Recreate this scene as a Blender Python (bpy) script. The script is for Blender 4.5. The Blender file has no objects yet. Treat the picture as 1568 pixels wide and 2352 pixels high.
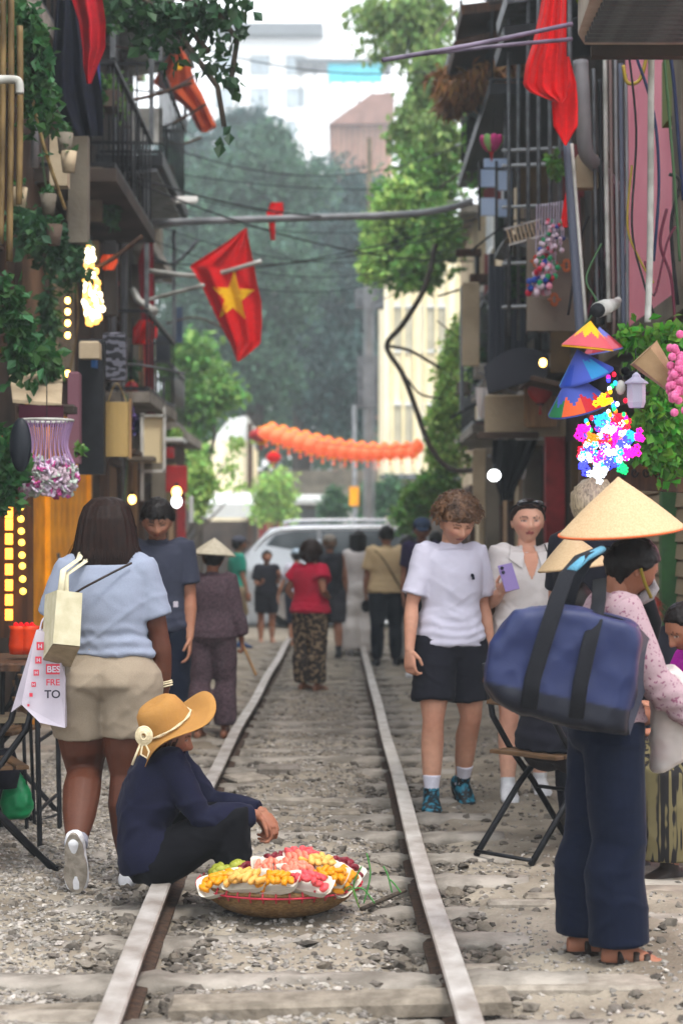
import bpy, math, random
import numpy as np
from mathutils import Vector, Matrix, Euler
random.seed(7); RNG = np.random.default_rng(7)
S = bpy.context.scene
COL = S.collection
# ---------------------------------------------------------------- camera, sky, sun, exposure
FPX, HZ, CX, CAMZ = 4300.0, 1240.0, 784.0, 1.42
cam_d = bpy.data.cameras.new('camera'); cam = bpy.data.objects.new('camera', cam_d); COL.objects.link(cam)
cam.location = (0, 0, CAMZ); cam.rotation_euler = (math.radians(90), 0, 0)
cam_d.sensor_fit = 'VERTICAL'; cam_d.sensor_height = 36; cam_d.sensor_width = 24
cam_d.lens = 36*FPX/2352; cam_d.shift_y = (HZ-1176)/2352; cam_d.clip_start = .1; cam_d.clip_end = 2000
cam_d.dof.use_dof = True; cam_d.dof.focus_distance = 7.6; cam_d.dof.aperture_fstop = 2.7
S.camera = cam
world = bpy.data.worlds.new("World"); S.world = world; world.use_nodes = True
wt = world.node_tree; wt.nodes.clear()
sky = wt.nodes.new('ShaderNodeTexSky'); sky.sky_type = 'NISHITA'; sky.sun_disc = False
sky.sun_elevation = math.radians(62); sky.sun_rotation = math.radians(150); sky.air_density = 1.2; sky.dust_density = 3.0
hs = wt.nodes.new('ShaderNodeHueSaturation'); hs.inputs['Saturation'].default_value = .22; hs.inputs['Value'].default_value = 1.0
mixw = wt.nodes.new('ShaderNodeMixRGB'); mixw.inputs[0].default_value = .55; mixw.inputs[2].default_value = (13.0, 13.3, 13.8, 1)
bg = wt.nodes.new('ShaderNodeBackground'); bg.inputs[1].default_value = .15
wo = wt.nodes.new('ShaderNodeOutputWorld')
wt.links.new(sky.outputs[0], hs.inputs['Color']); wt.links.new(hs.outputs[0], mixw.inputs[1])
wt.links.new(mixw.outputs[0], bg.inputs[0]); wt.links.new(bg.outputs[0], wo.inputs[0])
sun_d = bpy.data.lights.new('sun', 'SUN'); sun_d.energy = 1.5; sun_d.angle = math.radians(12); sun_d.color = (1, .95, .88)
sun = bpy.data.objects.new('sun', sun_d); COL.objects.link(sun)
sun.rotation_euler = (math.radians(28), 0, math.radians(-150+180))
S.view_settings.view_transform = 'Standard'; S.view_settings.look = 'None'
S.view_settings.gamma = 1; S.view_settings.use_curve_mapping = False
S.view_settings.exposure = 1.1
S.cycles.max_bounces = 6; S.cycles.diffuse_bounces = 3; S.cycles.glossy_bounces = 2
S.cycles.transmission_bounces = 4; S.cycles.transparent_max_bounces = 8; S.cycles.volume_bounces = 0
S.cycles.sample_clamp_indirect = 4

def W(px, py, z):
    """point that lies at distance z from the camera"""
    return Vector(((px-CX)*z/FPX, z, CAMZ-(py-HZ)*z/FPX))

# ---------------------------------------------------------------- noise
def _hash(i, j, k, s):
    h = (i.astype(np.int64)*374761393 + j.astype(np.int64)*668265263 + k.astype(np.int64)*2147483647 + s*974711) & 0x7fffffff
    h = (h ^ (h >> 13))*1274126177 & 0x7fffffff
    h = (h ^ (h >> 16)) & 0xffff
    return h/32767.5-1
def vnoise(P, f, s=0):
    Q = np.asarray(P, float)*f; I = np.floor(Q); F = Q-I; F = F*F*(3-2*F); I = I.astype(np.int64)
    out = 0
    for a in (0, 1):
        for b in (0, 1):
            for c in (0, 1):
                w = (F[:, 0] if a else 1-F[:, 0])*(F[:, 1] if b else 1-F[:, 1])*(F[:, 2] if c else 1-F[:, 2])
                out = out+w*_hash(I[:, 0]+a, I[:, 1]+b, I[:, 2]+c, s)
    return out
def fbm(P, f, o=3, s=0):
    r = 0; a = 1; t = 0
    for i in range(o): r = r+a*vnoise(P, f*2**i, s+i*17); t += a; a *= .5
    return r/t
def G(x, s): return np.exp(-(x/s)**2)
def smooth(a, b, x):
    t = np.clip((x-a)/(b-a), 0, 1); return t*t*(3-2*t)

# ---------------------------------------------------------------- materials
def C(h, k=1.0):
    h = h.lstrip('#'); v = [int(h[i:i+2], 16)/255 for i in (0, 2, 4)]
    return tuple(min(1, k*(c/12.92 if c <= .04045 else ((c+.055)/1.055)**2.4)) for c in v)
_m = {}
def mat(name, c, rough=.7, c2=None, scale=20, bump=0, bscale=None, metal=0, emit=0, island=0, sheen=0, trans=0, alpha=1, vcol=False, stretch=(1, 1, 1), detail=4, spec=.2, contrast=(.35, .65), hue=None):
    if name in _m: return _m[name]
    m = bpy.data.materials.new(name); m.use_nodes = True; nt = m.node_tree; n = nt.nodes; L = nt.links
    b = n['Principled BSDF']; b.inputs['Roughness'].default_value = rough; b.inputs['Metallic'].default_value = metal
    b.inputs['Specular IOR Level'].default_value = spec
    if isinstance(c, str): c = C(c)
    if isinstance(c2, str): c2 = C(c2)
    b.inputs['Base Color'].default_value = (*c, 1)
    if sheen: b.inputs['Sheen Weight'].default_value = sheen; b.inputs['Sheen Roughness'].default_value = .4
    if trans: b.inputs['Transmission Weight'].default_value = trans
    if alpha < 1: b.inputs['Alpha'].default_value = alpha
    src = None; tc = n.new('ShaderNodeTexCoord'); mp = n.new('ShaderNodeMapping'); mp.inputs['Scale'].default_value = stretch
    L.new(tc.outputs['Object'], mp.inputs[0])
    if vcol:
        a = n.new('ShaderNodeVertexColor'); a.layer_name = 'Col'; src = a.outputs[0]
    if c2 is not None or vcol:
        nz = n.new('ShaderNodeTexNoise'); nz.inputs['Scale'].default_value = scale; nz.inputs['Detail'].default_value = detail
        L.new(mp.outputs[0], nz.inputs[0])
        rp = n.new('ShaderNodeMapRange'); rp.inputs[1].default_value = contrast[0]; rp.inputs[2].default_value = contrast[1]
        L.new(nz.outputs[0], rp.inputs[0])
        mx = n.new('ShaderNodeMixRGB'); L.new(rp.outputs[0], mx.inputs[0])
        if src is not None:
            L.new(src, mx.inputs[1]); mm = n.new('ShaderNodeMixRGB'); mm.blend_type = 'MULTIPLY'; mm.inputs[0].default_value = 1
            L.new(src, mm.inputs[1]); mm.inputs[2].default_value = (*(c2 or (.85, .8, .8)), 1); L.new(mm.outputs[0], mx.inputs[2])
        else:
            mx.inputs[1].default_value = (*c, 1); mx.inputs[2].default_value = (*c2, 1)
        src = mx.outputs[0]
    if island:
        g = n.new('ShaderNodeNewGeometry'); h = n.new('ShaderNodeHueSaturation')
        mr = n.new('ShaderNodeMapRange'); mr.inputs[3].default_value = 1-island; mr.inputs[4].default_value = 1+island
        L.new(g.outputs['Random Per Island'], mr.inputs[0]); L.new(mr.outputs[0], h.inputs['Value'])
        if hue:
            ml = n.new('ShaderNodeMath'); ml.operation = 'MULTIPLY'; ml.inputs[1].default_value = 7.31; fr = n.new('ShaderNodeMath'); fr.operation = 'FRACT'
            L.new(g.outputs['Random Per Island'], ml.inputs[0]); L.new(ml.outputs[0], fr.inputs[0])
            m2 = n.new('ShaderNodeMapRange'); m2.inputs[3].default_value = .5-hue; m2.inputs[4].default_value = .5+hue
            L.new(fr.outputs[0], m2.inputs[0]); L.new(m2.outputs[0], h.inputs['Hue'])
        if src is not None: L.new(src, h.inputs['Color'])
        else: h.inputs['Color'].default_value = (*c, 1)
        src = h.outputs[0]
    if src is not None: L.new(src, b.inputs['Base Color'])
    if bump:
        nb = n.new('ShaderNodeTexNoise'); nb.inputs['Scale'].default_value = bscale or scale*3; nb.inputs['Detail'].default_value = 5
        L.new(mp.outputs[0], nb.inputs[0]); bp = n.new('ShaderNodeBump'); bp.inputs['Strength'].default_value = min(1, bump); bp.inputs['Distance'].default_value = .01*max(1, bump)
        L.new(nb.outputs[0], bp.inputs['Height']); L.new(bp.outputs[0], b.inputs['Normal'])
    if emit:
        b.inputs['Emission Color'].default_value = (*c, 1); b.inputs['Emission Strength'].default_value = emit
    _m[name] = m
    return m
def leafmat(name, c, island=.45, hue=.03, trans=.35):
    if name in _m: return _m[name]
    m = mat(name, c, rough=.55, island=island, hue=hue, spec=.3); nt = m.node_tree; n = nt.nodes; L = nt.links
    b = n['Principled BSDF']; t = n.new('ShaderNodeBsdfTranslucent'); mx = n.new('ShaderNodeMixShader'); mx.inputs[0].default_value = trans
    src = b.inputs['Base Color'].links[0].from_socket; L.new(src, t.inputs[0])
    L.new(b.outputs[0], mx.inputs[1]); L.new(t.outputs[0], mx.inputs[2]); L.new(mx.outputs[0], n['Material Output'].inputs[0])
    return m

# ---------------------------------------------------------------- tagging
def tag(o, label=None, cat=None, group=None, kind=None):
    if label: o['label'] = label
    if cat: o['category'] = cat
    if group: o['group'] = group
    if kind: o['kind'] = kind
    return o
def thing(name, label, cat, loc=(0, 0, 0), rz=0, group=None, kind=None):
    o = bpy.data.objects.new(name, None); COL.objects.link(o); o.location = loc; o.rotation_euler = (0, 0, rz)
    o.empty_display_size = .1
    return tag(o, label, cat, group, kind)
def adopt(c, root):
    """parent C under ROOT, its coordinates stay those of the world"""
    c.parent = root; c.matrix_parent_inverse = root.matrix_basis.inverted(); return c
def link(name, me, m=None, parent=None, local=False, **k):
    o = bpy.data.objects.new(name, me); COL.objects.link(o)
    if m is not None:
        for x in (m if isinstance(m, (list, tuple)) else [m]): me.materials.append(x)
    if parent is not None:
        if local: o.parent = parent
        else: adopt(o, parent)
    return tag(o, **k)
def children(o): return [c for c in bpy.data.objects if c.parent == o]
def copy_tree(o, loc=None, rz=None, parent=None, kids=None, **k):
    c = o.copy(); COL.objects.link(c)
    if parent is not None: c.parent = parent
    if loc is not None: c.location = loc
    if rz is not None: c.rotation_euler = (0, 0, rz)
    for ch in o.children: copy_tree(ch, parent=c)
    return tag(c, **k)

# ---------------------------------------------------------------- mesh builder
def rotm(rx=0, ry=0, rz=0): return np.array(Euler((rx, ry, rz)).to_matrix())
def unit(v): v = np.asarray(v, float); return v/(np.linalg.norm(v)+1e-12)
class MB:
    def __init__(s): s.V = []; s.F = []; s.MI = []; s.n = 0
    def add(s, V, F, mi=0):
        V = np.asarray(V, float).reshape(-1, 3); s.V.append(V)
        for f in F: s.F.append([int(i)+s.n for i in f]); s.MI.append(mi)
        s.n += len(V); return s
    def box(s, c, d, R=None, mi=0, taper=None):
        x, y, z = [v/2 for v in d]
        V = np.array([[-x, -y, -z], [x, -y, -z], [x, y, -z], [-x, y, -z], [-x, -y, z], [x, -y, z], [x, y, z], [-x, y, z]])
        if taper: V[4:, :2] *= taper
        if R is not None: V = V@np.asarray(R).T
        return s.add(V+np.asarray(c, float), [(0, 3, 2, 1), (4, 5, 6, 7), (0, 1, 5, 4), (1, 2, 6, 5), (2, 3, 7, 6), (3, 0, 4, 7)], mi)
    def slab(s, c, d, R=None, mi=0, bev=.01):
        """box with a chamfered top edge"""
        x, y, z = [v/2 for v in d]; b = min(bev, x*.6, y*.6, z)
        V = []
        for zz, k in ((-z, 0), (z-b, 0), (z, b)): V += [[-x+k, -y+k, zz], [x-k, -y+k, zz], [x-k, y-k, zz], [-x+k, y-k, zz]]
        V = np.array(V)
        if R is not None: V = V@np.asarray(R).T
        F = [(0, 3, 2, 1), (8, 9, 10, 11)]
        for r in (0, 4):
            for i in range(4): F.append((r+i, r+(i+1) % 4, r+4+(i+1) % 4, r+4+i))
        return s.add(V+np.asarray(c, float), F, mi)
    def tube(s, pts, r, n=8, cap=True, mi=0, ell=None, ref=None):
        """tube along PTS; ELL=(a,b) flattens the section, the a axis lies near REF"""
        P = np.asarray(pts, float); k = len(P); r = np.broadcast_to(np.asarray(r, float), (k,))
        T = np.gradient(P, axis=0) if k > 2 else np.repeat([P[-1]-P[0]], k, 0)
        T = T/(np.linalg.norm(T, axis=1, keepdims=True)+1e-12)
        a = unit(np.cross(T[0], [0, 0, 1.] if abs(T[0][2]) < .9 else [0, 1., 0])) if ref is None else unit(np.asarray(ref, float)-T[0]*np.dot(T[0], ref))
        V = []; th = np.arange(n)*2*math.pi/n
        ex, ey = ell if ell else (1, 1)
        for i in range(k):
            if ref is not None: a = np.asarray(ref, float)
            a = unit(a-T[i]*np.dot(a, T[i])); b = np.cross(T[i], a)
            V.append(P[i]+r[i]*(ex*np.outer(np.cos(th), a)+ey*np.outer(np.sin(th), b)))
        F = [(i*n+j, i*n+(j+1) % n, (i+1)*n+(j+1) % n, (i+1)*n+j) for i in range(k-1) for j in range(n)]
        if cap: F += [tuple(range(n))[::-1], tuple((k-1)*n+j for j in range(n))]
        return s.add(np.concatenate(V), F, mi)
    def limb(s, pts, r, n=14, ell=None, ref=None):
        """tube with rounded ends, for bodies and cloth"""
        P = np.asarray(pts, float); r = np.asarray(r, float)
        t0 = unit(P[0]-P[1]); t1 = unit(P[-1]-P[-2]); A = []; B = []
        for a in (78, 50, 22): A.append((P[0]+t0*r[0]*math.sin(math.radians(a))*.8, r[0]*math.cos(math.radians(a))))
        for a in (22, 50, 78): B.append((P[-1]+t1*r[-1]*math.sin(math.radians(a))*.8, r[-1]*math.cos(math.radians(a))))
        P = np.array([x[0] for x in A]+list(P)+[x[0] for x in B]); rr = [x[1] for x in A]+list(r)+[x[1] for x in B]
        return s.tube(P, rr, n, True, 0, ell, ref)
    def rings(s, R, mi=0, cap=True, closed=True):
        k = len(R); n = len(R[0]); V = np.concatenate(R); F = []
        for i in range(k-1):
            for j in range(n if closed else n-1): F.append((i*n+j, i*n+(j+1) % n, (i+1)*n+(j+1) % n, (i+1)*n+j))
        if cap: F += [tuple(range(n))[::-1], tuple((k-1)*n+j for j in range(n))]
        return s.add(V, F, mi)
    def loft(s, secs, n=24, cap=True, p=2.0, mi=0):
        """secs: (centre, half width, half depth, lateral axis, forward axis)"""
        R = []; th = np.arange(n)*2*math.pi/n
        cx = np.sign(np.cos(th))*np.abs(np.cos(th))**(2/p); sy = np.sign(np.sin(th))*np.abs(np.sin(th))**(2/p)
        for c, a, b, u, v in secs: R.append(np.asarray(c, float)+a*np.outer(cx, u)+b*np.outer(sy, v))
        return s.rings(R, mi, cap)
    def lathe(s, prof, c=(0, 0, 0), n=24, R=None, mi=0, cap=True):
        th = np.arange(n)*2*math.pi/n; Rg = []
        for r, z in prof: Rg.append(np.stack([r*np.cos(th), r*np.sin(th), np.full(n, z)], 1))
        if R is not None: Rg = [g@np.asarray(R).T for g in Rg]
        return s.rings([g+np.asarray(c, float) for g in Rg], mi, cap)
    def ball(s, c, r, n=8, mi=0, R=None):
        r = np.broadcast_to(np.asarray(r, float), (3,)); V = []; m = max(4, n//2+1)
        for i in range(1, m):
            a = math.pi*i/m
            for j in range(n): b = 2*math.pi*j/n; V.append((math.sin(a)*math.cos(b), math.sin(a)*math.sin(b), -math.cos(a)))
        V = [(0, 0, -1)]+V+[(0, 0, 1)]; F = []
        for j in range(n): F.append((0, 1+(j+1) % n, 1+j)); F.append((len(V)-1, 1+(m-2)*n+j, 1+(m-2)*n+(j+1) % n))
        for i in range(m-2):
            for j in range(n): F.append((1+i*n+j, 1+i*n+(j+1) % n, 1+(i+1)*n+(j+1) % n, 1+(i+1)*n+j))
        V = np.array(V)*r
        if R is not None: V = V@np.asarray(R).T
        return s.add(V+np.asarray(c, float), F, mi)
    def prism(s, poly, o, u, v, d, mi=0):
        """outline POLY (2d) in the plane o+u,v given depth vector d"""
        o, u, v, d = [np.asarray(q, float) for q in (o, u, v, d)]; n = len(poly)
        A = np.array([o+u*p[0]+v*p[1] for p in poly]); V = np.concatenate([A, A+d])
        return s.add(V, [tuple(range(n))[::-1], tuple(range(n, 2*n))]+[(i, (i+1) % n, n+(i+1) % n, n+i) for i in range(n)], mi)
    def mesh(s, name, sm=True):
        me = bpy.data.meshes.new(name); V = np.concatenate(s.V)
        me.from_pydata(V.tolist(), [], s.F); me.update()
        if any(s.MI): me.polygons.foreach_set('material_index', s.MI)
        if sm: me.polygons.foreach_set('use_smooth', [True]*len(me.polygons))
        return me
    def build(s, name, m, parent=None, sm=False, local=False, **k):
        return link(name, s.mesh(name, sm), m, parent, local, **k)

def fastmesh(name, V, F, sm=False):
    """V (n,3), F (m,k) all faces the same size"""
    me = bpy.data.meshes.new(name); V = np.asarray(V, np.float32); F = np.asarray(F, np.int32); m, k = F.shape
    me.vertices.add(len(V)); me.vertices.foreach_set('co', V.ravel()); me.loops.add(m*k); me.loops.foreach_set('vertex_index', F.ravel())
    me.polygons.add(m); me.polygons.foreach_set('loop_start', np.arange(0, m*k, k, dtype=np.int32))
    try: me.polygons.foreach_set('loop_total', np.full(m, k, np.int32))
    except Exception: pass
    me.update(calc_edges=True); me.validate()
    me.polygons.foreach_set('use_smooth', [sm]*len(me.polygons))
    return me
def get_co(me):
    a = np.empty(len(me.vertices)*3, np.float32); me.vertices.foreach_get('co', a); return a.reshape(-1, 3).astype(float)
def get_no(me):
    a = np.empty(len(me.vertices)*3, np.float32); me.vertices.foreach_get('normal', a); return a.reshape(-1, 3).astype(float)
def set_co(me, V): me.vertices.foreach_set('co', np.asarray(V, np.float32).ravel()); me.update()
def remesh(mb, vox, it=4, name='skin'):
    me = mb.mesh(name); o = bpy.data.objects.new('tmp', me); COL.objects.link(o)
    r = o.modifiers.new('r', 'REMESH'); r.mode = 'VOXEL'; r.voxel_size = vox; r.use_smooth_shade = True
    if it: sm = o.modifiers.new('s', 'SMOOTH'); sm.iterations = it; sm.factor = .6
    dg = bpy.context.evaluated_depsgraph_get(); dg.update()
    out = bpy.data.meshes.new_from_object(o.evaluated_get(dg)); out.name = name
    bpy.data.objects.remove(o); bpy.data.meshes.remove(me)
    return out
def add_mesh(mb, me):
    mb.add(get_co(me), [tuple(p.vertices) for p in me.polygons]); return mb

# ---------------------------------------------------------------- leaves and stones, merged
LEAF = np.array([[0, 0, 0], [.5, .28, .10], [1, 0, -.06], [.5, -.28, .10]])
LF = [(0, 1, 2), (0, 2, 3)]
def leaves(name, blobs, size, m, parent=None, seed=0, droop=.3, shape=1.0, hollow=.3, **k):
    """blobs: (centre, radii, count)"""
    rg = np.random.default_rng(seed); P = []
    for c, r, cnt in blobs:
        d = rg.normal(size=(cnt, 3)); d /= np.linalg.norm(d, axis=1, keepdims=True)
        q = rg.random(cnt)**(1/3)*(1-hollow)+hollow*rg.random(cnt)**.3
        q = q*(1+.45*vnoise(d, 2.3, seed+len(P))+.22*vnoise(d, 6, seed+5)); q = np.where(rg.random(cnt) < .05, q*1.25, q)
        P.append(np.asarray(c, float)+d*q[:, None]*np.asarray(r, float))
    P = np.concatenate(P); n = len(P)
    # clump: pull towards cluster centres
    cl = P[rg.integers(0, n, max(8, n//14))]; idx = rg.integers(0, len(cl), n)
    near = np.linalg.norm(P-cl[idx], axis=1) < size*6
    P[near] = P[near]*.5+cl[idx][near]*.5
    s = size*(.6+.8*rg.random(n))
    a = rg.normal(size=(n, 3)); a[:, 2] -= droop; a /= np.linalg.norm(a, axis=1, keepdims=True)
    b = np.cross(a, rg.normal(size=(n, 3))); b /= np.linalg.norm(b, axis=1, keepdims=True)+1e-9; c = np.cross(a, b)
    V = P[:, None, :]+s[:, None, None]*(LEAF[None, :, 0:1]*a[:, None]+LEAF[None, :, 1:2]*shape*b[:, None]+LEAF[None, :, 2:3]*c[:, None])
    F = (np.array(LF)[None]+4*np.arange(n)[:, None, None]).reshape(-1, 3)
    return link(name, fastmesh(name, V.reshape(-1, 3), F), m, parent, **k)
_t = (1+5**.5)/2
ICO = np.array([(-1, _t, 0), (1, _t, 0), (-1, -_t, 0), (1, -_t, 0), (0, -1, _t), (0, 1, _t), (0, -1, -_t), (0, 1, -_t), (_t, 0, -1), (_t, 0, 1), (-_t, 0, -1), (-_t, 0, 1)])/math.sqrt(1+_t*_t)
ICF = np.array([(0, 11, 5), (0, 5, 1), (0, 1, 7), (0, 7, 10), (0, 10, 11), (1, 5, 9), (5, 11, 4), (11, 10, 2), (10, 7, 6), (7, 1, 8), (3, 9, 4), (3, 4, 2), (3, 2, 6), (3, 6, 8), (3, 8, 9), (4, 9, 5), (2, 4, 11), (6, 2, 10), (8, 6, 7), (9, 8, 1)])
def stones(name, P, sz, m, parent=None, seed=0, flat=.65, **k):
    rg = np.random.default_rng(seed); n = len(P)
    q = rg.normal(size=(n, 4)); q /= np.linalg.norm(q, axis=1, keepdims=True); w, x, y, z = q.T
    R = np.stack([1-2*(y*y+z*z), 2*(x*y-z*w), 2*(x*z+y*w), 2*(x*y+z*w), 1-2*(x*x+z*z), 2*(y*z-x*w), 2*(x*z-y*w), 2*(y*z+x*w), 1-2*(x*x+y*y)], 1).reshape(n, 3, 3)
    B = ICO[None]*(1+.3*rg.normal(size=(n, 12, 1))).clip(.5, 1.5)*(rg.random((n, 1, 3))*.8+.6)
    B = np.einsum('nij,nvj->nvi', R, B); B[:, :, 2] *= flat
    V = P[:, None]+B*np.asarray(sz).reshape(-1, 1, 1)
    F = (ICF[None]+12*np.arange(n)[:, None, None]).reshape(-1, 3)
    return link(name, fastmesh(name, V.reshape(-1, 3), F), m, parent, **k)
def icosph(sub):
    import bmesh
    bm = bmesh.new(); bmesh.ops.create_icosphere(bm, subdivisions=sub, radius=1)
    V = np.array([v.co[:] for v in bm.verts]); F = [tuple(v.index for v in f.verts) for f in bm.faces]; bm.free(); return V, F
_ico = {}
def ico(sub):
    if sub not in _ico: _ico[sub] = icosph(sub)
    return _ico[sub]

# ================================================================ SETTING
stone_c = mat('stone_grey', '#948e87', rough=.9, c2='#645f59', scale=25, island=.45, hue=.012, bump=.4, bscale=80)
dirt = mat('dirt_ground', C('#8c8375'), rough=.95, c2=C('#665d51'), scale=2.3, bump=.9, bscale=55, detail=9)
conc = mat('old_concrete', C('#908980'), rough=.9, c2=C('#655f57'), scale=6, bump=.6, bscale=40, detail=8)
conc_l = mat('pale_concrete', C('#aaa093'), rough=.88, c2=C('#8b8175'), scale=5, bump=.5, bscale=50, detail=8)
railm = mat('rail_steel', C('#b3aea9'), rough=.38, c2=C('#8a8179'), scale=9, bump=.3, bscale=60, metal=.3, stretch=(1, .6, 1), detail=8)
rustm = mat('rail_rust', C('#4a382c'), rough=.9, c2=C('#2e2520'), scale=30, bump=.5, bscale=90)
black = mat('black_steel', C('#101114'), rough=.55, c2=C('#1d1e22'), scale=12, spec=.2)
asphalt = mat('asphalt', (.05, .05, .052), rough=.9, c2=(.075, .073, .07), scale=3, bump=.4)

# ground sheet, fine between the houses
def axis(lo, hi, a, b, st, co):
    L = list(np.arange(a, b, st)); x = a; s = st
    while x > lo: s = min(s*co, 25); x -= s; L.insert(0, x)
    x = b; s = st
    while x < hi: L.append(x); s = min(s*co, 25); x += s
    return np.array(L)
gx = axis(-400, 400, -2.6, 2.4, .024, 1.35); gy = np.concatenate([axis(-60, 4.6, 4.4, 4.5, .1, 1.5)[:-1], np.arange(4.7, 13, .03), np.arange(13, 31, .075), axis(31, 600, 31, 31.5, .3, 1.25)])
gy = np.unique(np.round(gy, 4))
RX = [(-.635, .356, 4.6), (-.645, .351, 5.1), (-.670, .342, 6.0), (-.691, .332, 7.1), (-.726, .315, 10.1), (-.730, .302, 13), (-.722, .288, 17), (-.712, .273, 21), (-.70, .265, 25), (-.70, .265, 34)]
def railx(y, side): return np.interp(y, [r[2] for r in RX], [r[side] for r in RX])
def ground_z(X, Y):
    P = np.stack([X, Y, 0*X], 1); near = smooth(34, 24, Y)*smooth(3.2, 2.2, np.abs(X+.1))
    z = .02*fbm(P, 1.3, 3, 3)+.018*fbm(P, 7, 3, 9)*near+.007*fbm(P, 30, 2, 11)*smooth(14, 8, Y)
    c = (railx(Y, 0)+railx(Y, 1))/2; d = np.abs(X-c)
    z = z-.035*G(np.abs(d-.44), .09)*near-.03*G(np.abs(d-.64), .07)*near+.03*smooth(.8, 1.3, d)*near+.01*(1-smooth(0, .4, d))
    return z*near-.012
GX, GY = np.meshgrid(gx, gy); gz = ground_z(GX.ravel(), GY.ravel()); nx, ny = len(gx), len(gy)
gi = np.arange(nx*ny).reshape(ny, nx); gf = np.stack([gi[:-1, :-1].ravel(), gi[:-1, 1:].ravel(), gi[1:, 1:].ravel(), gi[1:, :-1].ravel()], 1)
ground = link('ground', fastmesh('ground', np.stack([GX.ravel(), GY.ravel(), gz], 1), gf, True), dirt, kind='structure')
def gz1(x, y): return float(ground_z(np.array([x*1.]), np.array([y*1.]))[0])

# railway track: rails, sleepers, ballast
track = thing('railway_track', None, None, (0, 5, 0), kind='structure')
ys = np.concatenate([np.arange(4.6, 14, .2), np.arange(14, 28, .5)])
for sd in (0, 1):
    mb = MB(); R = []
    sec = [(-.038, .092), (-.033, .100), (.033, .100), (.038, .092), (.036, .068), (.009, .058), (.008, .0), (.05, -.008), (.05, -.018), (-.05, -.018), (-.05, -.008), (-.008, .0), (-.009, .058), (-.036, .068)]
    for y in ys:
        x = railx(y, sd)+.003*math.sin(y*1.3+sd); R.append(np.array([(x+a, y, b+.006*math.sin(y*1.1+sd*2)) for a, b in sec]))
    mb.rings(R); me = mb.mesh('rail', False)
    for i, p in enumerate(me.polygons): p.material_index = 0 if p.center.z > .09 else 1
    o = link('rail', me, [railm, rustm], track)
sl = [MB().slab((0, 0, 0), (1.95, .2, .12), bev=.025).mesh('sleeper', False)]
rg = np.random.default_rng(3)
for v in range(3):
    me = MB(); nx_ = 40; R = []
    for i in range(nx_+1):
        x = -.96+1.92*i/nx_; e = .012*rg.normal(size=5)
        R.append(np.array([(x, -.1+e[0]*.5, -.08), (x, -.105+e[0], .012+e[1]*.3), (x, -.085+e[1], .03+e[2]*.3), (x, -.03, .036+e[3]*.35), (x, .03, .034+e[4]*.35), (x, .085+e[2], .03+e[3]*.3), (x, .1+e[3], .01), (x, .1, -.08)]))
    me.rings(R); sl.append(me.mesh('sleeper', True))
y = 4.9; i = 0
for me in sl[1:]: me.materials.append(conc)
while y < 27:
    c = (railx(y, 0)+railx(y, 1))/2
    o = link('sleeper', sl[1+i % 3], None, track); o.location = (c+random.uniform(-.03, .03), y, random.uniform(-.050, -.022)); o.rotation_euler = (random.uniform(-.03, .03), random.uniform(-.008, .008), random.uniform(-.02, .02))
    adopt(o, track); y += .6+random.uniform(-.04, .04); i += 1
# ballast
rg = np.random.default_rng(5)
def scat(n, x0, x1, y0, y1, s0, s1, bias=None, sink=.3):
    x = rg.uniform(x0, x1, n); yv = y0+(y1-y0)*rg.random(n)**1.5; s = s0+(s1-s0)*rg.random(n)**2.2
    if bias is not None:
        keep = bias(x, yv) > rg.random(n); x, yv, s = x[keep], yv[keep], s[keep]
    z = ground_z(x, yv)+s*(.5-sink); return np.stack([x, yv, z], 1), s
def nr(x, y): # keep off the rail heads
    return np.where((np.abs(x-railx(y, 0)) < .055) | (np.abs(x-railx(y, 1)) < .055), 0, 1.)
def trench(x, y):
    a = np.minimum(np.abs(x-railx(y, 0)), np.abs(x-railx(y, 1))); return nr(x, y)*(.03+.85*G(a-.11, .075))
P1, s1 = scat(46000, -2.2, -.72, 4.9, 12.5, .005, .013, lambda x, y: nr(x, y)*np.where(x > railx(y, 0)-.12, .3, 1.)*(.55+.45*smooth(-.25, .25, fbm(np.stack([x, y, 0*x], 1), .9, 2, 4))))
P2, s2 = scat(30000, -1.6, 1.3, 4.9, 12, .008, .030, trench)
P3, s3 = scat(12000, -.65, .3, 4.9, 18, .005, .015, nr)
P4, s4 = scat(17000, .4, 2.0, 4.9, 14, .004, .012, lambda x, y: nr(x, y)*(.2+.8*smooth(-.1, .3, fbm(np.stack([x, y, 0*x], 1), 1.1, 2, 8))))
P5, s5 = scat(6000, -1.3, 1.1, 12, 27, .010, .024, trench)
stones('gravel', np.concatenate([P1, P3, P4]), np.concatenate([s1, s3, s4]), stone_c, kind='stuff', seed=1)
stones('ballast', np.concatenate([P2, P5]), np.concatenate([s2, s5]), mat('ballast_dark', C('#665f57'), rough=.92, c2=C('#443f39'), scale=30, island=.4, bump=.3), track, kind='stuff', seed=2)
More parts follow.
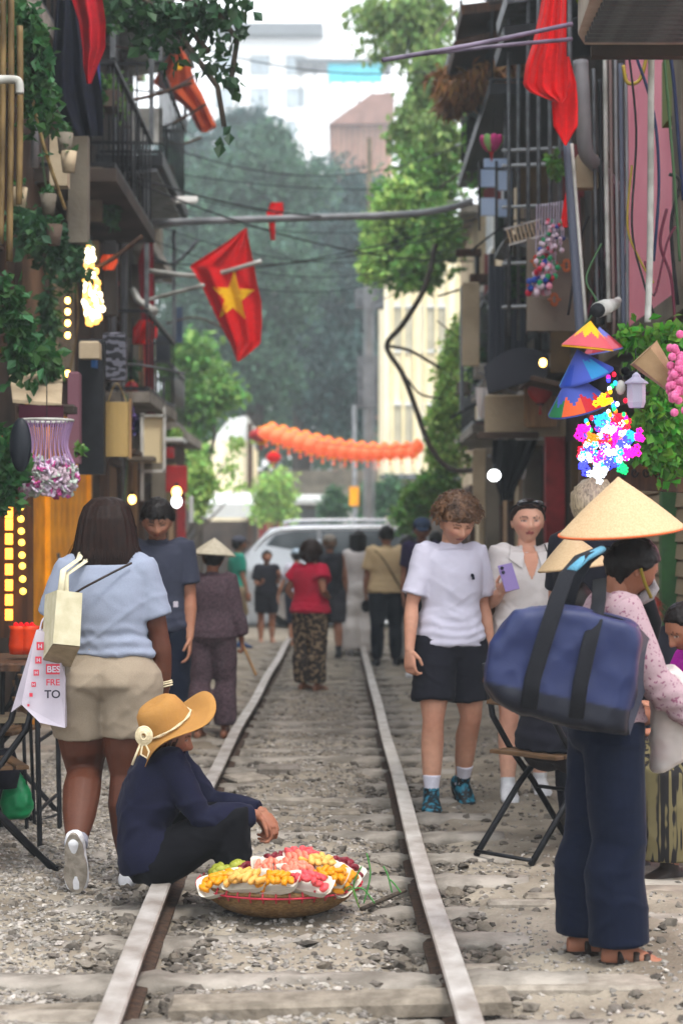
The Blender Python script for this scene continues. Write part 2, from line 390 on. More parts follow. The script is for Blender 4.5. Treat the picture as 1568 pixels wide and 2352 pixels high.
# larger stones one by one
st_m = [mat('stone_dark', C('#5b544b'), .92, c2=C('#77706a'), scale=18, bump=.6), mat('stone_mid', C('#80776b'), .92, c2=C('#625a50'), scale=18, bump=.6), mat('stone_pale', C('#8e867b'), .9, c2=C('#736b61'), scale=18, bump=.6)]
def rockmesh(sd, flat):
    U, F = ico(2); r = 1+.35*vnoise(U, 1.7, sd)+.15*vnoise(U, 4, sd+1); V = U*r[:, None]*np.array([1, .8, flat])
    V = np.round(V*3.2)/3.2*.35+V*.65
    return fastmesh('stone', V, np.array(F))
rocks = []
for i in range(9):
    me = rockmesh(i*11, random.choice((.45, .6, .75))); me.materials.append(st_m[i % 3]); rocks.append(me)
n = 0
while n < 285:
    u = random.random(); y = 4.95+6.8*random.random()**1.7
    if n % 5 < 4: x = railx(y, random.randint(0, 1))+random.choice((-1, 1))*random.gauss(.14, .05)
    else: x = random.uniform(-.65, .9)
    if abs(x-railx(y, 0)) < .06 or abs(x-railx(y, 1)) < .06 or x < -1.1: continue
    if abs(x+.25) < .42 and 6.6 < y < 7.7: continue
    o = link('stone', rocks[n % 9], None, ground); s = random.uniform(.016, .036)*(1.35 if random.random() < .06 else 1)
    o.location = (x, y, gz1(x, y)+s*.28); o.scale = (s, s, s*.8); o.rotation_euler = (random.uniform(-.4, .4), random.uniform(-.4, .4), random.random()*6); n += 1
# loose slabs and planks between the rails
for (px, py, w, d, h, rz, k) in ((640, 1775, .26, .14, .06, .05, 0), (565, 1790, .22, .22, .05, .5, 2), (700, 1845, .42, .07, .035, -.03, 2), (690, 1868, .62, .08, .02, .02, 1), (780, 2325, 1.02, .14, .05, .03, 1), (790, 2292, .7, .05, .03, -.02, 0), (1195, 2078, .26, .08, .03, .02, 2), (1290, 2062, .3, .1, .03, 0, 1), (1150, 2150, .6, .06, .02, 0, 2), (1140, 2205, .5, .06, .02, .02, 2), (1230, 2252, .8, .2, .03, -.02, 2), (110, 2312, .45, .08, .03, .02, 1), (90, 2335, .5, .10, .03, -.01, 2), (980, 2330, .4, .08, .03, .5, 1), (290, 1575, .8, .3, .05, 0, 2), (1000, 1600, .5, .25, .03, 0, 2), (930, 1570, .5, .3, .03, .02, 2)):
    Z = 4300*1.42/(py-1240); p = W(px, py, Z)
    o = MB().slab((0, 0, 0), (w, d, h), bev=.012).build('slab', st_m[k], ground); o.location = (p.x, p.y, gz1(p.x, p.y)+h*.35); o.rotation_euler = (random.uniform(-.05, .05), random.uniform(-.03, .03), rz)
# hole under a broken sleeper
# pavements in front of the houses, laid in slabs
pm = [mat('paving_a', C('#9a9389'), .85, c2=C('#7a736a'), scale=7, bump=.4, bscale=60), mat('paving_b', C('#8f8478'), .85, c2=C('#6f655b'), scale=7, bump=.4, bscale=60)]
for side in (1, -1):
    pv = thing('pavement', None, None, ((1.75 if side > 0 else -2.0), 5, 0), kind='structure')
    slabm = [MB().slab((0, 0, 0), (.96, .56, .10), bev=.008).mesh('slab', False) for _ in range(2)]
    for q in (0, 1): slabm[q].materials.append(pm[q])
    for i in range(38):
        for j in range(2 if side > 0 else 1):
            o = link('slab', slabm[(i*3+j*5) % 7 > 3], None, pv); x = (1.62+j*.98) if side > 0 else -2.35
            o.location = (x+random.uniform(-.01, .01), 5.0+i*.575, -.022+random.uniform(-.006, .006)); o.rotation_euler = (random.uniform(-.012, .012), random.uniform(-.012, .012), 0); adopt(o, pv)
# cross street at the end
road = MB().box((0, 36.5, -.04), (120, 11, .08)).build('road', asphalt, kind='structure')
kerb = MB().box((0, 42.2, .05), (120, .4, .14)).build('kerb', conc_l, kind='structure')
pav2 = MB().box((0, 46.5, .055), (120, 8.2, .12)).build('far_pavement', conc_l, kind='structure')
for x in np.arange(-9, 9, 1.1): pass
mb = MB()
for x in np.arange(-2.8, 2.6, .9): mb.box((x, 32.3, .004), (.45, 2.2, .006))
mb.build('zebra_crossing', mat('road_paint', (.75, .75, .73), .7, c2=(.5, .5, .48), scale=9), kind='structure')
# ================================================================ HOUSES
def wallm(n, a, b, sc=2.0): return mat(n, C(a), .92, c2=C(b), scale=sc, bump=.4, bscale=30, detail=8, spec=.12)
w_dark = wallm('plaster_dark', '#4a4039', '#2f2a27'); w_brown = wallm('plaster_brown', '#5f5046', '#40362f'); w_grey = wallm('plaster_grey', '#7c7568', '#554f46')
w_pink = wallm('plaster_pink', '#f5a3b4', '#e48c9f', 1.2); w_beige = wallm('plaster_beige', '#b7a68b', '#8f8069'); w_cream = wallm('plaster_cream', '#efe6cc', '#e0d4b4', .8); w_white = wallm('plaster_white', '#d5d7d6', '#bcc0c0', .5)
w_yel = mat('paint_yellow', C('#f0a010'), .6, c2=C('#c87f0a'), scale=5, bump=.1); w_green = mat('paint_green', C('#3f6a3c'), .6, c2=C('#2d4f2c'), scale=5)
wood_d = mat('wood_dark', C('#4d3423'), .7, c2=C('#2f2018'), scale=6, bump=.3, stretch=(6, 6, .6)); wood_l = mat('wood_pale', C('#a5825a'), .7, c2=C('#7d5f40'), scale=6, bump=.3, stretch=(6, 6, .6))
bamboo = mat('bamboo', C('#a08a5c'), .55, c2=C('#6d5a3a'), scale=5, bump=.15, stretch=(4, 4, 1)); pvc = mat('pipe_grey', C('#8d8f92'), .45, c2=C('#6d6f72'), scale=4); pvc_w = mat('pipe_white', C('#c5c5c0'), .45, c2=C('#8f8f88'), scale=6)
glassd = mat('window_glass', (.03, .045, .05), .08, c2=(.05, .07, .08), scale=2, spec=.8); steel_g = mat('grey_steel', C('#6a6e72'), .5, c2=C('#4a4d50'), scale=9, metal=.3)
reds = mat('red_paint', C('#a3262b'), .6, c2=C('#7c1a1e'), scale=7); cablem = mat('cable_black', C('#1d1c1f'), .6)

def house(name, label, sx, x, y0, y1, h, m, deep=5, cat='house'):
    t = thing(name, label, cat, (x, (y0+y1)/2, 0))
    mb = MB(); mb.box((x+sx*deep/2, (y0+y1)/2, h/2-.05), (deep, (y1-y0)-.02, h+.1)); mb.build('wall', m, t)
    MB().box((x+sx*(deep/2-.12), (y0+y1)/2, h+.06), (deep+.24, (y1-y0)+.05, .12)).build('roof_slab', conc, t)
    t['_x'] = x; t['_s'] = sx
    return t
def bx(t, name, m, c, d, **k): return MB().box(c, d).build(name, m, t, **k)
def opening(t, y, z, w, h, fm, pm, mull=1, trans=0, name='window', deep=.06):
    x, s = t['_x'], t['_s']; f = MB(); fx = x-s*.03
    for zz in (z-h/2, z+h/2): f.box((fx, y, zz), (.07, w+.10, .05))
    for yy in (y-w/2, y+w/2): f.box((fx-.001*s, yy, z), (.066, .05, h-.05))
    o = f.build(name, fm, t)
    MB().box((x-s*.012, y, z), (.02, w-.05, h-.05)).build('pane', pm, o)
    q = MB()
    for i in range(1, mull+1): q.box((x-s*.032, y-w/2+w*i/(mull+1), z), (.035, .025, h-.052))
    for i in range(1, trans+1): q.box((x-s*.034, y, z-h/2+h*i/(trans+1)), (.03, w-.052, .022))
    if q.n: q.build('glazing_bars', fm, o)
    return o
def door(t, y, w, h, m, fm, planks=4, z0=0.05):
    x, s = t['_x'], t['_s']; f = MB()
    for yy in (y-w/2, y+w/2): f.box((x-s*.04, yy, z0+h/2), (.09, .06, h))
    f.box((x-s*.04, y, z0+h+.03), (.088, w+.06, .06)); d = f.build('door', fm, t)
    pw = (w-.06)/planks; me = MB().slab((0, 0, 0), (h-.02, pw-.012, .035), R=rotm(0, math.pi/2, 0), bev=.006).mesh('plank', False); me.materials.append(m)
    for i in range(planks):
        o = link('plank', me, None, d); o.location = (x-s*.03, y-w/2+.03+pw*(i+.5), z0+h/2); adopt(o, d)
    MB().tube([(x-s*.07, y-w*.3, z0+h*.45), (x-s*.09, y-w*.3, z0+h*.48), (x-s*.07, y-w*.3, z0+h*.55)], .012, 6).build('handle', steel_g, d)
    return d
def balcony(t, y0, y1, z, dep, rh, m, slabm=None, step=.30, roof=0, mesh_r=.010, xo=0):
    x, s = t['_x'], t['_s']; x0 = x-s*xo; b = MB().box((x0-s*dep/2, (y0+y1)/2, z), (dep, y1-y0, .10)).build('balcony', slabm or conc, t)
    f = MB(); xe = x0-s*(dep-.03)
    for zz in (.08, rh): f.box((xe, (y0+y1)/2, z+zz), (.035, y1-y0-.02, .035)); [f.box((x0-s*dep/2, yy, z+zz), (dep-.08, .03, .03)) for yy in (y0+.02, y1-.02)]
    f.build('railing', m, b)
    bm_ = MB().tube([(0, 0, .08), (0, 0, rh)], mesh_r, 6).mesh('bar'); bm_.materials.append(m)
    for yy in np.arange(y0+.06, y1-.02, step): o = link('bar', bm_, None, b); o.location = (xe, yy, z); adopt(o, b)
    for yy in (y0+.02, y1-.02):
        for xx in np.arange(.12, dep-.08, step): o = link('bar', bm_, None, b); o.location = (x0-s*xx, yy, z); adopt(o, b)
    if roof:
        f = MB()
        for yy in (y0+.03, y1-.03): f.box((xe, yy, z+(rh+roof)/2+.03), (.04, .04, roof-rh))
        f.box((x0-s*dep*.5, (y0+y1)/2, z+roof+.06), (dep+.15, y1-y0+.1, .03), R=rotm(0, s*.12, 0)); f.build('balcony_roof', steel_g, b)
    return b
def cable(name, pts, r, m=None, label=None, sag=0, group=None, n=14, cat='cable', k=6, parent=None):
    P = [np.array(p, float) for p in pts]
    if len(P) == 2: P = [P[0]+(P[1]-P[0])*t-np.array([0, 0, 4*sag*t*(1-t)]) for t in np.linspace(0, 1, n)]
    else:
        Q = []; A = [P[0]]+P+[P[-1]]
        for i in range(1, len(A)-2):
            for t in np.linspace(0, 1, 6, endpoint=False): Q.append(.5*((2*A[i])+(-A[i-1]+A[i+1])*t+(2*A[i-1]-5*A[i]+4*A[i+1]-A[i+2])*t*t+(-A[i-1]+3*A[i]-3*A[i+1]+A[i+2])*t**3))
        P = Q+[P[-1]]
    return MB().tube(P, r, k).build(name, m or cablem, parent, True, label=label, cat=cat if not parent else None, group=group)

# ---- left row
L1 = house('row_house', 'dark brown house front at the left edge with plants and bamboo poles', -1, -2.35, 7.5, 13.5, 9.5, w_dark)
opening(L1, 12.3, 3.4, 1.0, 1.4, wood_d, glassd, 2, 1); opening(L1, 10.2, 5.8, 1.0, 1.2, wood_d, glassd); balcony(L1, 11.2, 13.2, 4.6, .55, .9, black, roof=2.1)
L2 = house('row_house', 'brown house on the left with the yellow door and lattice window', -1, -2.3, 13.5, 17.2, 9.5, w_brown)
d2 = door(L2, 15.45, 2.3, 2.3, w_yel, w_yel, 7); bx(L2, 'yellow_wall', w_yel, (-2.28, 14.0, 1.25), (.05, .7, 2.4))
opening(L2, 15.2, 3.25, .95, .95, mat('frame_cream', C('#a59a86'), .7), glassd, 3, 3); opening(L2, 16.5, 5.8, .8, 1.2, wood_l, glassd, 1, 1)
balcony(L2, 14.0, 16.9, 4.15, .62, .85, black, slabm=w_dark, roof=2.2); balcony(L2, 14.0, 16.9, 6.9, .62, .85, black)
L3 = house('row_house', 'narrow dark house on the left with stacked black steel balconies', -1, -2.28, 17.2, 20.6, 6.6, w_dark)
opening(L3, 18.4, 3.6, .8, 1.2, wood_d, glassd, 1, 1); opening(L3, 19.8, 1.6, 1.1, 1.4, wood_l, glassd, 2, 1); door(L3, 18.2, 1.0, 2.1, wood_l, wood_d, 4)
balcony(L3, 17.4, 20.3, 2.75, .5, .8, black, roof=2.0); balcony(L3, 17.4, 20.3, 4.95, .62, .9, black, slabm=black, step=.26, roof=1.5)
L4 = house('row_house', 'grey house on the left behind the tall red banner', -1, -2.3, 20.6, 23.2, 4.6, w_grey)
opening(L4, 21.8, 3.5, .9, 1.0, wood_l, glassd, 1, 1); door(L4, 21.6, 1.0, 2.1, wood_d, wood_d); balcony(L4, 20.8, 23.0, 2.7, .4, .7, steel_g)
L5 = house('shop', 'low shop at the far end of the left row with red signs and lit bulbs', -1, -2.3, 23.2, 27.6, 2.75, w_brown, cat='shop')
door(L5, 24.6, 1.2, 2.1, wood_l, wood_d); opening(L5, 26.3, 1.5, 1.2, 1.2, reds, glassd, 2)
# ---- right row
R1 = house('row_house', 'house with a smooth pink upper wall on the right', 1, 2.02, 9.6, 13.35, 9.5, w_pink)
bx(R1, 'ground_floor', wallm('shutter_beige', '#93836d', '#756651'), (1.985, 11.4, 1.3), (.07, 3.5, 2.65))
me = MB().box((0, 0, 0), (.02, 3.3, .085)).mesh('slat', False); me.materials.append(wallm('slat_beige', '#a09078', '#85755e'))
for i in range(24): o = link('slat', me, None, R1); o.location = (1.945, 11.4, .25+i*.1); o.rotation_euler = (0, .12, 0); adopt(o, R1)
for yy in (10.0, 10.9, 12.4): MB().box((1.9, yy, 1.3), (.09, .09, 2.6)).build('post', w_green, R1)
bx(R1, 'cornice', w_grey, (1.93, 11.5, 2.72), (.2, 3.7, .12)); bx(R1, 'lintel', wood_d, (1.86, 11.5, 2.35), (.22, 3.6, .18))
bx(R1, 'pilaster', w_grey, (1.97, 10.75, 4.3), (.1, .28, 3.0))
R2 = house('row_house', 'dark timber house on the right hung with pipes and conduits', 1, 2.1, 13.35, 16.2, 9.5, w_dark)
opening(R2, 14.7, 3.6, 1.2, 1.6, wood_d, glassd, 2, 1); door(R2, 14.6, 1.2, 2.3, wood_d, wood_d, 5); opening(R2, 14.8, 6.2, 1.2, 1.3, wood_d, glassd, 2, 1)
bx(R2, 'door_strip', mat('orange_wood', C('#a3672a'), .6, c2=C('#7c4c1e'), scale=6), (2.04, 15.5, 1.2), (.08, .10, 2.3))
R3 = house('row_house', 'house on the right with caged balconies and a red column', 1, 2.05, 16.2, 21.2, 9.5, w_brown)
door(R3, 17.6, 1.1, 2.2, wood_d, wood_d, 4); opening(R3, 18.0, 3.7, 1.0, 1.4, steel_g, glassd, 2, 1); opening(R3, 20.0, 3.7, 1.0, 1.4, steel_g, glassd, 2, 1); opening(R3, 19, 6.2, 1.5, 1.3, black, glassd, 3, 1); door(R3, 19.8, 1.1, 2.2, wood_l, wood_d, 4)
bx(R3, 'column', reds, (1.93, 17.0, 1.35), (.17, .17, 2.7)); bx(R3, 'column', w_grey, (1.93, 19.0, 1.35), (.17, .17, 2.7))
balcony(R3, 16.5, 20.9, 5.4, .75, .9, black, slabm=black, roof=2.0); balcony(R3, 16.5, 20.9, 3.0, .6, .9, black, slabm=conc)
R4 = house('row_house', 'beige house on the right where the vines climb', 1, 2.0, 21.2, 26.2, 7.2, w_beige)
for yy in (22.2, 24.6): opening(R4, yy, 3.6, .9, 1.3, w_white, glassd, 1, 1); opening(R4, yy, 5.8, .9, 1.2, w_white, glassd, 1, 1); door(R4, yy, 1.0, 2.1, wood_l, wood_d)
balcony(R4, 21.5, 25.8, 2.7, .5, .8, steel_g)
R5 = house('row_house', 'last pale house of the right row next to the cross street', 1, 1.92, 26.2, 30.4, 6.0, w_beige)
for yy in (27.4, 29.2): opening(R5, yy, 3.6, .8, 1.2, w_white, glassd, 1, 1); door(R5, yy, 1.0, 2.1, wood_d, wood_d)
# ---- beyond the street
def block(name, label, x0, x1, y0, dep, z0, z1, m, cat='building'):
    t = thing(name, label, cat, ((x0+x1)/2, y0, 0)); t['_y'] = y0
    MB().box(((x0+x1)/2, y0+dep/2, (z0+z1)/2), (x1-x0, dep, z1-z0)).build('wall', m, t); return t
def fwin(t, x, z, w, h, fm, pm=None, n=1):
    y = t['_y']; f = MB()
    for zz in (z-h/2, z+h/2): f.box((x, y-.03, zz), (w+.1, .08, .06))
    for xx in (x-w/2, x+w/2): f.box((xx, y-.032, z), (.06, .075, h-.06))
    for i in range(1, n+1): f.box((x-w/2+w*i/(n+1), y-.031, z), (.03, .05, h-.062))
    o = f.build('window', fm, t); MB().box((x, y-.01, z), (w-.06, .02, h-.06)).build('pane', pm or glassd, o); return o
def px2(px, Z): return (px-CX)*Z/FPX
def pz(py, Z): return CAMZ-(py-HZ)*Z/FPX
YB = block('building', 'tall pale yellow building across the street behind the bare branch', px2(884, 46), 4.2, 46, 8, 0, pz(560, 46), w_cream)
me = MB().box((0, 0, 0), (.07, .09, pz(590, 46)-3.1)).mesh('pilaster_strip', False); me.materials.append(wallm('cream_dark', '#ddd0a8', '#cfc096'))
for i in range(9): o = link('pilaster_strip', me, None, YB); o.location = (px2(900, 46)+i*.27, 45.96, (pz(590, 46)+3.1)/2); adopt(o, YB)
for xx, zz in ((1.5, 6.6), (2.3, 6.6), (1.5, 4.2), (2.3, 4.2)): fwin(YB, xx, zz, .55, 1.1, w_white, wallm('pane_cream', '#b9b4a0', '#a39e8c'), n=1)
MB().box((2.4, 45.7, 2.95), (2.9, .8, .12)).build('canopy', steel_g, YB); MB().box((2.6, 45.97, 1.4), (2.9, .06, 2.8)).build('shop_front', w_dark, YB)
CB = block('building', 'small cream building with a grey gable behind the left tree', px2(478, 48), px2(568, 48), 48, 6, 0, pz(1012, 48), mat('cream_wall', C('#efe3c4'), .8, c2=C('#e2d4b0'), scale=2))  # wall in its own cream, mottled by noise
MB().prism([(px2(486, 48), 0), (px2(566, 48), 0), (px2(566, 48), pz(955, 48)-pz(1012, 48)), (px2(528, 48), pz(960, 48)-pz(1012, 48))], (0, 48.0, pz(1012, 48)), (1, 0, 0), (0, 0, 1), (0, 5, 0)).build('gable', w_white, CB)
MB().box((px2(575, 48), 47.9, 2.2), (.12, .3, 4.4)).build('corner_post', wood_d, CB); MB().box((px2(525, 46.5), 46.5, (pz(1160, 46.5))), (px2(600, 46.5)-px2(445, 46.5), 1.2, .36), R=rotm(.25, 0, 0)).build('awning', w_white, CB)
MB().box((px2(520, 48), 47.93, .95), (1.6, .06, 1.9)).build('shop_front', w_dark, CB)
SH = block('shop_row', 'row of dark shop fronts across the street under the trees', -9, px2(878, 62), 62, 6, 0, pz(1080, 62), w_grey, 'shops')
for i in range(9):
    x = -8+i*1.15; mm = [wood_d, w_white, w_beige, w_dark, w_cream, reds, steel_g, w_white, w_green][i]; MB().box((x, 61.9, 1.3), (.95, .1, 2.3)).build('shop_front', mm, SH); MB().box((x, 61.5, 2.75), (1.05, .9, .16), R=rotm(.2, 0, 0)).build('awning', [w_white, w_beige, w_cream][i % 3], SH)
TB = block('tower', 'white tower block rising in the bright sky above the trees', px2(480, 150), px2(760, 150), 150, 12, 0, pz(62, 150), wallm('tower_white', '#f2f4f5', '#e6e8ea', .15))
MB().box((px2(620, 150), 149.5, pz(75, 150)), (px2(765, 150)-px2(520, 150), 1.6, .9)).build('parapet', steel_g, TB)
for i in range(3):
    for j in range(5): fwin(TB, px2(515+i*82, 150), pz(150+j*75, 150), 1.5, 1.5, w_grey, wallm('pane_pale', '#a9b4bb', '#98a4ac'))
TB2 = block('building', 'lower white building with a turquoise screened roof terrace', px2(680, 120), px2(900, 120), 120, 10, 0, pz(245, 120), wallm('tower_white2', '#eceef0', '#dfe2e5', .2))
for i in range(7): MB().box((px2(690+i*33, 120), 119.9, pz(195, 120)), (.14, .14, 2.9)).build('post', steel_g, TB2)
MB().box((px2(815, 120), 119.7, pz(168, 120)), (px2(880, 120)-px2(755, 120), .1, 1.35)).build('screen', mat('turquoise_screen', C('#49b9c8'), .6, c2=C('#37a1b3'), scale=3), TB2)
MB().box((px2(790, 120), 121, pz(143, 120)), (px2(900, 120)-px2(680, 120), 3, .25)).build('roof', steel_g, TB2)
BB = block('building', 'small brick coloured house with barred windows seen above the trees', px2(762, 100), px2(900, 100), 100, 8, 0, pz(285, 100), wallm('brick_far', '#b98b78', '#9c7262', .6))
MB().prism([(px2(755, 100), 0), (px2(905, 100), 0), (px2(905, 100), 1.7), (px2(850, 100), 1.6)], (0, 99.6, pz(288, 100)), (1, 0, 0), (0, 0, 1), (0, 8, 0)).build('roof', wallm('roof_far', '#8d6c62', '#75594f'), BB)
for i in range(10): MB().box((px2(770+i*13, 100), 99.9, pz(335, 100)), (.06, .1, 2.0)).build('bar', w_grey, BB)
# street pole and its wires
pole = thing('utility_pole', 'pale concrete utility pole with a box beside the yellow building', 'pole', (px2(845, 33), 33, 0))
MB().tube([(px2(845, 33), 33, 0), (px2(848, 33), 33, 8.5)], [.06, .045], 10).build('shaft', w_grey, pole)
MB().box((px2(843, 33), 32.85, pz(880, 33)), (.35, .3, .9)).build('meter_box', steel_g, pole); MB().box((px2(848, 33), 32.8, pz(690, 33)), (.5, .2, .35)).build('junction_box', steel_g, pole)
for i in range(5): MB().tube([(px2(835+i*6, 33), 32.7, pz(1300, 33)), (px2(837+i*5, 33), 32.7, pz(650, 33))], .015, 5).build('conduit', pvc, pole)
lp = thing('street_lamp', 'thin grey post with a yellow sign in the middle distance', 'post', (px2(815, 44), 44, 0)); MB().tube([(px2(815, 44), 44, 0), (px2(813, 44), 44, pz(930, 44))], .05, 8).build('shaft', pvc, lp); MB().box((px2(813, 44), 43.9, pz(1140, 44)), (.22, .05, .45)).build('sign', w_yel, lp)

# ================================================================ TREES AND VINES
bark = mat('bark', C('#4e453b'), .95, c2=C('#322c26'), scale=8, bump=.8, bscale=30, stretch=(3, 3, .7))
g_far = leafmat('leaf_far', C('#436350')); g_mid = leafmat('leaf_mid', C('#638d42')); g_lime = leafmat('leaf_lime', C('#96b860')); g_dark = leafmat('leaf_dark', C('#2f5a2c')); g_deep = leafmat('leaf_deep', C('#3b6240')); g_dry = leafmat('leaf_dry', C('#9a7748'), .4, .02)
g_blue = leafmat('leaf_blue', C('#35524e'))
def tree(label, base, th, blobs, m, size, seed, tr=.18, name='tree', group=None, limbs=True, cat='tree', **k):
    t = thing(name, label, cat, base, group=group); b = np.array(base, float); mb = MB(); rg = np.random.default_rng(seed)
    top = b+np.array([rg.normal()*.2, 0, th]); mb.tube([b, b+(top-b)*.5+rg.normal(size=3)*.08, top], [tr, tr*.8, tr*.6], 9)
    if limbs:
        for c, r, n in blobs: c = np.array(c); mid = (top+c)/2+rg.normal(size=3)*.15; mb.tube([top-(0, 0, th*.15), mid, c], [tr*.5, tr*.3, tr*.12], 6)
    mb.build('trunk', bark, t, True); leaves('crown', blobs, size, m, t, seed=seed, **k); return t
def B(px, py, Z, rx, ry, n, rd=None): return (tuple(W(px, py, Z)), (rx*Z/FPX, (rd or rx)*Z/FPX*.8, ry*Z/FPX), n)
tree('big dark tree filling the left background behind the flag', (px2(560, 56), 56, 0), 5.5, [B(590, 640, 56, 170, 160, 6000), B(470, 480, 57, 130, 120, 3500), B(600, 420, 58, 150, 90, 3500), B(450, 700, 56, 110, 130, 3000), B(610, 330, 58, 60, 55, 700), B(560, 850, 56, 130, 120, 3500)], g_far, .26, 3, tr=.4)
tree('dark hazy tree standing in the centre of the background', (px2(700, 64), 64, 0), 6, [B(730, 560, 64, 160, 120, 4500), B(780, 740, 64, 120, 160, 4500), B(690, 820, 63, 130, 120, 3500), B(790, 900, 62, 110, 110, 3000), B(760, 440, 66, 110, 70, 1800)], g_blue, .28, 4, tr=.45)
tree('tallest dark tree top at the back left of the alley', (px2(420, 72), 72, 0), 8, [B(440, 360, 72, 120, 80, 2500), B(560, 290, 74, 70, 50, 900), B(400, 560, 70, 110, 160, 2500)], g_blue, .3, 5, tr=.4)
tree('hazy row tree behind the utility pole', (px2(820, 80), 80, 0), 7, [B(830, 520, 80, 90, 130, 2500), B(840, 800, 80, 90, 200, 3000), B(720, 1010, 78, 170, 90, 2500), B(560, 960, 76, 150, 110, 2500)], g_deep, .32, 6, tr=.4)
tree('bright green young tree at the far end of the left row', (px2(455, 32), 32, 0), 2.6, [B(430, 830, 32, 70, 70, 1500), B(480, 900, 32, 75, 60, 1500), B(405, 980, 32, 60, 80, 1300), B(440, 1040, 32, 45, 50, 700)], g_mid, .15, 7, tr=.09)
tree('lime green small tree next to the cream building', (px2(455, 31), 31, 0), 1.4, [B(458, 1110, 31, 38, 80, 1100), B(540, 1020, 34, 30, 14, 70), B(525, 1075, 34, 26, 12, 60), B(545, 1120, 34, 22, 10, 50)], g_lime, .13, 8, tr=.05)
tree('round lime bush across the street behind the people', (px2(625, 44), 44, 0), 1.0, [B(630, 1120, 44, 50, 45, 1400), B(600, 1170, 44, 30, 35, 500), B(660, 1180, 44, 30, 25, 400)], g_lime, .15, 9, tr=.06, name='bush', cat='bush')
tree('dark green shrub by the street post in the distance', (px2(770, 46), 46, 0), .9, [B(770, 1165, 46, 35, 45, 700), B(860, 1160, 45, 45, 60, 1000), B(900, 1120, 45, 30, 30, 400)], g_deep, .16, 10, tr=.06, name='bush', cat='bush')
# vines hanging over the right row
def vine(label, blobs, m, size, seed, stems, name='vine', **k):
    t = thing(name, label, 'vine', blobs[0][0]); mb = MB()
    for s in stems: mb.tube(s, .018, 6)
    mb.build('stem', bark, t, True); leaves('foliage', blobs, size, m, t, seed=seed, **k); return t
def WP(*p): return [tuple(W(*q)) for q in p]
vine('bright green vine curtain hanging over the right row above the branch', [B(940, 480, 27, 85, 90, 2600), B(900, 570, 27, 60, 80, 1700), B(990, 400, 27, 70, 80, 1700), B(870, 540, 28, 45, 60, 900), B(960, 620, 26, 60, 50, 1000), B(1010, 540, 26, 55, 80, 1300)], g_mid, .13, 21, [WP((1080, 380, 26), (980, 450, 27), (900, 560, 27))])
vine('pale lime sunlit vine tips at the left of the vine curtain', [B(880, 500, 26.5, 45, 60, 700), B(850, 610, 26.5, 30, 40, 250), B(920, 440, 26.5, 45, 40, 450)], g_lime, .12, 22, [WP((960, 470, 27), (870, 520, 26.5))])  # tips use the paler lime leaf colour
vine('olive green vine falling from the roof at the top right', [B(960, 60, 29, 90, 100, 2400), B(900, 40, 29, 90, 45, 800), B(990, 200, 28, 60, 110, 2000), B(950, 300, 28, 55, 80, 1500), B(1010, 330, 27, 60, 90, 1400), B(830, 30, 30, 40, 40, 160), B(870, 110, 30, 50, 40, 170)], leafmat('leaf_olive', C('#6f8a4a')), .13, 23, [WP((1050, 20, 28), (980, 100, 28), (960, 330, 28))], droop=1.2)
vine('light green climber on the beige house beside the curved branch', [B(1030, 900, 24, 38, 120, 1500), B(1000, 990, 24, 30, 80, 800), B(1050, 800, 24, 25, 70, 600), B(1030, 1060, 24, 50, 45, 700)], g_lime, .09, 24, [WP((1060, 700, 24), (1040, 900, 24), (1030, 1100, 24))])
vine('bright green bush with pink blossoms behind the boy', [B(960, 1150, 25, 45, 45, 900), B(1000, 1110, 24, 60, 25, 700), B(930, 1190, 26, 30, 40, 400)], g_mid, .10, 25, [WP((980, 1230, 25), (970, 1140, 25))], name='bush')
# the bare curved branch
br = thing('bare_branch', 'long bare curved branch reaching out from the right row', 'branch', W(1080, 1085, 22))
for pts, r in ((((1000, 560), (975, 660), (925, 745), (888, 795), (925, 860), (955, 940), (985, 1020), (1030, 1075), (1090, 1080)), .034), (((895, 795), (940, 805), (985, 830), (1010, 845)), .02), (((935, 870), (965, 905), (1010, 915)), .014)):
    cable('limb', [W(x, y, 22+(1080-x)*.004) for x, y in pts], r, bark, parent=br, k=8)
# near leaves at top left
vine('dark overhanging leafy branch in front of the sky at the top left', [B(300, 20, 11, 70, 45, 130), B(400, 35, 11, 80, 50, 170), B(500, 15, 11, 75, 35, 110), B(540, 60, 11, 30, 60, 45), B(470, 110, 11, 60, 60, 80), B(530, 180, 11, 28, 35, 28), B(330, 110, 11, 40, 40, 45), B(515, 310, 11, 12, 22, 5), B(370, 150, 11, 25, 30, 16)], leafmat('leaf_near', C('#27482a')), .075, 31, [WP((200, -60, 11), (330, 0, 11), (430, 60, 11), (480, 120, 11)), WP((380, -20, 11), (500, 30, 11), (545, 90, 11), (530, 190, 11)), WP((400, 60, 11), (500, 200, 11), (515, 290, 11))], name='leafy_branch', shape=1.35, droop=.9, hollow=0)
for lab, bl, sd in (('dark creeper growing down the upper left wall', [B(70, 120, 10, 60, 130, 420), B(95, 240, 10, 45, 90, 260), B(30, 30, 10, 50, 60, 160), B(240, 30, 13, 30, 50, 140)], 41), ('green plants spilling over the left balcony below the white board', [B(120, 560, 12, 70, 60, 380), B(60, 520, 11, 50, 50, 220), B(160, 620, 13, 40, 50, 200)], 42), ('trailing dark green plants in front of the lattice window', [B(60, 800, 10, 55, 90, 330), B(110, 830, 11, 30, 50, 150), B(20, 700, 10, 30, 80, 150)], 43), ('dark foliage beside the black disc at the left edge', [B(20, 1050, 9.5, 45, 90, 300), B(10, 1150, 9.5, 40, 60, 160)], 44)):
    vine(lab, bl, g_dark if sd != 42 else g_deep, .07, sd, [[bl[0][0], bl[1][0]]], name='creeper', shape=1.2)
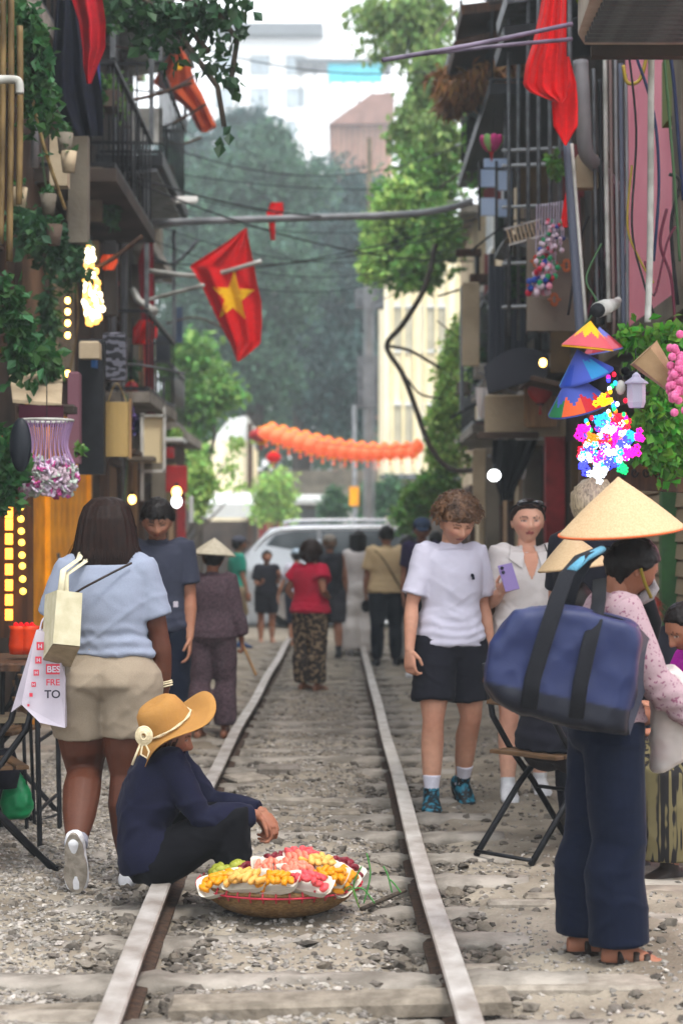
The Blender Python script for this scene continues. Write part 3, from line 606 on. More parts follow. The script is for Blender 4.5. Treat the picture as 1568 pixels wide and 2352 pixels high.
# ================================================================ PEOPLE
def head_shape(sub, o):
    """sculpted head in units of its height; x right, y forward, z up.  returns verts, faces, sphere dirs"""
    U, F = ico(sub); x, y, z = U.T.copy()
    X = .355*x; Y = .44*y; Z = .5*z
    lo = smooth(.05, -.9, z)                                  # towards the chin
    X = X*(1-.30*lo); X = X*(1+.06*G(z-.35, .35))
    back = smooth(.15, -.6, y)*smooth(.0, -.8, z); Y = Y*(1-.42*back)
    Y = Y-.05*smooth(-.1, -.9, z)*smooth(0, .8, y)+.02
    front = smooth(.2, .75, y); Y = Y-front*.035*G(x, .5)     # flatten the face
    ax = np.abs(X)
    Y = Y+front*(-.050*G(ax-.14, .075)*G(Z-.03, .055))        # sockets
    Y = Y+front*.020*G(ax-.13, .09)*G(Z-.12, .035)            # brow
    nz = smooth(.10, -.10, Z)*smooth(-.19, -.13, Z)
    Y = Y+front*(.105*o.get('nose', 1))*G(X, .040+.028*smooth(0, -.13, Z))*nz
    Y = Y+front*.022*G(ax-.055, .03)*G(Z+.125, .03)           # nostrils
    Y = Y+front*.018*G(ax-.17, .07)*G(Z+.08, .08)             # cheeks
    Y = Y+front*.030*G(X, .11)*G(Z+.235, .035)                # mouth mound
    Y = Y+front*.022*G(X, .085)*(G(Z+.215, .016)+1.1*G(Z+.262, .018))
    Y = Y-front*.018*G(X, .09)*G(Z+.239, .008)
    Y = Y+front*.035*G(X, .10)*G(Z+.385, .06)                 # chin
    return np.stack([X, Y, Z], 1), F, U
def head_colors(V, U, skin, o):
    X, Y, Z = V.T; ax = np.abs(X); front = U[:, 1] > .25
    col = np.tile(np.array(skin), (len(V), 1)); lip = np.array(o.get('lip', (skin[0]*.85, skin[1]*.5, skin[2]*.5)))
    m = front & (((X/.098)**2+((Z+.239)/.040)**2) < 1); col[m] = lip
    m = front & (ax < .075) & (np.abs(Z+.239) < .006); col[m] = lip*.35
    ch = front[:, None]*(G(ax-.19, .09)*G(Z+.10, .09))[:, None]; col = col*(1-ch*np.array([0, .18, .15]))
    m = front & (G(X, .06)*G(Z+.12, .05) > .4); col[m] = col[m]*np.array([1, .86, .84])
    hc = np.array(o.get('brow', (.02, .012, .01)))
    m = front & (ax > .055) & (ax < .225) & (np.abs(Z-.105-.02*np.sin((ax-.055)/.17*3.1)) < .017*(1.25-ax*2.5)); col[m] = hc
    ex = (ax-.14)/.058; ez = (Z-.028)/(.024*o.get('eye', 1)); e = front & (ex**2+ez**2 < 1)
    col[e] = (.34, .32, .31)
    m = e & (((ax-.14)/.026)**2+((Z-.028)/.028)**2 < 1); col[m] = o.get('iris', (.03, .015, .01))
    m = front & (np.abs(ex) < 1.1) & (np.abs(Z-.028-.026*np.sqrt(np.clip(1-ex**2/1.3, 0, 1))*o.get('eye', 1)) < .009); col[m] = hc*1.2
    return col
def setcol(me, col):
    a = me.color_attributes.new('Col', 'FLOAT_COLOR', 'POINT'); c = np.ones((len(me.vertices), 4), np.float32); c[:, :3] = col
    a.data.foreach_set('color', c.ravel())
def skinmat(name='skin'):
    m = mat(name, (.5, .3, .2), rough=.58, vcol=True, c2=(.88, .82, .80), scale=9, bump=.12, bscale=90, spec=.22)
    b = m.node_tree.nodes['Principled BSDF']; b.inputs['Subsurface Weight'].default_value = .06; b.inputs['Subsurface Scale'].default_value = .01
    return m
def hand(mb, wrist, d, palm, side, L=.18, curl=.5, spread=.12, thumb=.5, curls=None):
    """D towards the fingertips, PALM the way the palm faces, SIDE +1/-1: thumb towards +/- cross(d, palm)"""
    d = unit(d); palm = unit(palm-d*np.dot(palm, d)); u = np.cross(d, palm)*side; w = np.asarray(wrist, float)
    pl = L*.53
    mb.loft([(w-d*L*.08, L*.14, L*.11, u, palm), (w+d*pl*.1, L*.155, L*.10, u, palm), (w+d*pl*.5, L*.21, L*.085, u, palm), (w+d*pl*.88, L*.225, L*.075, u, palm), (w+d*pl*1.0, L*.20, L*.05, u, palm)], 12, p=2.6)
    fl = [.40, .45, .42, .33]; off = [.165, .055, -.055, -.16]
    for i in range(4):
        a = (off[i]*spread*4); dd = unit(d+u*a*.6); p = w+d*pl*.9+u*L*off[i]; pts = [p]; rs = [L*.052]
        c = (curls[i] if curls else curl)+.07*i; ang = c*.5
        for k, q in enumerate((.42, .32, .26)):
            v = unit(dd*math.cos(ang)+palm*math.sin(ang)); p = p+v*fl[i]*L*q; pts.append(p); rs.append(L*(.049, .045, .038)[k]); ang += c*.95
        mb.limb(pts, rs, 8)
    p = w+d*pl*.22+u*L*.17; a = thumb
    v = unit(d*.75+u*(.75-a*.4)+palm*(.15+a*.5)); p2 = p+v*L*.23; v2 = unit(d*.9+u*(.25-a*.3)+palm*(.15+a*.6)); p3 = p2+v2*L*.19
    mb.limb([w+d*pl*.12+u*L*.08, p, p2, p3], [L*.06, L*.068, L*.055, L*.043], 8)
    return w+d*pl+palm*L*.1

class Human:
    """pose in local coordinates: facing +Y, own right hand towards +X"""
    def __init__(s, label, loc, rz, H, pose, skin, g=1.0, det=1, seed=0, group='people on the railway street', look=None, bust=0, hips=1.0, name='person', sh=1.0, armg=1.0, legg=1.0, feet=True, hs=1.0, body=True):
        s.root = thing(name, label, 'person', loc, rz, group); s.H = H; s.g = g; s.det = det; s.seed = seed; s.skin = skin; s.look = look or {}
        s.vox = {2: .0075, 1: .011, 0: .016}[det]; h = H; po = pose; s.hips = hips; s.hs = hs
        thL, shL = .245*h, .245*h; uaL, faL = .172*h, .150*h
        s.legs = {}; low = []
        for k, sx in (('L', -1), ('R', 1)):
            t, c, f = [unit(v) for v in po.get(k+'leg', ((sx*.04, 0, -1), (0, -.02, -1), (sx*.15, 1, -.05)))]; low.append(-(t[2]*thL+c[2]*shL))
            s.legs[k] = [t, c, f]
        lean = po.get('lean', 0); side = po.get('side', 0)
        pz = po.get('pz', max(low)+.045*h); P = np.array([0, po.get('py', 0), pz]); s.P = P
        up = unit((math.sin(side), math.sin(lean), math.cos(lean))); s.up = up
        pl = po.get('pelvis_lean', lean*.4); up0 = unit((math.sin(side)*.3, math.sin(pl), math.cos(pl)))
        tw = po.get('twist', 0); lat = unit((math.cos(tw), math.sin(tw), 0)); lat = unit(lat-up*np.dot(lat, up)); fw = np.cross(up, lat)
        lat0 = np.array([1., 0, 0]); fw0 = np.cross(up0, lat0); s.lat, s.fw = lat, fw
        T = .30*h; NB = P+up0*T*.35+up*T*.68; s.NB = NB; W1 = P+up0*T*.35
        def sp(t):
            if t <= .35: return P+up0*T*t
            return W1+up*T*(t-.35)*(.68/.65)
        b = bust
        prof = [(-.17, .070*hips, .058), (-.06, .098*hips, .074*hips), (.06, .100*hips, .072*hips), (.2, .092*(hips*.5+.5), .062), (.36, .083, .056), (.55, .092, .064+b*.6), (.70, .098, .066+b), (.84, .098*sh, .058+b*.3), (.94, .080*sh, .046), (1.0, .045, .036)]
        s.prof = [(sp(t), a*h*g, d*h*g, (lat0 if t < .3 else lat), (fw0 if t < .3 else fw), t) for t, a, d in prof]
        hp, hy, hr = po.get('head', (0, 0, 0))
        Rh = np.array(Matrix.Rotation(tw+hy, 3, 'Z') @ Matrix.Rotation(-hp, 3, 'X') @ Matrix.Rotation(hr, 3, 'Y'))
        s.Rh = Rh; hh = .142*h*hs; s.hh = hh
        nk = unit(up*.8+fw*(.25+.35*math.sin(hp))+np.array([0, 0, .35])); s.hc = NB+nk*.014*h+Rh@np.array([0, .10*hh, .46*hh])+np.array(po.get('hoff', (0, 0, 0)))
        s.arms = {}
        for k, sx in (('L', -1), ('R', 1)):
            d1, d2, d3, palm = po.get(k+'arm', ((sx*.14, 0, -1), (sx*.04, .18, -1), (0, .12, -1), (-sx, 0, 0)))
            d1, d2, d3 = unit(d1), unit(d2), unit(d3)
            sh0 = NB-up*.028*h+lat*sx*.084*h*g**.5*sh+np.array(po.get(k+'shrug', (0, 0, 0))); el = sh0+d1*uaL; wr = el+d2*faL
            s.arms[k] = dict(sh=sh0, el=el, wr=wr, d3=d3, palm=np.array(palm, float), sx=sx, curl=po.get(k+'curl', .45))
        ag = g**.7*armg; s.ag = ag
        s.ar = [.036*h*ag, .031*h*ag, .0265*h*ag, .022*h*ag, .0255*h*ag, .021*h*ag, .0155*h]
        lg = g**.8*legg; s.lg = lg
        s.lr = [.062*h*lg, .056*h*lg, .045*h*lg, .034*h*lg, .0365*h*lg, .032*h*lg, .0215*h*(lg*.5+.5)]
        mb = MB()
        s.torso(mb, -.003, 9, 1); mb.limb([NB-up*.03*h, NB+nk*.03*h, s.hc+Rh@np.array([0, -.10*hh, -.15*hh])], [.034*h, .030*h, .031*h], 12)
        for k in 'LR':
            A = s.arms[k]; mb.limb(s.armpts(k), s.ar, 12)
            mb.limb([NB-up*.045*h+lat*A['sx']*.03*h, A['sh']-up*.004*h], [.033*h, .032*h], 12)
            hj = P+lat0*(.052*h*hips*(1 if k == 'R' else -1))-up0*.01*h; t, c, f = s.legs[k]; kn = hj+t*thL; an = kn+c*shL; s.legs[k] += [hj, kn, an]
            cb = unit(np.cross(np.cross(c, f), c))*-1
            s.legs[k].append([hj, hj+t*thL*.4, hj+t*thL*.75, kn, kn+c*shL*.3+cb*.012*h, kn+c*shL*.6+cb*.006*h, an])
            mb.limb(s.legs[k][6], s.lr, 14)
            if feet: s.foot(mb, k, 0)
        nb = MB(); add_mesh(nb, remesh(mb, s.vox, 3))
        if not body: nb = MB()
        for k in 'LR':
            A = s.arms[k]; hb = MB(); hand(hb, A['wr'], A['d3'], A['palm'], po.get(k+'thumb', 1) * (1 if np.dot(np.cross(A['d3'], A['palm']), [0, 1, 0]) > 0 else -1) if k+'tside' not in po else po[k+'tside'], .105*h*1.05, A['curl'], thumb=po.get(k+'th', .5), curls=po.get(k+'curls'))
            add_mesh(nb, remesh(hb, .0036 if det > 1 else .005 if det else .008, 2))
        nv = nb.n
        HV, HF, U = head_shape(5 if det > 1 else 4, s.look)
        s.HV, s.HF, s.U = HV, HF, U
        nb.add(s.toworld(HV), HF)
        ears = MB()
        for sx in (-1, 1):
            ears.ball((sx*.352, .0, -.03), (.028, .062, .10), 10, R=rotm(0, sx*.1, sx*.35)); ears.ball((sx*.345, .01, -.11), (.022, .04, .04), 8)
        EV = np.concatenate(ears.V); nb.add(s.toworld(EV), ears.F)
        me = nb.mesh('person_body'); col = np.tile(np.array(skin), (nb.n, 1)); AV = np.concatenate(nb.V)
        for k in 'LR':
            for c_, r_, a_ in ((s.legs[k][4], .045, .30), (s.arms[k]['el'], .03, .28), (s.arms[k]['wr']+s.arms[k]['d3']*.05*h, .035, .15)):
                col *= 1-a_*np.exp(-(np.linalg.norm(AV-c_, axis=1)/(r_*h))**2)[:, None]*np.array([.6, 1, 1.05])
        col *= (1+.10*fbm(AV, 9, 3, seed)+.07*vnoise(AV, 60, seed+2))[:, None]
        if HV is not None: col[nv:nv+len(HV)] = head_colors(HV, U, skin, s.look)
        setcol(me, col); s.body = link('body', me, skinmat(), s.root, local=True)
    def toworld(s, V): return s.hc+(V*s.hh)@s.Rh.T
    def hl(s, p): return s.hc+s.Rh@(np.asarray(p, float)*s.hh)
    def armpts(s, k, t1=2.0):
        A = s.arms[k]; a, e, w = A['sh'], A['el'], A['wr']
        return [a, a+(e-a)*.4, a+(e-a)*.8, e, e+(w-e)*.3, e+(w-e)*.65, w]
    def torso(s, mb, off, n1, n0=0):
        mb.loft([(c, a+off, d+off, u, v) for c, a, d, u, v, t in s.prof[n0:n1]], 24, p=2.3)
    def foot(s, mb, k, off):
        t, c, f, hj, kn, an, pts = s.legs[k]; h = s.H; lat = unit(np.cross(f, c)); dn = unit(np.cross(f, lat)); dn = dn if np.dot(dn, c) > 0 else -dn
        L = .15*h; b = an-f*L*.28+dn*.022*h
        mb.loft([(b, .016*h+off, .018*h+off, lat, dn), (b+f*L*.12, .021*h+off, .026*h+off, lat, dn), (an+f*.01*h+dn*.012*h, .022*h+off, .030*h+off, lat, dn), (an+f*L*.3+dn*.020*h, .026*h+off, .022*h+off, lat, dn), (an+f*L*.55+dn*.028*h, .029*h+off, .015*h+off, lat, dn), (an+f*L*.72+dn*.032*h, .022*h+off, .011*h+off, lat, dn)], 14)
        mb.limb([an-c*.03*h, an+dn*.012*h], [.021*h+off, .022*h+off], 12)
    # -------- clothes
    def finish(s, mb, name, m, wr=.006, zr=None, vox=None, it=3, freq=1.0, label=None, sag=.5):
        me = remesh(mb, vox or s.vox*1.05, it, name)
        if wr:
            V = get_co(me); N = get_no(me); sd = s.seed*13+len(name)
            Wp = V+.06*np.stack([fbm(V, 5, 2, sd), fbm(V, 5, 2, sd+5), fbm(V, 5, 2, sd+9)], 1)
            r = fbm(Wp*np.array([1, 1, 1.6]), 4*freq, 2, sd+3); n1_ = vnoise(Wp@rotm(0, .6, .3).T*np.array([.8, .8, 2.2]), 6.5*freq, sd+8); n2_ = vnoise(Wp@rotm(0, -.5, -.4).T*np.array([.7, .7, 2.0]), 11*freq, sd+18)
            rd = G(n1_, .16)*1.3+G(n2_, .16)*.7-.45
            if zr: k_ = smooth(zr[1], zr[0], V[:, 2]); rd = rd*(.30+.85*k_)+.8*k_**2*np.sin(V[:, 2]*120+6*vnoise(V, 5, sd))*G(k_-.85, .35)
            V = V+N*(wr*(.7*r+1.1*rd*sag))[:, None]; E = np.empty(len(me.edges)*2, np.int32); me.edges.foreach_get('vertices', E); E = E.reshape(-1, 2); cn = np.bincount(E.ravel(), minlength=len(V))[:, None]
            for _ in range(2):
                A_ = np.zeros_like(V); np.add.at(A_, E[:, 0], V[E[:, 1]]); np.add.at(A_, E[:, 1], V[E[:, 0]]); V = V*.45+A_/cn*.55
            set_co(me, V)
        return link(name, me, m, s.root, local=True, **({'label': label} if label else {}))
    def top(s, m, sleeve=.5, hem=-.06, off=.014, flare=.0, wr=.006, name='shirt', sl_off=.012, sl_flare=.008, neck=1.0, label=None, cuff=0, n1=9):
        mb = MB(); P = [q for q in s.prof[:n1] if q[5] >= hem-.001]
        secs = [(c, a+off+flare*max(0, (.7-t))*1.2, d+off+flare*max(0, (.7-t)), u, v) for c, a, d, u, v, t in P]
        mb.loft(secs, 28, p=2.3); h = s.H
        if n1 >= 9:
            nb_ = s.NB; mb.limb([nb_-s.up*.06*h, nb_-s.up*.012*h*neck], [.05*h, .037*h+off*.2], 16)
        for k in 'LR':
            A = s.arms[k]
            if n1 >= 9: mb.limb([s.NB-s.up*.045*h+s.lat*A['sx']*.03*h, (s.NB-s.up*.045*h+s.lat*A['sx']*.03*h)*.4+A['sh']*.6, A['sh']], [.033*h+off*.3, .034*h+off*.3, .035*h*s.ag+off*.4], 16)
            if sleeve <= 0: continue
            pts = s.armpts(k); tt = [0, .22, .44, .55, .7, .85, 1.0]; out = []; rr = []
            for i in range(7):
                if tt[i] <= sleeve: out.append(pts[i]); rr.append(s.ar[i]+sl_off+sl_flare*tt[i]/max(sleeve, .1))
                else:
                    q = (sleeve-tt[i-1])/(tt[i]-tt[i-1]); out.append(pts[i-1]+(pts[i]-pts[i-1])*q); rr.append(s.ar[i-1]+(s.ar[i]-s.ar[i-1])*q+sl_off+sl_flare); break
            if len(out) > 1:
                # flat sleeve end
                mb.tube([out[0]-(out[1]-out[0])*.3]+out, [rr[0]*.9]+rr, 18)
                if cuff: mb.tube([out[-1]-(out[-1]-out[-2])*.12, out[-1]], [rr[-1]+cuff, rr[-1]+cuff], 18)
        return s.finish(mb, name, m, wr, label=label, zr=(P[0][0][2], s.NB[2]-.08) if s.up[2] > .97 else None)
    def pants(s, m, length=1.0, off=.012, flare=0, wr=.005, top=.2, name='trousers', hipoff=None, label=None, knee=0):
        mb = MB(); P = [q for q in s.prof if q[5] <= top+.001]; ho = off if hipoff is None else hipoff
        mb.loft([(c, a+ho, d+ho, u, v) for c, a, d, u, v, t in P], 28, p=2.3)
        for k in 'LR':
            pts = s.legs[k][6]; tt = [0, .2, .375, .5, .65, .8, 1.0]; out = []; rr = []
            for i in range(7):
                r = s.lr[i]+off+flare*max(0, tt[i]-.15)/.85+(knee if i == 3 else 0)
                if tt[i] <= length: out.append(pts[i]); rr.append(r)
                else:
                    q = (length-tt[i-1])/(tt[i]-tt[i-1]); r0 = s.lr[i-1]+off+flare*max(0, tt[i-1]-.15)/.85; out.append(pts[i-1]+(pts[i]-pts[i-1])*q); rr.append(r0+(r-r0)*q); break
            rr[0] = rr[0]*.98
            mb.tube([out[0]-(out[1]-out[0])*.15]+out, [rr[0]*.92]+rr, 20); mb.limb([out[0], out[1]], [s.lr[0]+off, rr[1]*.98], 18)
        return s.finish(mb, name, m, wr, label=label, freq=.9)
    def shoes(s, m, sole=None, off=.006, name='shoe', socks=None, sock_t=.8):
        for k in 'LR':
            mb = MB(); s.foot(mb, k, off); me = remesh(mb, min(.008, s.vox), 2, name)
            sh = link(name, me, m, s.root, local=True)
            t, c, f, hj, kn, an, pts = s.legs[k]; h = s.H; lat = unit(np.cross(f, c)); dn = unit(np.cross(f, lat)); dn = dn if np.dot(dn, c) > 0 else -dn
            if sole:
                L = .15*h; b = an-f*L*.28+dn*(.022*h+.012); q = MB(); out = []
                for a in np.linspace(0, 2*math.pi, 28, endpoint=False):
                    y = -math.cos(a); wv = math.sin(a)*(.029 if y > 0 else .0245)*h*(1-.12*G(np.array(y+.1), .35)); out.append((wv*1.12+lat[0]*0, (y*.5+.5)*L*1.10-.012))
                q.prism([(p[0], p[1]) for p in out], b+dn*.008, lat, f, dn*.018, 0)
                link('sole', q.mesh('sole', False), sole, sh, local=True)
            if socks:
                q = MB(); q.tube([kn+c*(.245*h)*sock_t, kn+c*(.245*h)*(sock_t+1)/2, an+dn*.01], [s.lr[5]*.5+s.lr[6]*.5+.004, s.lr[6]+.005, s.lr[6]+.008], 16)
                link('sock', remesh(q, .006, 1, 'sock'), socks, s.root, local=True)
    # -------- hair and hats
    def cap_hair(s, m, front=.24, side=-.02, back=-.30, th=.06, rough=.02, freq=9, name='hair', tall=0, sub=None):
        U, F = ico(5 if s.det > 1 else 4); V = s.HV.copy() if len(s.HV) == len(U) else head_shape(5 if s.det > 1 else 4, s.look)[0]
        y = U[:, 1]; z = V[:, 2]
        line = np.where(y > 0, side+(front-side)*smooth(.1, .75, y), side+(back-side)*smooth(0, .7, -y))
        line = line+.03*vnoise(U, 6, s.seed)
        mk = smooth(-.03, .04, z-line); N = unit_rows(V*np.array([1/.36**2, 1/.45**2, 1/.5**2]))
        d = mk*(th+tall*smooth(.1, .5, z)+rough*fbm(U, freq, 2, s.seed+4)+rough*.6*vnoise(U*np.array([3, 3, 1]), freq*1.7, s.seed+7))-.05*(1-mk)
        return link(name, fastmesh(name, s.toworld(V+N*d[:, None]), np.array(F), True), m, s.root, local=True)
    def strands(s, m, n=500, L=.5, wid=.012, origin=(0, .0, .52), zmin=-.1, th=.07, curly=0, name='hair_strands', parent=None, ymax=.9, gravity=.6, out=.02, segs=8):
        rg = np.random.default_rng(s.seed+5); Vs = []; Fs = []; nv = 0
        for i in range(n):
            a = rg.random()*2*math.pi; e = math.acos(1-rg.random()*1.15) if not curly else math.acos(1-rg.random()*1.25)
            u = np.array([math.sin(e)*math.cos(a), math.sin(e)*math.sin(a), math.cos(e)])
            p = u*np.array([.37+th, .45+th, .5+th])
            if p[2] < zmin or (u[1] > ymax and p[2] < .3): continue
            if p[1] > .12 and p[2] < .30: continue
            if curly and p[2] < .0 and rg.random() < .5: continue
            pts = [p]; l = L*(.5+.7*rg.random()); ph = rg.random()*6.3
            t = np.cross(u, rg.normal(size=3)); t = unit(t)
            for k in range(segs):
                q = pts[-1]
                if curly:
                    b = np.cross(u, t); ang = ph+k*1.1; st = (t*math.cos(ang)+b*math.sin(ang))*curly+u*curly*.25
                    q = q+st
                else:
                    st = np.array([q[0]*.5, q[1]*.5, -gravity])+rg.normal(size=3)*.10; st = unit(st)*l/segs; q = q+st
                    r = (q[0]/(.37+th))**2+(q[1]/(.45+th))**2+(max(q[2], 0)/(.5+th))**2
                    if r < 1: q = np.array([q[0], q[1], q[2]])*np.array([r**-.5, r**-.5, 1])
                    q = q+np.array([q[0], q[1], 0])*out*.1
                pts.append(q)
            pts = np.array(pts); T = np.gradient(pts, axis=0); sd = np.cross(T, pts*np.array([1, 1, .2])); sd /= np.linalg.norm(sd, axis=1, keepdims=True)+1e-9
            w = wid*(.6+.8*rg.random())*np.sin(np.linspace(.5, 2.9, len(pts)))[:, None]
            Nn = unit_rows(pts)*wid*.5
            V = np.stack([pts-sd*w, pts+Nn, pts+sd*w], 1).reshape(-1, 3); Vs.append(V)
            for k in range(len(pts)-1):
                for c in (0, 1): Fs.append((nv+3*k+c, nv+3*k+c+1, nv+3*k+3+c+1, nv+3*k+3+c))
            nv += len(V)
        V = s.toworld(np.concatenate(Vs))
        return link(name, fastmesh(name, V, np.array(Fs), True), m, parent or s.root, local=True, kind='stuff')
def unit_rows(V): return V/(np.linalg.norm(V, axis=1, keepdims=True)+1e-9)

def conical_hat(name, m, c, R, Hh, tilt, parent=None, local=False, rim=None, n=72, **k):
    """woven cone, open below, C is the centre of the rim; TILT a rotation matrix"""
    prof = []; K = 22
    for i in range(K+1):
        t = i/K; prof.append((max(.002, R*t)+.0022*(i % 2), Hh*(1-t)-.0014*(i % 2)+.006*math.sin(t*3.14)))
    prof.append((R*.985, -.004))
    for i in range(K, -1, -1):
        t = i/K; prof.append((max(.001, R*t-.006), Hh*(1-t)-.007))
    mb = MB(); mb.lathe(prof, c, n, tilt); V = mb.V[0]
    h = mb.build(name, m, parent, True, local, **k)
    if rim:
        q = MB(); a = np.linspace(0, 2*math.pi, n, endpoint=False); P = np.stack([R*np.cos(a), R*np.sin(a), 0*a-.001], 1)@np.asarray(tilt).T+np.asarray(c)
        q.tube(np.vstack([P, P[:1]]), .0042, 6, False); ri = q.build('rim', rim, h, True, local=True) if local else link('rim', q.mesh('rim'), rim, h)
    return h
# ================================================================ THE PEOPLE IN THE PHOTOGRAPH
def fab(n, a, b=None, rough=.85, sheen=.03, sc=300, bump=.12, **k): return mat(n, C(a), rough, c2=C(b) if b else tuple(v*.85 for v in C(a)), scale=sc, bump=bump, bscale=350, sheen=sheen, **dict(dict(spec=.08), **k))
hair_blk = mat('hair_black', C('#17110f'), .38, c2=C('#0c0909'), scale=30, stretch=(5, 5, .6), spec=.1); hair_brn = mat('hair_brown', C('#6b4a30'), .5, c2=C('#3f2a1b'), scale=14, spec=.4, island=.3)
hair_dkb = mat('hair_dark_brown', C('#241611'), .5, c2=C('#170f0d'), scale=25, stretch=(5, 5, .6), island=.25, spec=.08); hair_bld = mat('hair_blond', C('#a8987c'), .5, c2=C('#6f6350'), scale=25, stretch=(4, 4, .6), island=.3); hair_red = mat('hair_red', C('#7a2c22'), .45, c2=C('#4c1a16'), scale=20, stretch=(4, 4, .6))
sk_lt = C('#b98a72'); sk_md = C('#966a54'); sk_dk = C('#4c2a1c'); sk_tan = C('#875a45')
white_t = fab('cotton_white', '#bfbcca', '#b5b2c1'); white_s = fab('linen_white', '#c9c2c0', '#bfb8b5'); lblue = fab('linen_pale_blue', '#7d8494', '#737a8a'); beige = fab('cotton_beige', '#85796a', '#7b6f5f')
blk_c = fab('cotton_black', '#1d1d26', '#16161d'); slate = fab('cotton_slate', '#343745', '#2b2e3b'); navy = fab('cotton_navy', '#15172c', '#10111f'); jean = fab('denim_dark', '#101728', '#0b101c'); black_p = fab('cloth_black', '#0b0b10', '#08080b')
solem = mat('rubber_sole', C('#8b8378'), .8, c2=C('#6f675d'), scale=30, bump=.4); shoe_w = mat('shoe_white', C('#c9c9cc'), .55, c2=C('#b2b2b6'), scale=20); sock_g = fab('sock_grey', '#8d8e99', '#7b7c88'); sock_w = fab('sock_white', '#cfccd6', '#bdbac6'); shoe_t = mat('shoe_teal', C('#1f6f86'), .5, c2=C('#070b10'), scale=42, spec=.3, contrast=(.42, .52)); leather = mat('leather_dark', C('#2b201a'), .5, c2=C('#1c1512'), scale=20)
palm_l = mat('palm_leaf', C('#b89f7d'), rough=.6, c2=C('#a88c68'), scale=160, bump=.4, spec=.2); palm_w = mat('palm_leaf_pale', C('#b3ab98'), .65, c2=C('#9f9784'), scale=40, bump=.3); felt = mat('felt_tan', C('#8f6632'), .8, c2=C('#946a35'), scale=40, bump=.15); cord = mat('cord_cream', C('#cdbf9f'), .8, c2=C('#b1a385'), scale=60); orange_rim = mat('rim_orange', C('#b3562c'), .6)
def rzof(deg): return math.radians(deg)
def at(px, Z): return (px2(px, Z), Z)
def gl(px, Z, dz=0): x = px2(px, Z); return (x, Z, max(gz1(x, Z), -.01)+dz)
AW, FW = 0.0, math.pi

# 1 ---- woman walking away on the left
h = Human('woman walking away in a pale blue shirt and beige shorts, white tote on her shoulder', gl(242, 7.8), AW, 1.60,
    dict(Lleg=((.02, .16, -1), (.02, -.86, -.72), (.02, .30, -1)), Rleg=((-.02, .02, -1), (.03, -.02, -1), (.25, 1, -.05)), lean=.05,
         Rarm=((.30, .05, -1), (.10, .12, -1), (.05, .2, -1), (-1, 0, 0)), Larm=((-.34, .02, -1), (-.05, .75, -.45), (0, 1, -.2), (1, 0, 0)), head=(.1, 0, 0)),
    sk_dk, g=1.07, det=2, seed=1, hips=1.22, armg=1.15, legg=1.30, look=dict(brow=(.01, .008, .008)))
h.top(lblue, sleeve=.42, hem=.2, off=.020, flare=.016, wr=.012, sl_off=.009, sl_flare=.020); sho = h.pants(beige, .29, off=.010, flare=.018, wr=.006, top=.37, name='shorts', hipoff=.016)
V = get_co(sho.data); k_ = smooth(h.P[2]+.10, h.P[2]-.02, V[:, 2])*(V[:, 1] < 0); V[:, 1] += .011*G(V[:, 0]+.0, .018)*k_; V[:, 1] -= .020*k_*(G(V[:, 0]-.09, .07)+G(V[:, 0]+.09, .07))*G(V[:, 2]-h.P[2]+.02, .10); set_co(sho.data, V)
h.shoes(shoe_w, solem, off=.006, socks=sock_g, sock_t=.74)
# long straight hair
mb = MB(); hc, hh = h.hc, h.hh; X_, Y_, Z_ = np.eye(3)
secs = []
for z, a, b, yo in ((.60, .12, .12, .02), (.55, .28, .26, .0), (.42, .42, .42, .0), (.2, .50, .50, -.02), (-.1, .56, .50, -.05), (-.45, .62, .44, -.10), (-.8, .68, .38, -.13), (-1.12, .70, .30, -.15), (-1.34, .62, .20, -.18)):
    secs.append((hc+np.array([0, yo*hh, z*hh]), a*hh, b*hh, X_, Y_))
mb.loft(secs, 64, p=2.2); me = remesh(mb, .007, 2, 'hair'); V = get_co(me); N = get_no(me)
an = np.arctan2(V[:, 1]-hc[1], V[:, 0]-hc[0]); A3 = np.stack([an*7, V[:, 2]*1.2, 0*an], 1); set_co(me, V+N*(.008*fbm(A3, 1.2, 3, 3))[:, None])
h.hair = link('hair', me, hair_dkb, h.root, local=True)
def long_strands(h, n, z0, z1, a0, a1, b0, b1, m, yo=-.13, wid=.004, jag=.16, seed=3, front=False, parent=None):
    rg = np.random.default_rng(seed); Vs = []; Fs = []; nv = 0
    for i in range(n):
        th = rg.random()*2*math.pi
        if not front and math.sin(th) > .55: continue
        ze = z1-jag*rg.random()+jag*.6*rg.random(); zz = np.linspace(z0-.25*rg.random(), ze, 9); k = (zz-z0)/(z1-z0)
        A = (a0+(a1-a0)*np.clip(k, 0, 1))*(1.0+.05*rg.normal()*np.clip(k, 0, 1)); Bb = b0+(b1-b0)*np.clip(k, 0, 1); t2 = th+.05*rg.normal()*k
        P = np.stack([A*np.cos(t2), Bb*np.sin(t2)+yo*np.clip(k, 0, 1), zz], 1)*h.hh+h.hc; P += rg.normal(size=3)*.002
        sd = np.array([-math.sin(th), math.cos(th), 0])*wid*(.5+rg.random()); w = np.linspace(1, .15, 9)[:, None]**.5
        nn = np.array([math.cos(th), math.sin(th), 0])*wid*.5
        V = np.stack([P-sd*w, P+nn, P+sd*w], 1).reshape(-1, 3); Vs.append(V)
        for q in range(8):
            for c in (0, 1): Fs.append((nv+3*q+c, nv+3*q+c+1, nv+3*q+3+c+1, nv+3*q+3+c))
        nv += 27
    return link('hair_strands', fastmesh('hair_strands', np.concatenate(Vs), np.array(Fs), True), m, parent or h.root, local=True, kind='stuff')
long_strands(h, 620, .1, -1.50, .52, .72, .51, .30, hair_dkb); long_strands(h, 420, .53, -.5, .24, .64, .22, .50, hair_dkb, yo=-.08, seed=8, wid=.003)
q = MB(); wr_ = h.arms['R']['wr']; a_ = unit(h.arms['R']['el']-wr_)
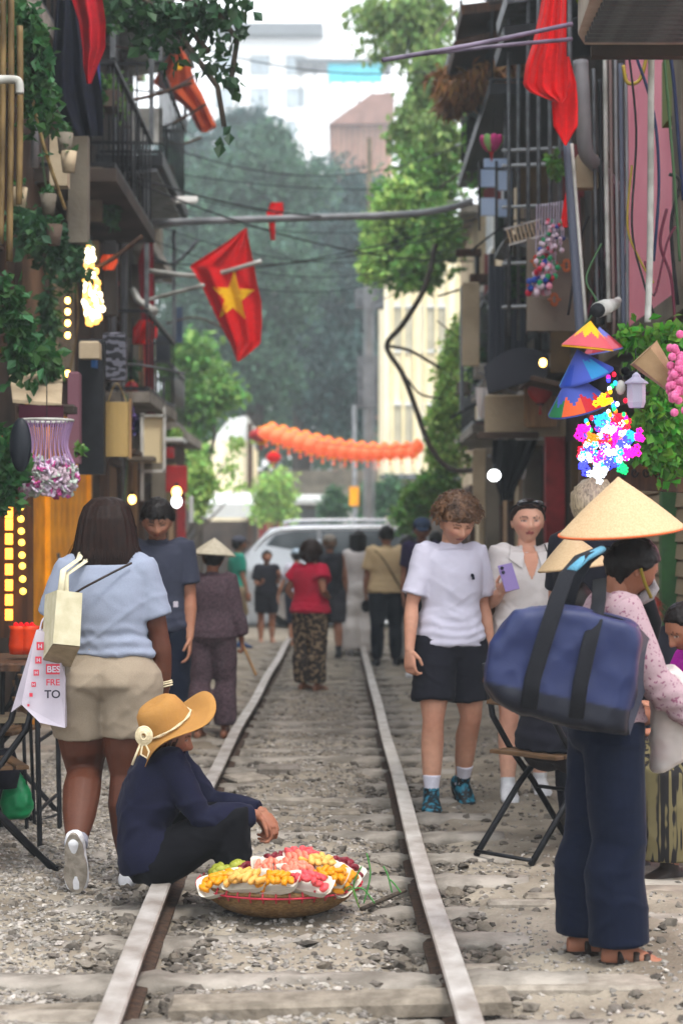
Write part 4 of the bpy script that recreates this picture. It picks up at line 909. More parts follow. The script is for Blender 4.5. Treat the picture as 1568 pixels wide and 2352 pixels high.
for k, r in ((.012, .033), (.022, .034), (.03, .033)):
    c = wr_+a_*k; pts = [c+np.array([math.cos(t)*r, math.sin(t)*r, .2*r*math.cos(t)]) for t in np.linspace(0, 2*math.pi, 17)]; q.tube(pts, .0035, 6, False)
q.build('bracelet', cord, h.root, True, local=True)
P1 = h
def w1(h, p): return np.array(h.root.location)+np.array(Matrix.Rotation(h.root.rotation_euler[2], 3, 'Z'))@np.asarray(p, float)
# tote bag
canvas = fab('canvas_cream', '#bfb89e', '#b0a88c', sc=20); canv2 = fab('canvas_tan', '#9f9077', '#8a7c64', sc=20)
t = thing('tote_bag', 'cream canvas tote bag with a tan base on the walking woman\'s left shoulder', 'bag', W(140, 1530, 7.55))
c0 = np.array(W(157, 1420, 7.58)); 
def quadslab(pts, Z, d, n=1): # outline in picture pixels at distance Z, thickness d towards -Y
    return [tuple(np.array(W(x, y, Z))) for x, y in pts]
mb = MB(); F = quadslab([(132, 1355), (190, 1362), (184, 1484), (122, 1478)], 7.46, 0); Bk = quadslab([(100, 1365), (150, 1368), (160, 1520), (92, 1526)], 7.66, 0)
mb.add(F+[tuple(np.array(W(x, y, 7.66))) for x, y in ((104, 1366), (165, 1370), (163, 1530), (95, 1520))], [(0, 1, 2, 3), (4, 7, 6, 5), (0, 4, 5, 1), (1, 5, 6, 2), (0, 3, 7, 4)]); body = mb.build('bag_body', canvas, t)
mb = MB(); mb.add([W(184, 1484.5, 7.46), W(122, 1478.5, 7.46), W(95, 1520.5, 7.66), W(163, 1530.5, 7.66)], [(0, 1, 2, 3)]); mb.add([np.array(v)+(0, 0, -.004) for v in mb.V[0]], [(3, 2, 1, 0)]); mb.build('bag_base', canv2, t)
sh_ = w1(h, h.arms['L']['sh'])
def strap(name, pts, w, th, m, parent, side=(1, 0, 0), k=None):
    return MB().tube(pts, w, 8, True, ell=(1, th/w), ref=side).build(name, m, parent, True)
top_ = sh_+np.array([.045, -.01, .075])
strap('strap', [W(140, 1358, 7.47), W(146, 1310, 7.50), top_+np.array([-.006, -.075, -.03]), top_+np.array([0, -.02, .012]), top_+np.array([0, .06, -.02])], .013, .004, canvas, t); strap('strap', [W(152, 1360, 7.49), W(152, 1320, 7.53), top_+np.array([.02, -.07, -.04]), top_+np.array([.02, 0, .008])], .012, .004, canvas, t)
cable('crossbody_strap', [w1(h, (-.17, -.14, 1.16)), w1(h, (-.09, -.165, 1.22)), w1(h, (.0, -.165, 1.27)), w1(h, (.12, -.09, 1.335))], .005, leather, 'thin dark strap crossing the walking woman\'s back', cat='strap')
# white shopping bag
sb = thing('shopping_bag', 'white shopping bag with red squares and letters hanging left of the beige shorts', 'bag', W(80, 1670, 7.75))
pl_w = mat('plastic_white', C('#b8b0ba'), .45, c2=C('#a199a4'), scale=4, spec=.4); redp = mat('print_red', C('#b03040'), .5); blackp = mat('print_black', C('#2a2730'), .5)
bgF = [(88, 1448), (128, 1462), (136, 1662), (50, 1640), (28, 1638)]
mb = MB(); zf, zb = 7.62, 7.80
fr = [(84, 1447, zf), (126, 1458, zf+.02), (150, 1560, zf+.0), (150, 1672, zf+.02), (92, 1660, zf-.01), (50, 1618, zf-.02), (26, 1636, zf+.05)]
n_ = 7; A = [np.array(W(*p)) for p in fr]; Bq = [a+np.array([.0, .13, .0]) for a in A]
mb.add([tuple(a) for a in A+Bq], [tuple(range(n_))[::-1], tuple(range(n_, 2*n_))]+[(i, (i+1) % n_, n_+(i+1) % n_, n_+i) for i in range(n_)]); mb.build('bag_body', pl_w, sb)
cable('handle', [W(92, 1450, zf+.06), W(98, 1425, zf+.1), W(110, 1418, zf+.12), W(120, 1440, zf+.1), W(122, 1458, zf+.08)], .004, pl_w, parent=sb)
for i in range(6): # squares that shrink towards the base
    s_ = (11, 9.5, 8, 6.5, 5, 3.2)[i]*7.6/FPX; x, y = [(93, 1484), (89, 1516), (84, 1545), (78, 1572), (72, 1596), (66, 1620)][i]
    q = MB(); c = W(x, y, zf-.028); q.box(c, (s_*1.5, .002, s_*1.7)); sq = q.build('print_square', redp, sb)
    if i < 4:
        q = MB()
        for dx in (-.3, .3): q.box(c+Vector((dx*s_, -.002, 0)), (s_*.22, .001, s_*.9))
        q.box(c+Vector((0, -.002, 0)), (s_*.5, .001, s_*.2)); q.build('print_mark', pl_w, sq)
def text(s, c, size, m, parent, rot=(math.pi/2, 0, 0), name='lettering', ext=.0008, bold=0):
    cu = bpy.data.curves.new('t', 'FONT'); cu.body = s; cu.size = size; cu.extrude = ext; cu.offset = bold; cu.align_x = 'LEFT'
    o = bpy.data.objects.new('t', cu); COL.objects.link(o); dg = bpy.context.evaluated_depsgraph_get(); dg.update(); me = bpy.data.meshes.new_from_object(o.evaluated_get(dg)); bpy.data.objects.remove(o)
    o = link(name, me, m, None); me.name = name; o.location = c; o.rotation_euler = rot; adopt(o, parent); return o
q = MB(); q.box(W(122, 1537, zf-.035), (.055, .002, .042)); q.build('print_block', redp, sb); text('BES', W(108, 1544, zf-.040), .036, pl_w, sb, bold=.0006); text('FRE', W(106, 1574, zf-.038), .036, redp, sb, bold=.0006); text('TO', W(103, 1603, zf-.038), .045, blackp, sb, bold=.001)

# 2 ---- man in the dark shirt
h = Human('young man in a dark slate t-shirt walking towards the camera with his head lowered', gl(362, 11.2), FW+.08, 1.70,
    dict(head=(.42, 0, 0), Larm=((-.16, .05, -1), (.02, .25, -1), (0, .2, -1), (1, 0, -.1)), Rarm=((.14, 0, -1), (.04, .2, -1), (0, .2, -1), (-1, 0, 0)), Lleg=((-.05, .1, -1), (0, -.1, -1), (-.1, 1, -.05)), Rleg=((.05, -.05, -1), (0, -.2, -1), (.1, 1, -.05)), lean=-.02), sk_md, g=.98, det=2, seed=2, look=dict(brow=(.012, .01, .01), eye=.35), sh=1.05)
h.top(slate, .42, -.06, .020, .006, wr=.008, sl_off=.018, sl_flare=.014); h.pants(jean, 1.0, off=.012, flare=.012, wr=.006, top=.2); h.shoes(shoe_w); h.cap_hair(hair_blk, front=.20, side=.02, th=.07, rough=.035, tall=.03); h.strands(hair_blk, 260, L=.20, wid=.014, zmin=.25, th=.07)
q = MB().box((-.11, .155, 1.05), (.028, .004, .034)).build('shirt_label', pl_w, h.root, local=True)

# 3 ---- conical hat woman from behind
brownp = mat('cloth_purple_brown', C('#54434a'), .9, spec=.1, c2=C('#3d3037'), scale=75, bump=.2, bscale=200, detail=2, contrast=(.45, .55))
h = Human('woman in purple-brown clothes and a pale conical hat walking off with a stick', gl(488, 13.6), AW-.15, 1.41,
    dict(Rarm=((.22, 0, -1), (.18, .15, -1), (.1, .1, -1), (-1, 0, 0)), Rleg=((.05, .1, -1), (0, -.05, -1), (.15, 1, -.05)), Lleg=((-.04, -.06, -1), (0, -.15, -1), (0, 1, -.05)), head=(.1, 0, 0), Rcurl=1.3), sk_tan, g=1.05, det=1, seed=3)
h.top(brownp, .93, -.17, .022, .012, wr=.006, sl_off=.016, sl_flare=.016, name='blouse'); h.pants(brownp, .95, off=.014, flare=.035, wr=.006, top=0); h.cap_hair(hair_blk); 
conical_hat('conical_hat', palm_w, h.hc+np.array([0, 0, .12*h.hh]), .165, .125, rotm(-.05, .05, 0), h.root, True)
hr = w1(h, h.arms['R']['wr']); cable('stick', [hr+(-.0, .0, -.02), hr+np.array([.06, .0, -.16]), hr+np.array([.105, 0, -.26])], .011, wood_l, 'short wooden stick in the hand of the woman in purple-brown', cat='stick')

# 4 ---- woman sitting on the rail
h = Human('woman in a navy jacket and wide tan hat sitting on the left rail', (-.73, 7.3, .10), -math.pi/2+.10, 1.46,
    dict(hoff=(0, -.075, -.05), pz=.085, lean=.40, pelvis_lean=-.30, Lleg=((-.12, 1, .62), (.02, .10, -1), (0, 1, -.05)), Rleg=((.10, 1, .56), (.02, .02, -1), (0, 1, -.05)),
         Larm=((-.02, .62, -.70), (.35, 1, -.18), (.6, .3, -.6), (0, 0, -1)), Rarm=((.05, .50, -.86), (-.20, 1, .02), (-.35, .5, -.75), (0, -.3, -1)), head=(.30, -.15, 0), Rcurl=.9, Lcurl=.9), sk_tan, g=1.0, det=2, seed=4)
h.top(navy, .97, -.07, .026, .008, wr=.009, sl_off=.014, sl_flare=.006, name='jacket'); h.pants(black_p, .97, off=.013, flare=.018, wr=.007, top=.37); h.shoes(leather)
h.cap_hair(hair_dkb); long_strands(h, 110, .0, -.95, .40, .26, .44, .26, mat('hair_auburn', C('#4b2a1c'), .4, c2=C('#26150f'), scale=20, island=.3), yo=-.35, wid=.004, seed=5)
h.finish(MB().limb([h.NB-h.up*.02, h.NB+h.up*.035+h.fw*.01], [.056, .050], 16), 'collar', navy, .002)
P4 = h
# wide hat
hat = thing('sun_hat', 'tan felt hat with a wide wavy brim and a rope band on the seated woman', 'hat', w1(h, h.hc)+np.array([0, 0, .03]))
Rt = rotm(0, -.50, 0)@rotm(.30, 0, 0); hb0 = np.array(W(386, 1668, 7.24))
mb = MB(); NN = 64; Rg = []
cr = [(.001, .118), (.035, .121), (.062, .114), (.082, .092), (.092, .055), (.096, .02), (.100, .0), (.115, -.004), (.14, -.008), (.165, -.012), (.19, -.016), (.192, -.020), (.165, -.016), (.12, -.008), (.097, -.004), (.092, .02), (.088, .06), (.07, .10), (.001, .114)]
for r, z in cr:
    a = np.linspace(0, 2*math.pi, NN, endpoint=False); k = smooth(.10, .19, np.array(r)); rr = r*(1+.06*np.cos(2*a)*(1-k)+.10*k*np.cos(a+.3)); zz = z+k*(.022*np.sin(3*a+.6)+.050*np.cos(a*1-.1)*.7-.02*np.cos(2*a))
    zz = zz-.012*smooth(.09, .0, np.array(r))*(z > .1)
    Rg.append(np.stack([rr*np.cos(a), rr*np.sin(a)*.94, zz], 1)@Rt.T+hb0)
mb.rings(Rg); mb.build('hat_body', felt, hat, True)
q = MB(); a = np.linspace(0, 2*math.pi, 90)
for ph in (0, math.pi):
    P = np.stack([(.099+.004*np.cos(40*a+ph))*np.cos(a)*1.05, (.099+.004*np.cos(40*a+ph))*np.sin(a)*.94, .012+.004*np.sin(40*a+ph)], 1)@Rt.T+hb0; q.tube(P, .0032, 6)
q.build('rope_band', cord, hat, True)
kn = np.array(W(331, 1690, 7.08)); q = MB()
for k in range(4):
    r = .012+.006*k; q.tube([kn+np.array([r*math.cos(t), -.012+.004*k, r*1.15*math.sin(t)]) for t in np.linspace(0, 6.28, 19)], .0042, 6, False)
q.tube([kn+(0, 0, -.02), kn+np.array([.02, -.005, -.06]), kn+np.array([.012, -.0, -.085]), kn+np.array([-.012, 0, -.07]), kn], .0038, 6); q.tube([kn, kn+np.array([-.025, 0, -.06]), kn+np.array([-.045, 0, -.11])], .0045, 6)
q.build('rope_knot', cord, hat, True)

# 5 ---- woman in red
batik = mat('cloth_batik', C('#2b2422'), .9, c2=C('#83715a'), scale=30, bump=.1, detail=1, contrast=(.52, .60))
h = Human('woman in a crimson top and patterned trousers standing between the rails, hands on hips', gl(712, 17.7), AW-.55, 1.40,
    dict(Rarm=((.42, -.45, -1), (-.25, .85, -.30), (-.6, .4, -.3), (-1, 0, .2)), Larm=((-.6, -.1, -1), (.25, .5, -.55), (.5, .4, -.3), (1, 0, .2)), Lleg=((-.02, .03, -1), (0, 0, -1), (0, 1, -.05)), Rleg=((.02, -.03, -1), (0, 0, -1), (.1, 1, -.05)), head=(.05, .3, 0)), sk_md, g=.98, det=1, seed=5, hips=1.1)
h.top(fab('cotton_crimson', '#b5123a', '#98102f'), .30, -.10, .035, .02, wr=.010, sl_off=.03, sl_flare=.03); h.pants(batik, .97, off=.03, flare=.02, wr=.01, top=0)
h.cap_hair(hair_dkb, th=.20, rough=.05, back=-.38); h.strands(hair_dkb, 160, L=.3, th=.16, wid=.02)
# 6 ---- black top and shorts, facing
h = Human('person in a black polo shirt and black shorts facing the camera near the parked car', gl(612, 26, .0), FW+.25, 1.29, dict(Larm=((-.2, .1, -1), (.1, .8, .3), (.2, .5, .7), (0, 0, 1)), Rarm=((.2, .1, -1), (-.1, .9, -.1), (-.2, .5, .3), (0, 0, 1))), sk_md, det=0, seed=6, g=1.1)
h.top(blk_c, .45, -.1, .025, .01, sl_off=.02, sl_flare=.02); h.pants(blk_c, .42, off=.02, flare=.04, name='shorts', top=0); h.cap_hair(hair_blk)
# 7 ---- teal shirt with cap
teal = fab('cotton_teal', '#2e8f7c', '#247566'); capb = fab('cap_grey', '#4b4d5a', '#3b3d48')
def cap(h, m, yo=.0):
    mb = MB(); c = h.hc; hh = h.hh; R = h.Rh
    secs = [(h.hl((0, -.02, z)), a*hh, b*hh, R[:, 0], R[:, 1]) for z, a, b in ((.18, .40, .47), (.30, .40, .47), (.42, .35, .42), (.52, .24, .30), (.565, .08, .1))]
    mb.loft(secs, 20); k = mb.build('cap', m, h.root, True, local=True)
    q = MB(); q.loft([(h.hl((0, .36, .19)), .30*hh, .02*hh, R[:, 0], R[:, 2]), (h.hl((0, .60, .15)), .27*hh, .018*hh, R[:, 0], R[:, 2]), (h.hl((0, .74, .11)), .15*hh, .014*hh, R[:, 0], R[:, 2])], 14); q.build('brim', m, k, True, local=True)
h = Human('man in a teal shirt, dark cap and shorts walking on the left near the car', gl(545, 24.4), -1.2, 1.47, dict(Rarm=((.1, .1, -1), (0, .3, -1), (0, .2, -1), (-1, 0, 0)), Lleg=((0, .3, -1), (0, -.1, -1), (0, 1, -.05)), Rleg=((0, -.25, -1), (0, -.35, -1), (0, 1, -.2))), sk_md, det=0, seed=7, g=1.0)
h.top(teal, .42, -.1, .02, .01); h.pants(fab('cotton_khaki', '#8a7a62'), .5, off=.02, flare=.03, name='shorts', top=0); h.shoes(mat('shoe_blue', C('#1f3a66'), .5)); h.cap_hair(hair_blk); cap(h, capb)
# 8 ---- tank top
h = Human('person in a black tank top and grey cap walking away behind the woman in red', gl(757, 22.6), AW+.1, 1.48, dict(Rarm=((.25, 0, -1), (.05, .2, -1), (0, .2, -1), (-1, 0, 0)), Rleg=((.05, -.12, -1), (0, -.3, -1), (0, 1, -.3)), Lleg=((-.02, .15, -1), (0, 0, -1), (0, 1, -.05))), sk_md, det=0, seed=8, g=1.05)
h.top(blk_c, 0, -.1, .018, .008); h.pants(fab('cotton_charcoal', '#33333b'), .5, off=.03, flare=.04, name='shorts', top=0); h.shoes(mat('shoe_black', C('#202024'), .5), socks=mat('sock_black', C('#25252b'), .9)); h.cap_hair(hair_brn); cap(h, fab('cap_stone', '#8f877c', '#77706a'))
# 9 ---- light shirt, half hidden
h = Human('person in a white shirt and pale blue cap half hidden by the woman in red', gl(682, 25.2), AW+.3, 1.31, dict(Larm=((-.35, .2, -1), (-.3, .3, -1), (0, .2, -1), (1, 0, 0))), sk_lt, det=0, seed=9)
h.top(white_t, .42, -.1, .02, .01); h.pants(slate, .6, off=.02, flare=.02, top=0, name='shorts'); h.cap_hair(hair_blk); cap(h, fab('cap_pale', '#9fb0bd', '#8797a5'))
# 10 --- woman in white
h = Human('woman with long black hair in a white top and long white trousers walking away', gl(822, 23.4), AW+.05, 1.55, dict(Larm=((-.15, .05, -1), (-.08, .2, -1), (0, .2, -1), (1, 0, 0)), Rleg=((.05, .08, -1), (0, 0, -1), (.1, 1, 0)), Lleg=((-.06, -.08, -1), (0, -.12, -1), (0, 1, -.2))), sk_lt, det=0, seed=10, g=.97)
h.top(white_s, .45, -.02, .02, .0); h.pants(fab('linen_cream', '#ddd8d4', '#cbc5c2'), 1.0, off=.02, flare=.085, wr=.012, top=.2); h.shoes(shoe_w); h.cap_hair(hair_blk, th=.09, back=-.5); long_strands(h, 300, .3, -1.15, .44, .42, .48, .30, hair_blk, wid=.012)
mb = MB(); mb.loft([(h.hc+np.array([0, yo*h.hh, z*h.hh]), a*h.hh, b*h.hh, X_, Y_) for z, a, b, yo in ((.5, .2, .2, 0), (.2, .42, .4, -.06), (-.3, .44, .36, -.12), (-.8, .40, .25, -.16), (-1.0, .33, .18, -.18))], 20); mb.build('hair', hair_blk, h.root, True, local=True)
# 11 --- beige shirt
h = Human('man in a sand coloured t-shirt and dark trousers walking away, brown strap across his back', gl(887, 21.4), AW, 1.60, dict(Larm=((-.22, 0, -1), (-.08, .2, -1), (0, .2, -1), (1, 0, 0)), Rarm=((.24, 0, -1), (.02, .2, -1), (0, .2, -1), (-1, 0, 0)), Rleg=((.05, .05, -1), (.02, 0, -1), (.1, 1, -.05)), Lleg=((-.05, -.02, -1), (-.02, -.05, -1), (-.1, 1, -.05))), sk_md, det=1, seed=11, g=1.2, sh=1.06)
h.top(fab('cotton_sand', '#cdb48c', '#bba27b'), .45, -.08, .022, .01, wr=.009, sl_off=.02, sl_flare=.015); h.pants(jean, .98, off=.012, flare=.006, top=0); h.shoes(mat('shoe_dark', C('#25242a'), .5)); h.cap_hair(hair_blk, th=.05, back=-.2)
cable('shoulder_strap', [w1(h, (-.13, -.09, 1.31)), w1(h, (-.03, -.145, 1.2)), w1(h, (.08, -.15, 1.02)), w1(h, (.17, -.12, .86))], .011, fab('strap_brown', '#6b5a3c'), 'brown strap across the back of the sand coloured t-shirt', cat='strap')
sbg = thing('shoulder_bag', 'small black shoulder bag on the hip of the man in the sand t-shirt', 'bag', w1(h, (.20, -.05, .72))); MB().slab(w1(h, (.205, -.05, .80)), (.09, .13, .2), bev=.02).build('bag_body', blk_c, sbg, True); MB().slab(w1(h, (.205, -.06, .88)), (.1, .14, .06), bev=.01).build('flap', black_p, sbg)
ph = thing('helmet_pouch', 'dark pouch held in the left hand of the man in the sand t-shirt', 'pouch', w1(h, h.arms['L']['wr'])+np.array([0, 0, -.22])); MB().ball(w1(h, h.arms['L']['wr'])+np.array([-.0, 0, -.13]), (.055, .05, .075), 12).build('pouch_body', black_p, ph, True)
# 12 --- blue cap, purple shirt
h = Human('man in a blue cap and dark purple shirt facing the camera behind the boy', gl(968, 19.5), FW, 1.64, dict(head=(.2, 0, 0), Larm=((-.2, .1, -1), (-.05, .6, -.6), (0, 1, 0), (1, 0, 0))), sk_md, det=1, seed=12, g=1.05)
h.top(fab('cotton_purple', '#33284d', '#281f3c'), .42, -.1, .022, .01); h.pants(jean, 1.0, top=0); h.cap_hair(hair_blk); cap(h, fab('cap_blue', '#3b4a66', '#2e3b52')); h.shoes(shoe_w)
h = Human('dark haired woman in pale clothes between the sand t-shirt and the boy', gl(938, 21.6), AW+.2, 1.46, dict(), sk_md, det=0, seed=13)
h.top(white_s, .45, -.1, .02, .01); h.pants(fab('linen_cream', '#ddd8d4', '#cbc5c2'), 1.0, off=.02, flare=.05, top=0); h.cap_hair(hair_blk, th=.1, back=-.45); long_strands(h, 150, .2, -.9, .44, .42, .48, .3, hair_blk, wid=.012); h.shoes(mat('shoe_dark', C('#25242a'), .5))

crowd = ((1000, 25, 1.52, white_s, '#c8c0b0', 'woman in white seen far off just left of the boy\'s shoulder', AW),)
for i, (px, Z, H_, m_, c_, lab, rz_) in enumerate(crowd):
    h = Human(lab, gl(px, Z), rz_, H_, dict(Rleg=((.05, .15*(-1)**i, -1), (0, -.1, -1), (.1, 1, -.05)), Lleg=((-.05, -.15*(-1)**i, -1), (0, -.2, -1), (-.1, 1, -.05)), Larm=((-.25, .1, -1), (-.05, .3, -1), (0, .2, -1), (1, 0, 0))), sk_md, det=0, seed=40+i)
    h.top(m_, .45, -.08, .022, .01, sl_off=.016); h.pants(fab('crowd_cloth_%d' % i, c_), 1.0 if i % 2 else .5, off=.016, flare=.02, top=0); h.cap_hair((hair_blk, hair_dkb, hair_brn)[i % 3], back=-.4, th=.08); h.shoes(shoe_w)
# 14 --- the boy
h = Human('teenage boy with curly brown hair in a white t-shirt and black shorts', gl(1033, 10.05), FW+.30, 1.68,
    dict(head=(.45, .05, 0), Rarm=((.30, .06, -1), (.16, .30, -1), (.03, .2, -1), (-.8, -.4, 0)), Larm=((-.20, -.12, -1), (-.10, .20, -1), (0, .3, -1), (1, -.2, 0)), Rcurl=.75,
         Rleg=((.08, .16, -1), (.02, -.02, -1), (.32, 1, -.03)), Lleg=((-.10, -.06, -1), (-.04, -.46, -1), (-.08, .75, -.66)), lean=.02), sk_lt, g=.93, det=2, seed=14, look=dict(brow=C('#5b3a28'), nose=1.0, eye=.4, iris=(.04, .03, .02), lip=C('#a05a50')), sh=1.05, legg=1.06)
h.top(white_t, .46, -.14, .026, .016, wr=.011) if 0 else h.top(white_t, .46, -.12, .024, .012, wr=.011, sl_off=.014, sl_flare=.018)
h.pants(blk_c, .375, off=.020, flare=.07, wr=.008, top=.0, name='shorts', hipoff=.014); h.shoes(shoe_t, mat('sole_dark', C('#14171a'), .7), off=.008, socks=sock_w, sock_t=.70)
h.cap_hair(hair_brn, front=.17, side=.05, back=-.22, th=.05, rough=.05, freq=6, tall=.14); h.strands(hair_brn, 560, L=.3, wid=.028, zmin=.10, th=.12, curly=.065, segs=8)
q = MB(); q.prism([(-.008, -.016), (.002, -.016), (.0, -.006), (.008, .004), (.004, .016), (-.003, .012), (-.006, .0)], (-.075, .152, 1.235), (1, 0, 0), (0, 0, 1), (0, -.02, 0)); q.build('chest_logo', jean, h.root, local=True)
# 15 --- woman with the phone
h = Human('woman in an open collared white shirt looking up from her lilac phone', gl(1208, 10.25), FW+.12, 1.63,
    dict(head=(.05, -.05, 0), Rarm=((.22, -.12, -1), (-.05, .85, .28), (-.2, .9, .35), (-.4, .3, .8)), Larm=((-.18, -.05, -1), (-.05, .5, -.8), (0, .8, -.4), (1, 0, 0)), Rleg=((.04, .10, -1), (.0, -.08, -1), (.1, 1, -.05)), Lleg=((-.04, -.1, -1), (0, -.25, -1), (0, 1, -.2)), Rcurl=1.0), C('#cf9f88'), g=.97, det=2, seed=15, look=dict(brow=C('#3b2920'), lip=C('#a75a58'), iris=(.05, .04, .03), eye=.9), hips=1.05, hs=1.04)
SHIRT = h.top(white_s, .52, -.10, .028, .018, wr=.011, sl_off=.020, sl_flare=.028, neck=1.5); h.pants(fab('cotton_mocha', '#8c7660', '#7a6653'), .42, off=.02, flare=.03, top=.1, name='shorts'); h.shoes(shoe_w, solem)
h.cap_hair(hair_dkb, front=.30, side=.0, back=-.3, th=.035, rough=.01); q = MB(); q.ball(h.hl((0, -.52, -.12)), np.array([.17, .14, .2])*h.hh, 12); q.build('hair_bun', hair_dkb, h.root, True, local=True)
from mathutils.bvhtree import BVHTree
def decal_grid(shirt, x0, x1, z0, z1, inside, off=.004, n=22):
    bv = BVHTree.FromPolygons([v.co for v in shirt.data.vertices], [tuple(p.vertices) for p in shirt.data.polygons]); mb = MB(); G_ = {}
    for i in range(n+1):
        for j in range(n+1):
            x = x0+(x1-x0)*i/n; z = z0+(z1-z0)*j/n
            if not inside(x, z): continue
            hit = bv.ray_cast(Vector((x, 2, z)), Vector((0, -1, 0)))[0]
            if hit is not None: G_[i, j] = len(G_); mb.V.append(np.array([[x, hit.y+off, z]]))
    mb.n = len(G_)
    for (i, j) in list(G_):
        q = [(i, j), (i+1, j), (i+1, j+1), (i, j+1)]
        if all(k in G_ for k in q): mb.F.append([G_[k] for k in q][::-1]); mb.MI.append(0)
    return mb
nb = h.NB; vn = decal_grid(SHIRT, -.07, .07, nb[2]-.18, nb[2]+.02, lambda x, z: abs(x) < .010+.055*max(0, (z-(nb[2]-.17))/.17)**.8, .003, 26)
vm = vn.mesh('neckline', True); setcol(vm, np.tile(np.array(C('#c9957d')), (len(vm.vertices), 1))); link('neckline', vm, skinmat(), h.root, local=True)
def inpoly(x, z, P):
    c = False
    for i in range(len(P)):
        (x1, z1), (x2, z2) = P[i], P[i-1]
        if (z1 > z) != (z2 > z) and x < (x2-x1)*(z-z1)/(z2-z1)+x1: c = not c
    return c
for s_ in (-1, 1):
    PL = [(.030, .012), (.040, -.06), (.052, -.125), (.122, -.070), (.100, .004)]
    cg_ = decal_grid(SHIRT, *sorted((s_*.02, s_*.14)), nb[2]-.14, nb[2]+.02, lambda x, z: inpoly(abs(x), z-nb[2], PL), .015, 44)
    if cg_.F:
        V = np.concatenate(cg_.V); n_ = len(V); cg_.add(V-np.array([0, .012, 0]), [tuple(q)[::-1] for q in cg_.F[:]]); E_ = {}
        for q in cg_.F[:len(cg_.F)//2]:
            for a, b in zip(q, q[1:]+q[:1]): E_[(a, b)] = 1
        for a, b in list(E_):
            if (b, a) not in E_: cg_.F.append([b, a, a+n_, b+n_]); cg_.MI.append(0)
        cg_.build('collar', white_s, h.root, False, local=True)
sg = thing('sunglasses', 'dark sunglasses pushed up on the head of the woman with the phone', 'sunglasses', w1(h, h.hl((0, .3, .45)))); q = MB()
lens = mat('lens_dark', C('#1c1c22'), .1, spec=.9)
for s_ in (-1, 1): q.ball(w1(h, h.hl((s_*.17, .36, .42))), np.array([.15, .05, .09])*h.hh, 12, R=rotm(.6, 0, 0))
q.build('lenses', lens, sg, True); q = MB().tube([w1(h, h.hl(p)) for p in ((-.40, -.05, .22), (-.38, .2, .33), (-.2, .40, .44), (0, .43, .46), (.2, .40, .44), (.38, .2, .33), (.40, -.05, .22))], .004, 6).build('frame', black_p, sg, True)
hw = w1(h, h.arms['R']['wr']); phn = thing('phone', 'lilac mobile phone in the hand of the woman in the white shirt', 'phone', W(1175, 1365, 9.95)); o = MB().slab((0, 0, 0), (.078, .009, .150), bev=.002).build('phone_case', mat('lilac_plastic', C('#7d6b9c'), .4), None); o.location = hw+np.array([.03, -.10, .075]); o.rotation_euler = (-.35, -.22, .15); adopt(o, phn)
q = MB(); 
for dx, dz in ((-.022, .055), (-.022, .03)): q.tube([(dx, -.012, dz), (dx, -.004, dz)], .009, 10)
o2 = q.build('camera_lens', lens, None); o2.location = o.location; o2.rotation_euler = o.rotation_euler; adopt(o2, phn)
cable('necklace_strap', [w1(h, (-.09, .05, 1.38)), w1(h, (-.10, .14, 1.28)), w1(h, (-.11, .15, 1.1))], .004, leather, 'thin brown bag strap over the white shirt of the phone woman', cat='strap')

# 16 --- woman with the large conical hat
floral = mat('cloth_floral', C('#937d83'), .85, c2=C('#6e4256'), spec=.08, scale=85, bump=.15, bscale=200, detail=1.5, contrast=(.60, .66))
h = Human('vendor in a large conical hat and pink floral blouse reaching to the right', gl(1392, 6.38), -math.pi/2+.12, 1.455,
    dict(lean=.07, pelvis_lean=.0, head=(.42, .1, 0), Rarm=((.16, .40, -.95), (.05, .80, -.75), (.1, 1, -.35), (-.2, 0, -1)), Larm=((-.1, .5, -.9), (.05, .9, -.6), (0, 1, -.3), (0, 0, -1)), Rleg=((.03, .06, -1), (.02, .0, -1), (.35, 1, -.06)), Lleg=((-.03, -.09, -1), (.0, -.06, -1), (.1, 1, -.05))), sk_tan, g=.97, det=2, seed=16, hips=1.0, armg=1.16, legg=.98)
h.top(floral, .96, -.05, .022, .008, wr=.009, sl_off=.016, sl_flare=.006, name='blouse'); h.pants(fab('cloth_midnight', '#0c1326', '#0a0f1d', sheen=.05), .985, off=.022, flare=.048, wr=.007, top=.12)
h.cap_hair(hair_blk, th=.06, back=-.5); P16 = h
mk = MB(); mk.loft([(h.hl((0, .36, -.02)), .20*h.hh, .06*h.hh, h.Rh[:, 0], h.Rh[:, 1]), (h.hl((0, .46, -.14)), .27*h.hh, .10*h.hh, h.Rh[:, 0], h.Rh[:, 1]), (h.hl((0, .42, -.34)), .28*h.hh, .12*h.hh, h.Rh[:, 0], h.Rh[:, 1]), (h.hl((0, .30, -.52)), .18*h.hh, .10*h.hh, h.Rh[:, 0], h.Rh[:, 1])], 18); mk.build('face_mask', fab('mask_grey', '#8b8586', '#777173'), h.root, True, local=True)
hc = w1(h, h.hc)
ch = conical_hat('conical_hat', palm_l, W(1427, 1219, 6.40), .215, .185, rotm(.10, -.085, 0), rim=orange_rim, label='large straw conical hat with an orange rim worn by the nearest woman on the right', cat='hat')
cable('chin_strap', [hc+(.02, -.085, .0), hc+(.035, -.085, -.05), hc+(.06, -.06, -.10)], .006, fab('ribbon_yellow', '#6e5f24'), 'patterned yellow chin ribbon of the large conical hat', cat='ribbon')
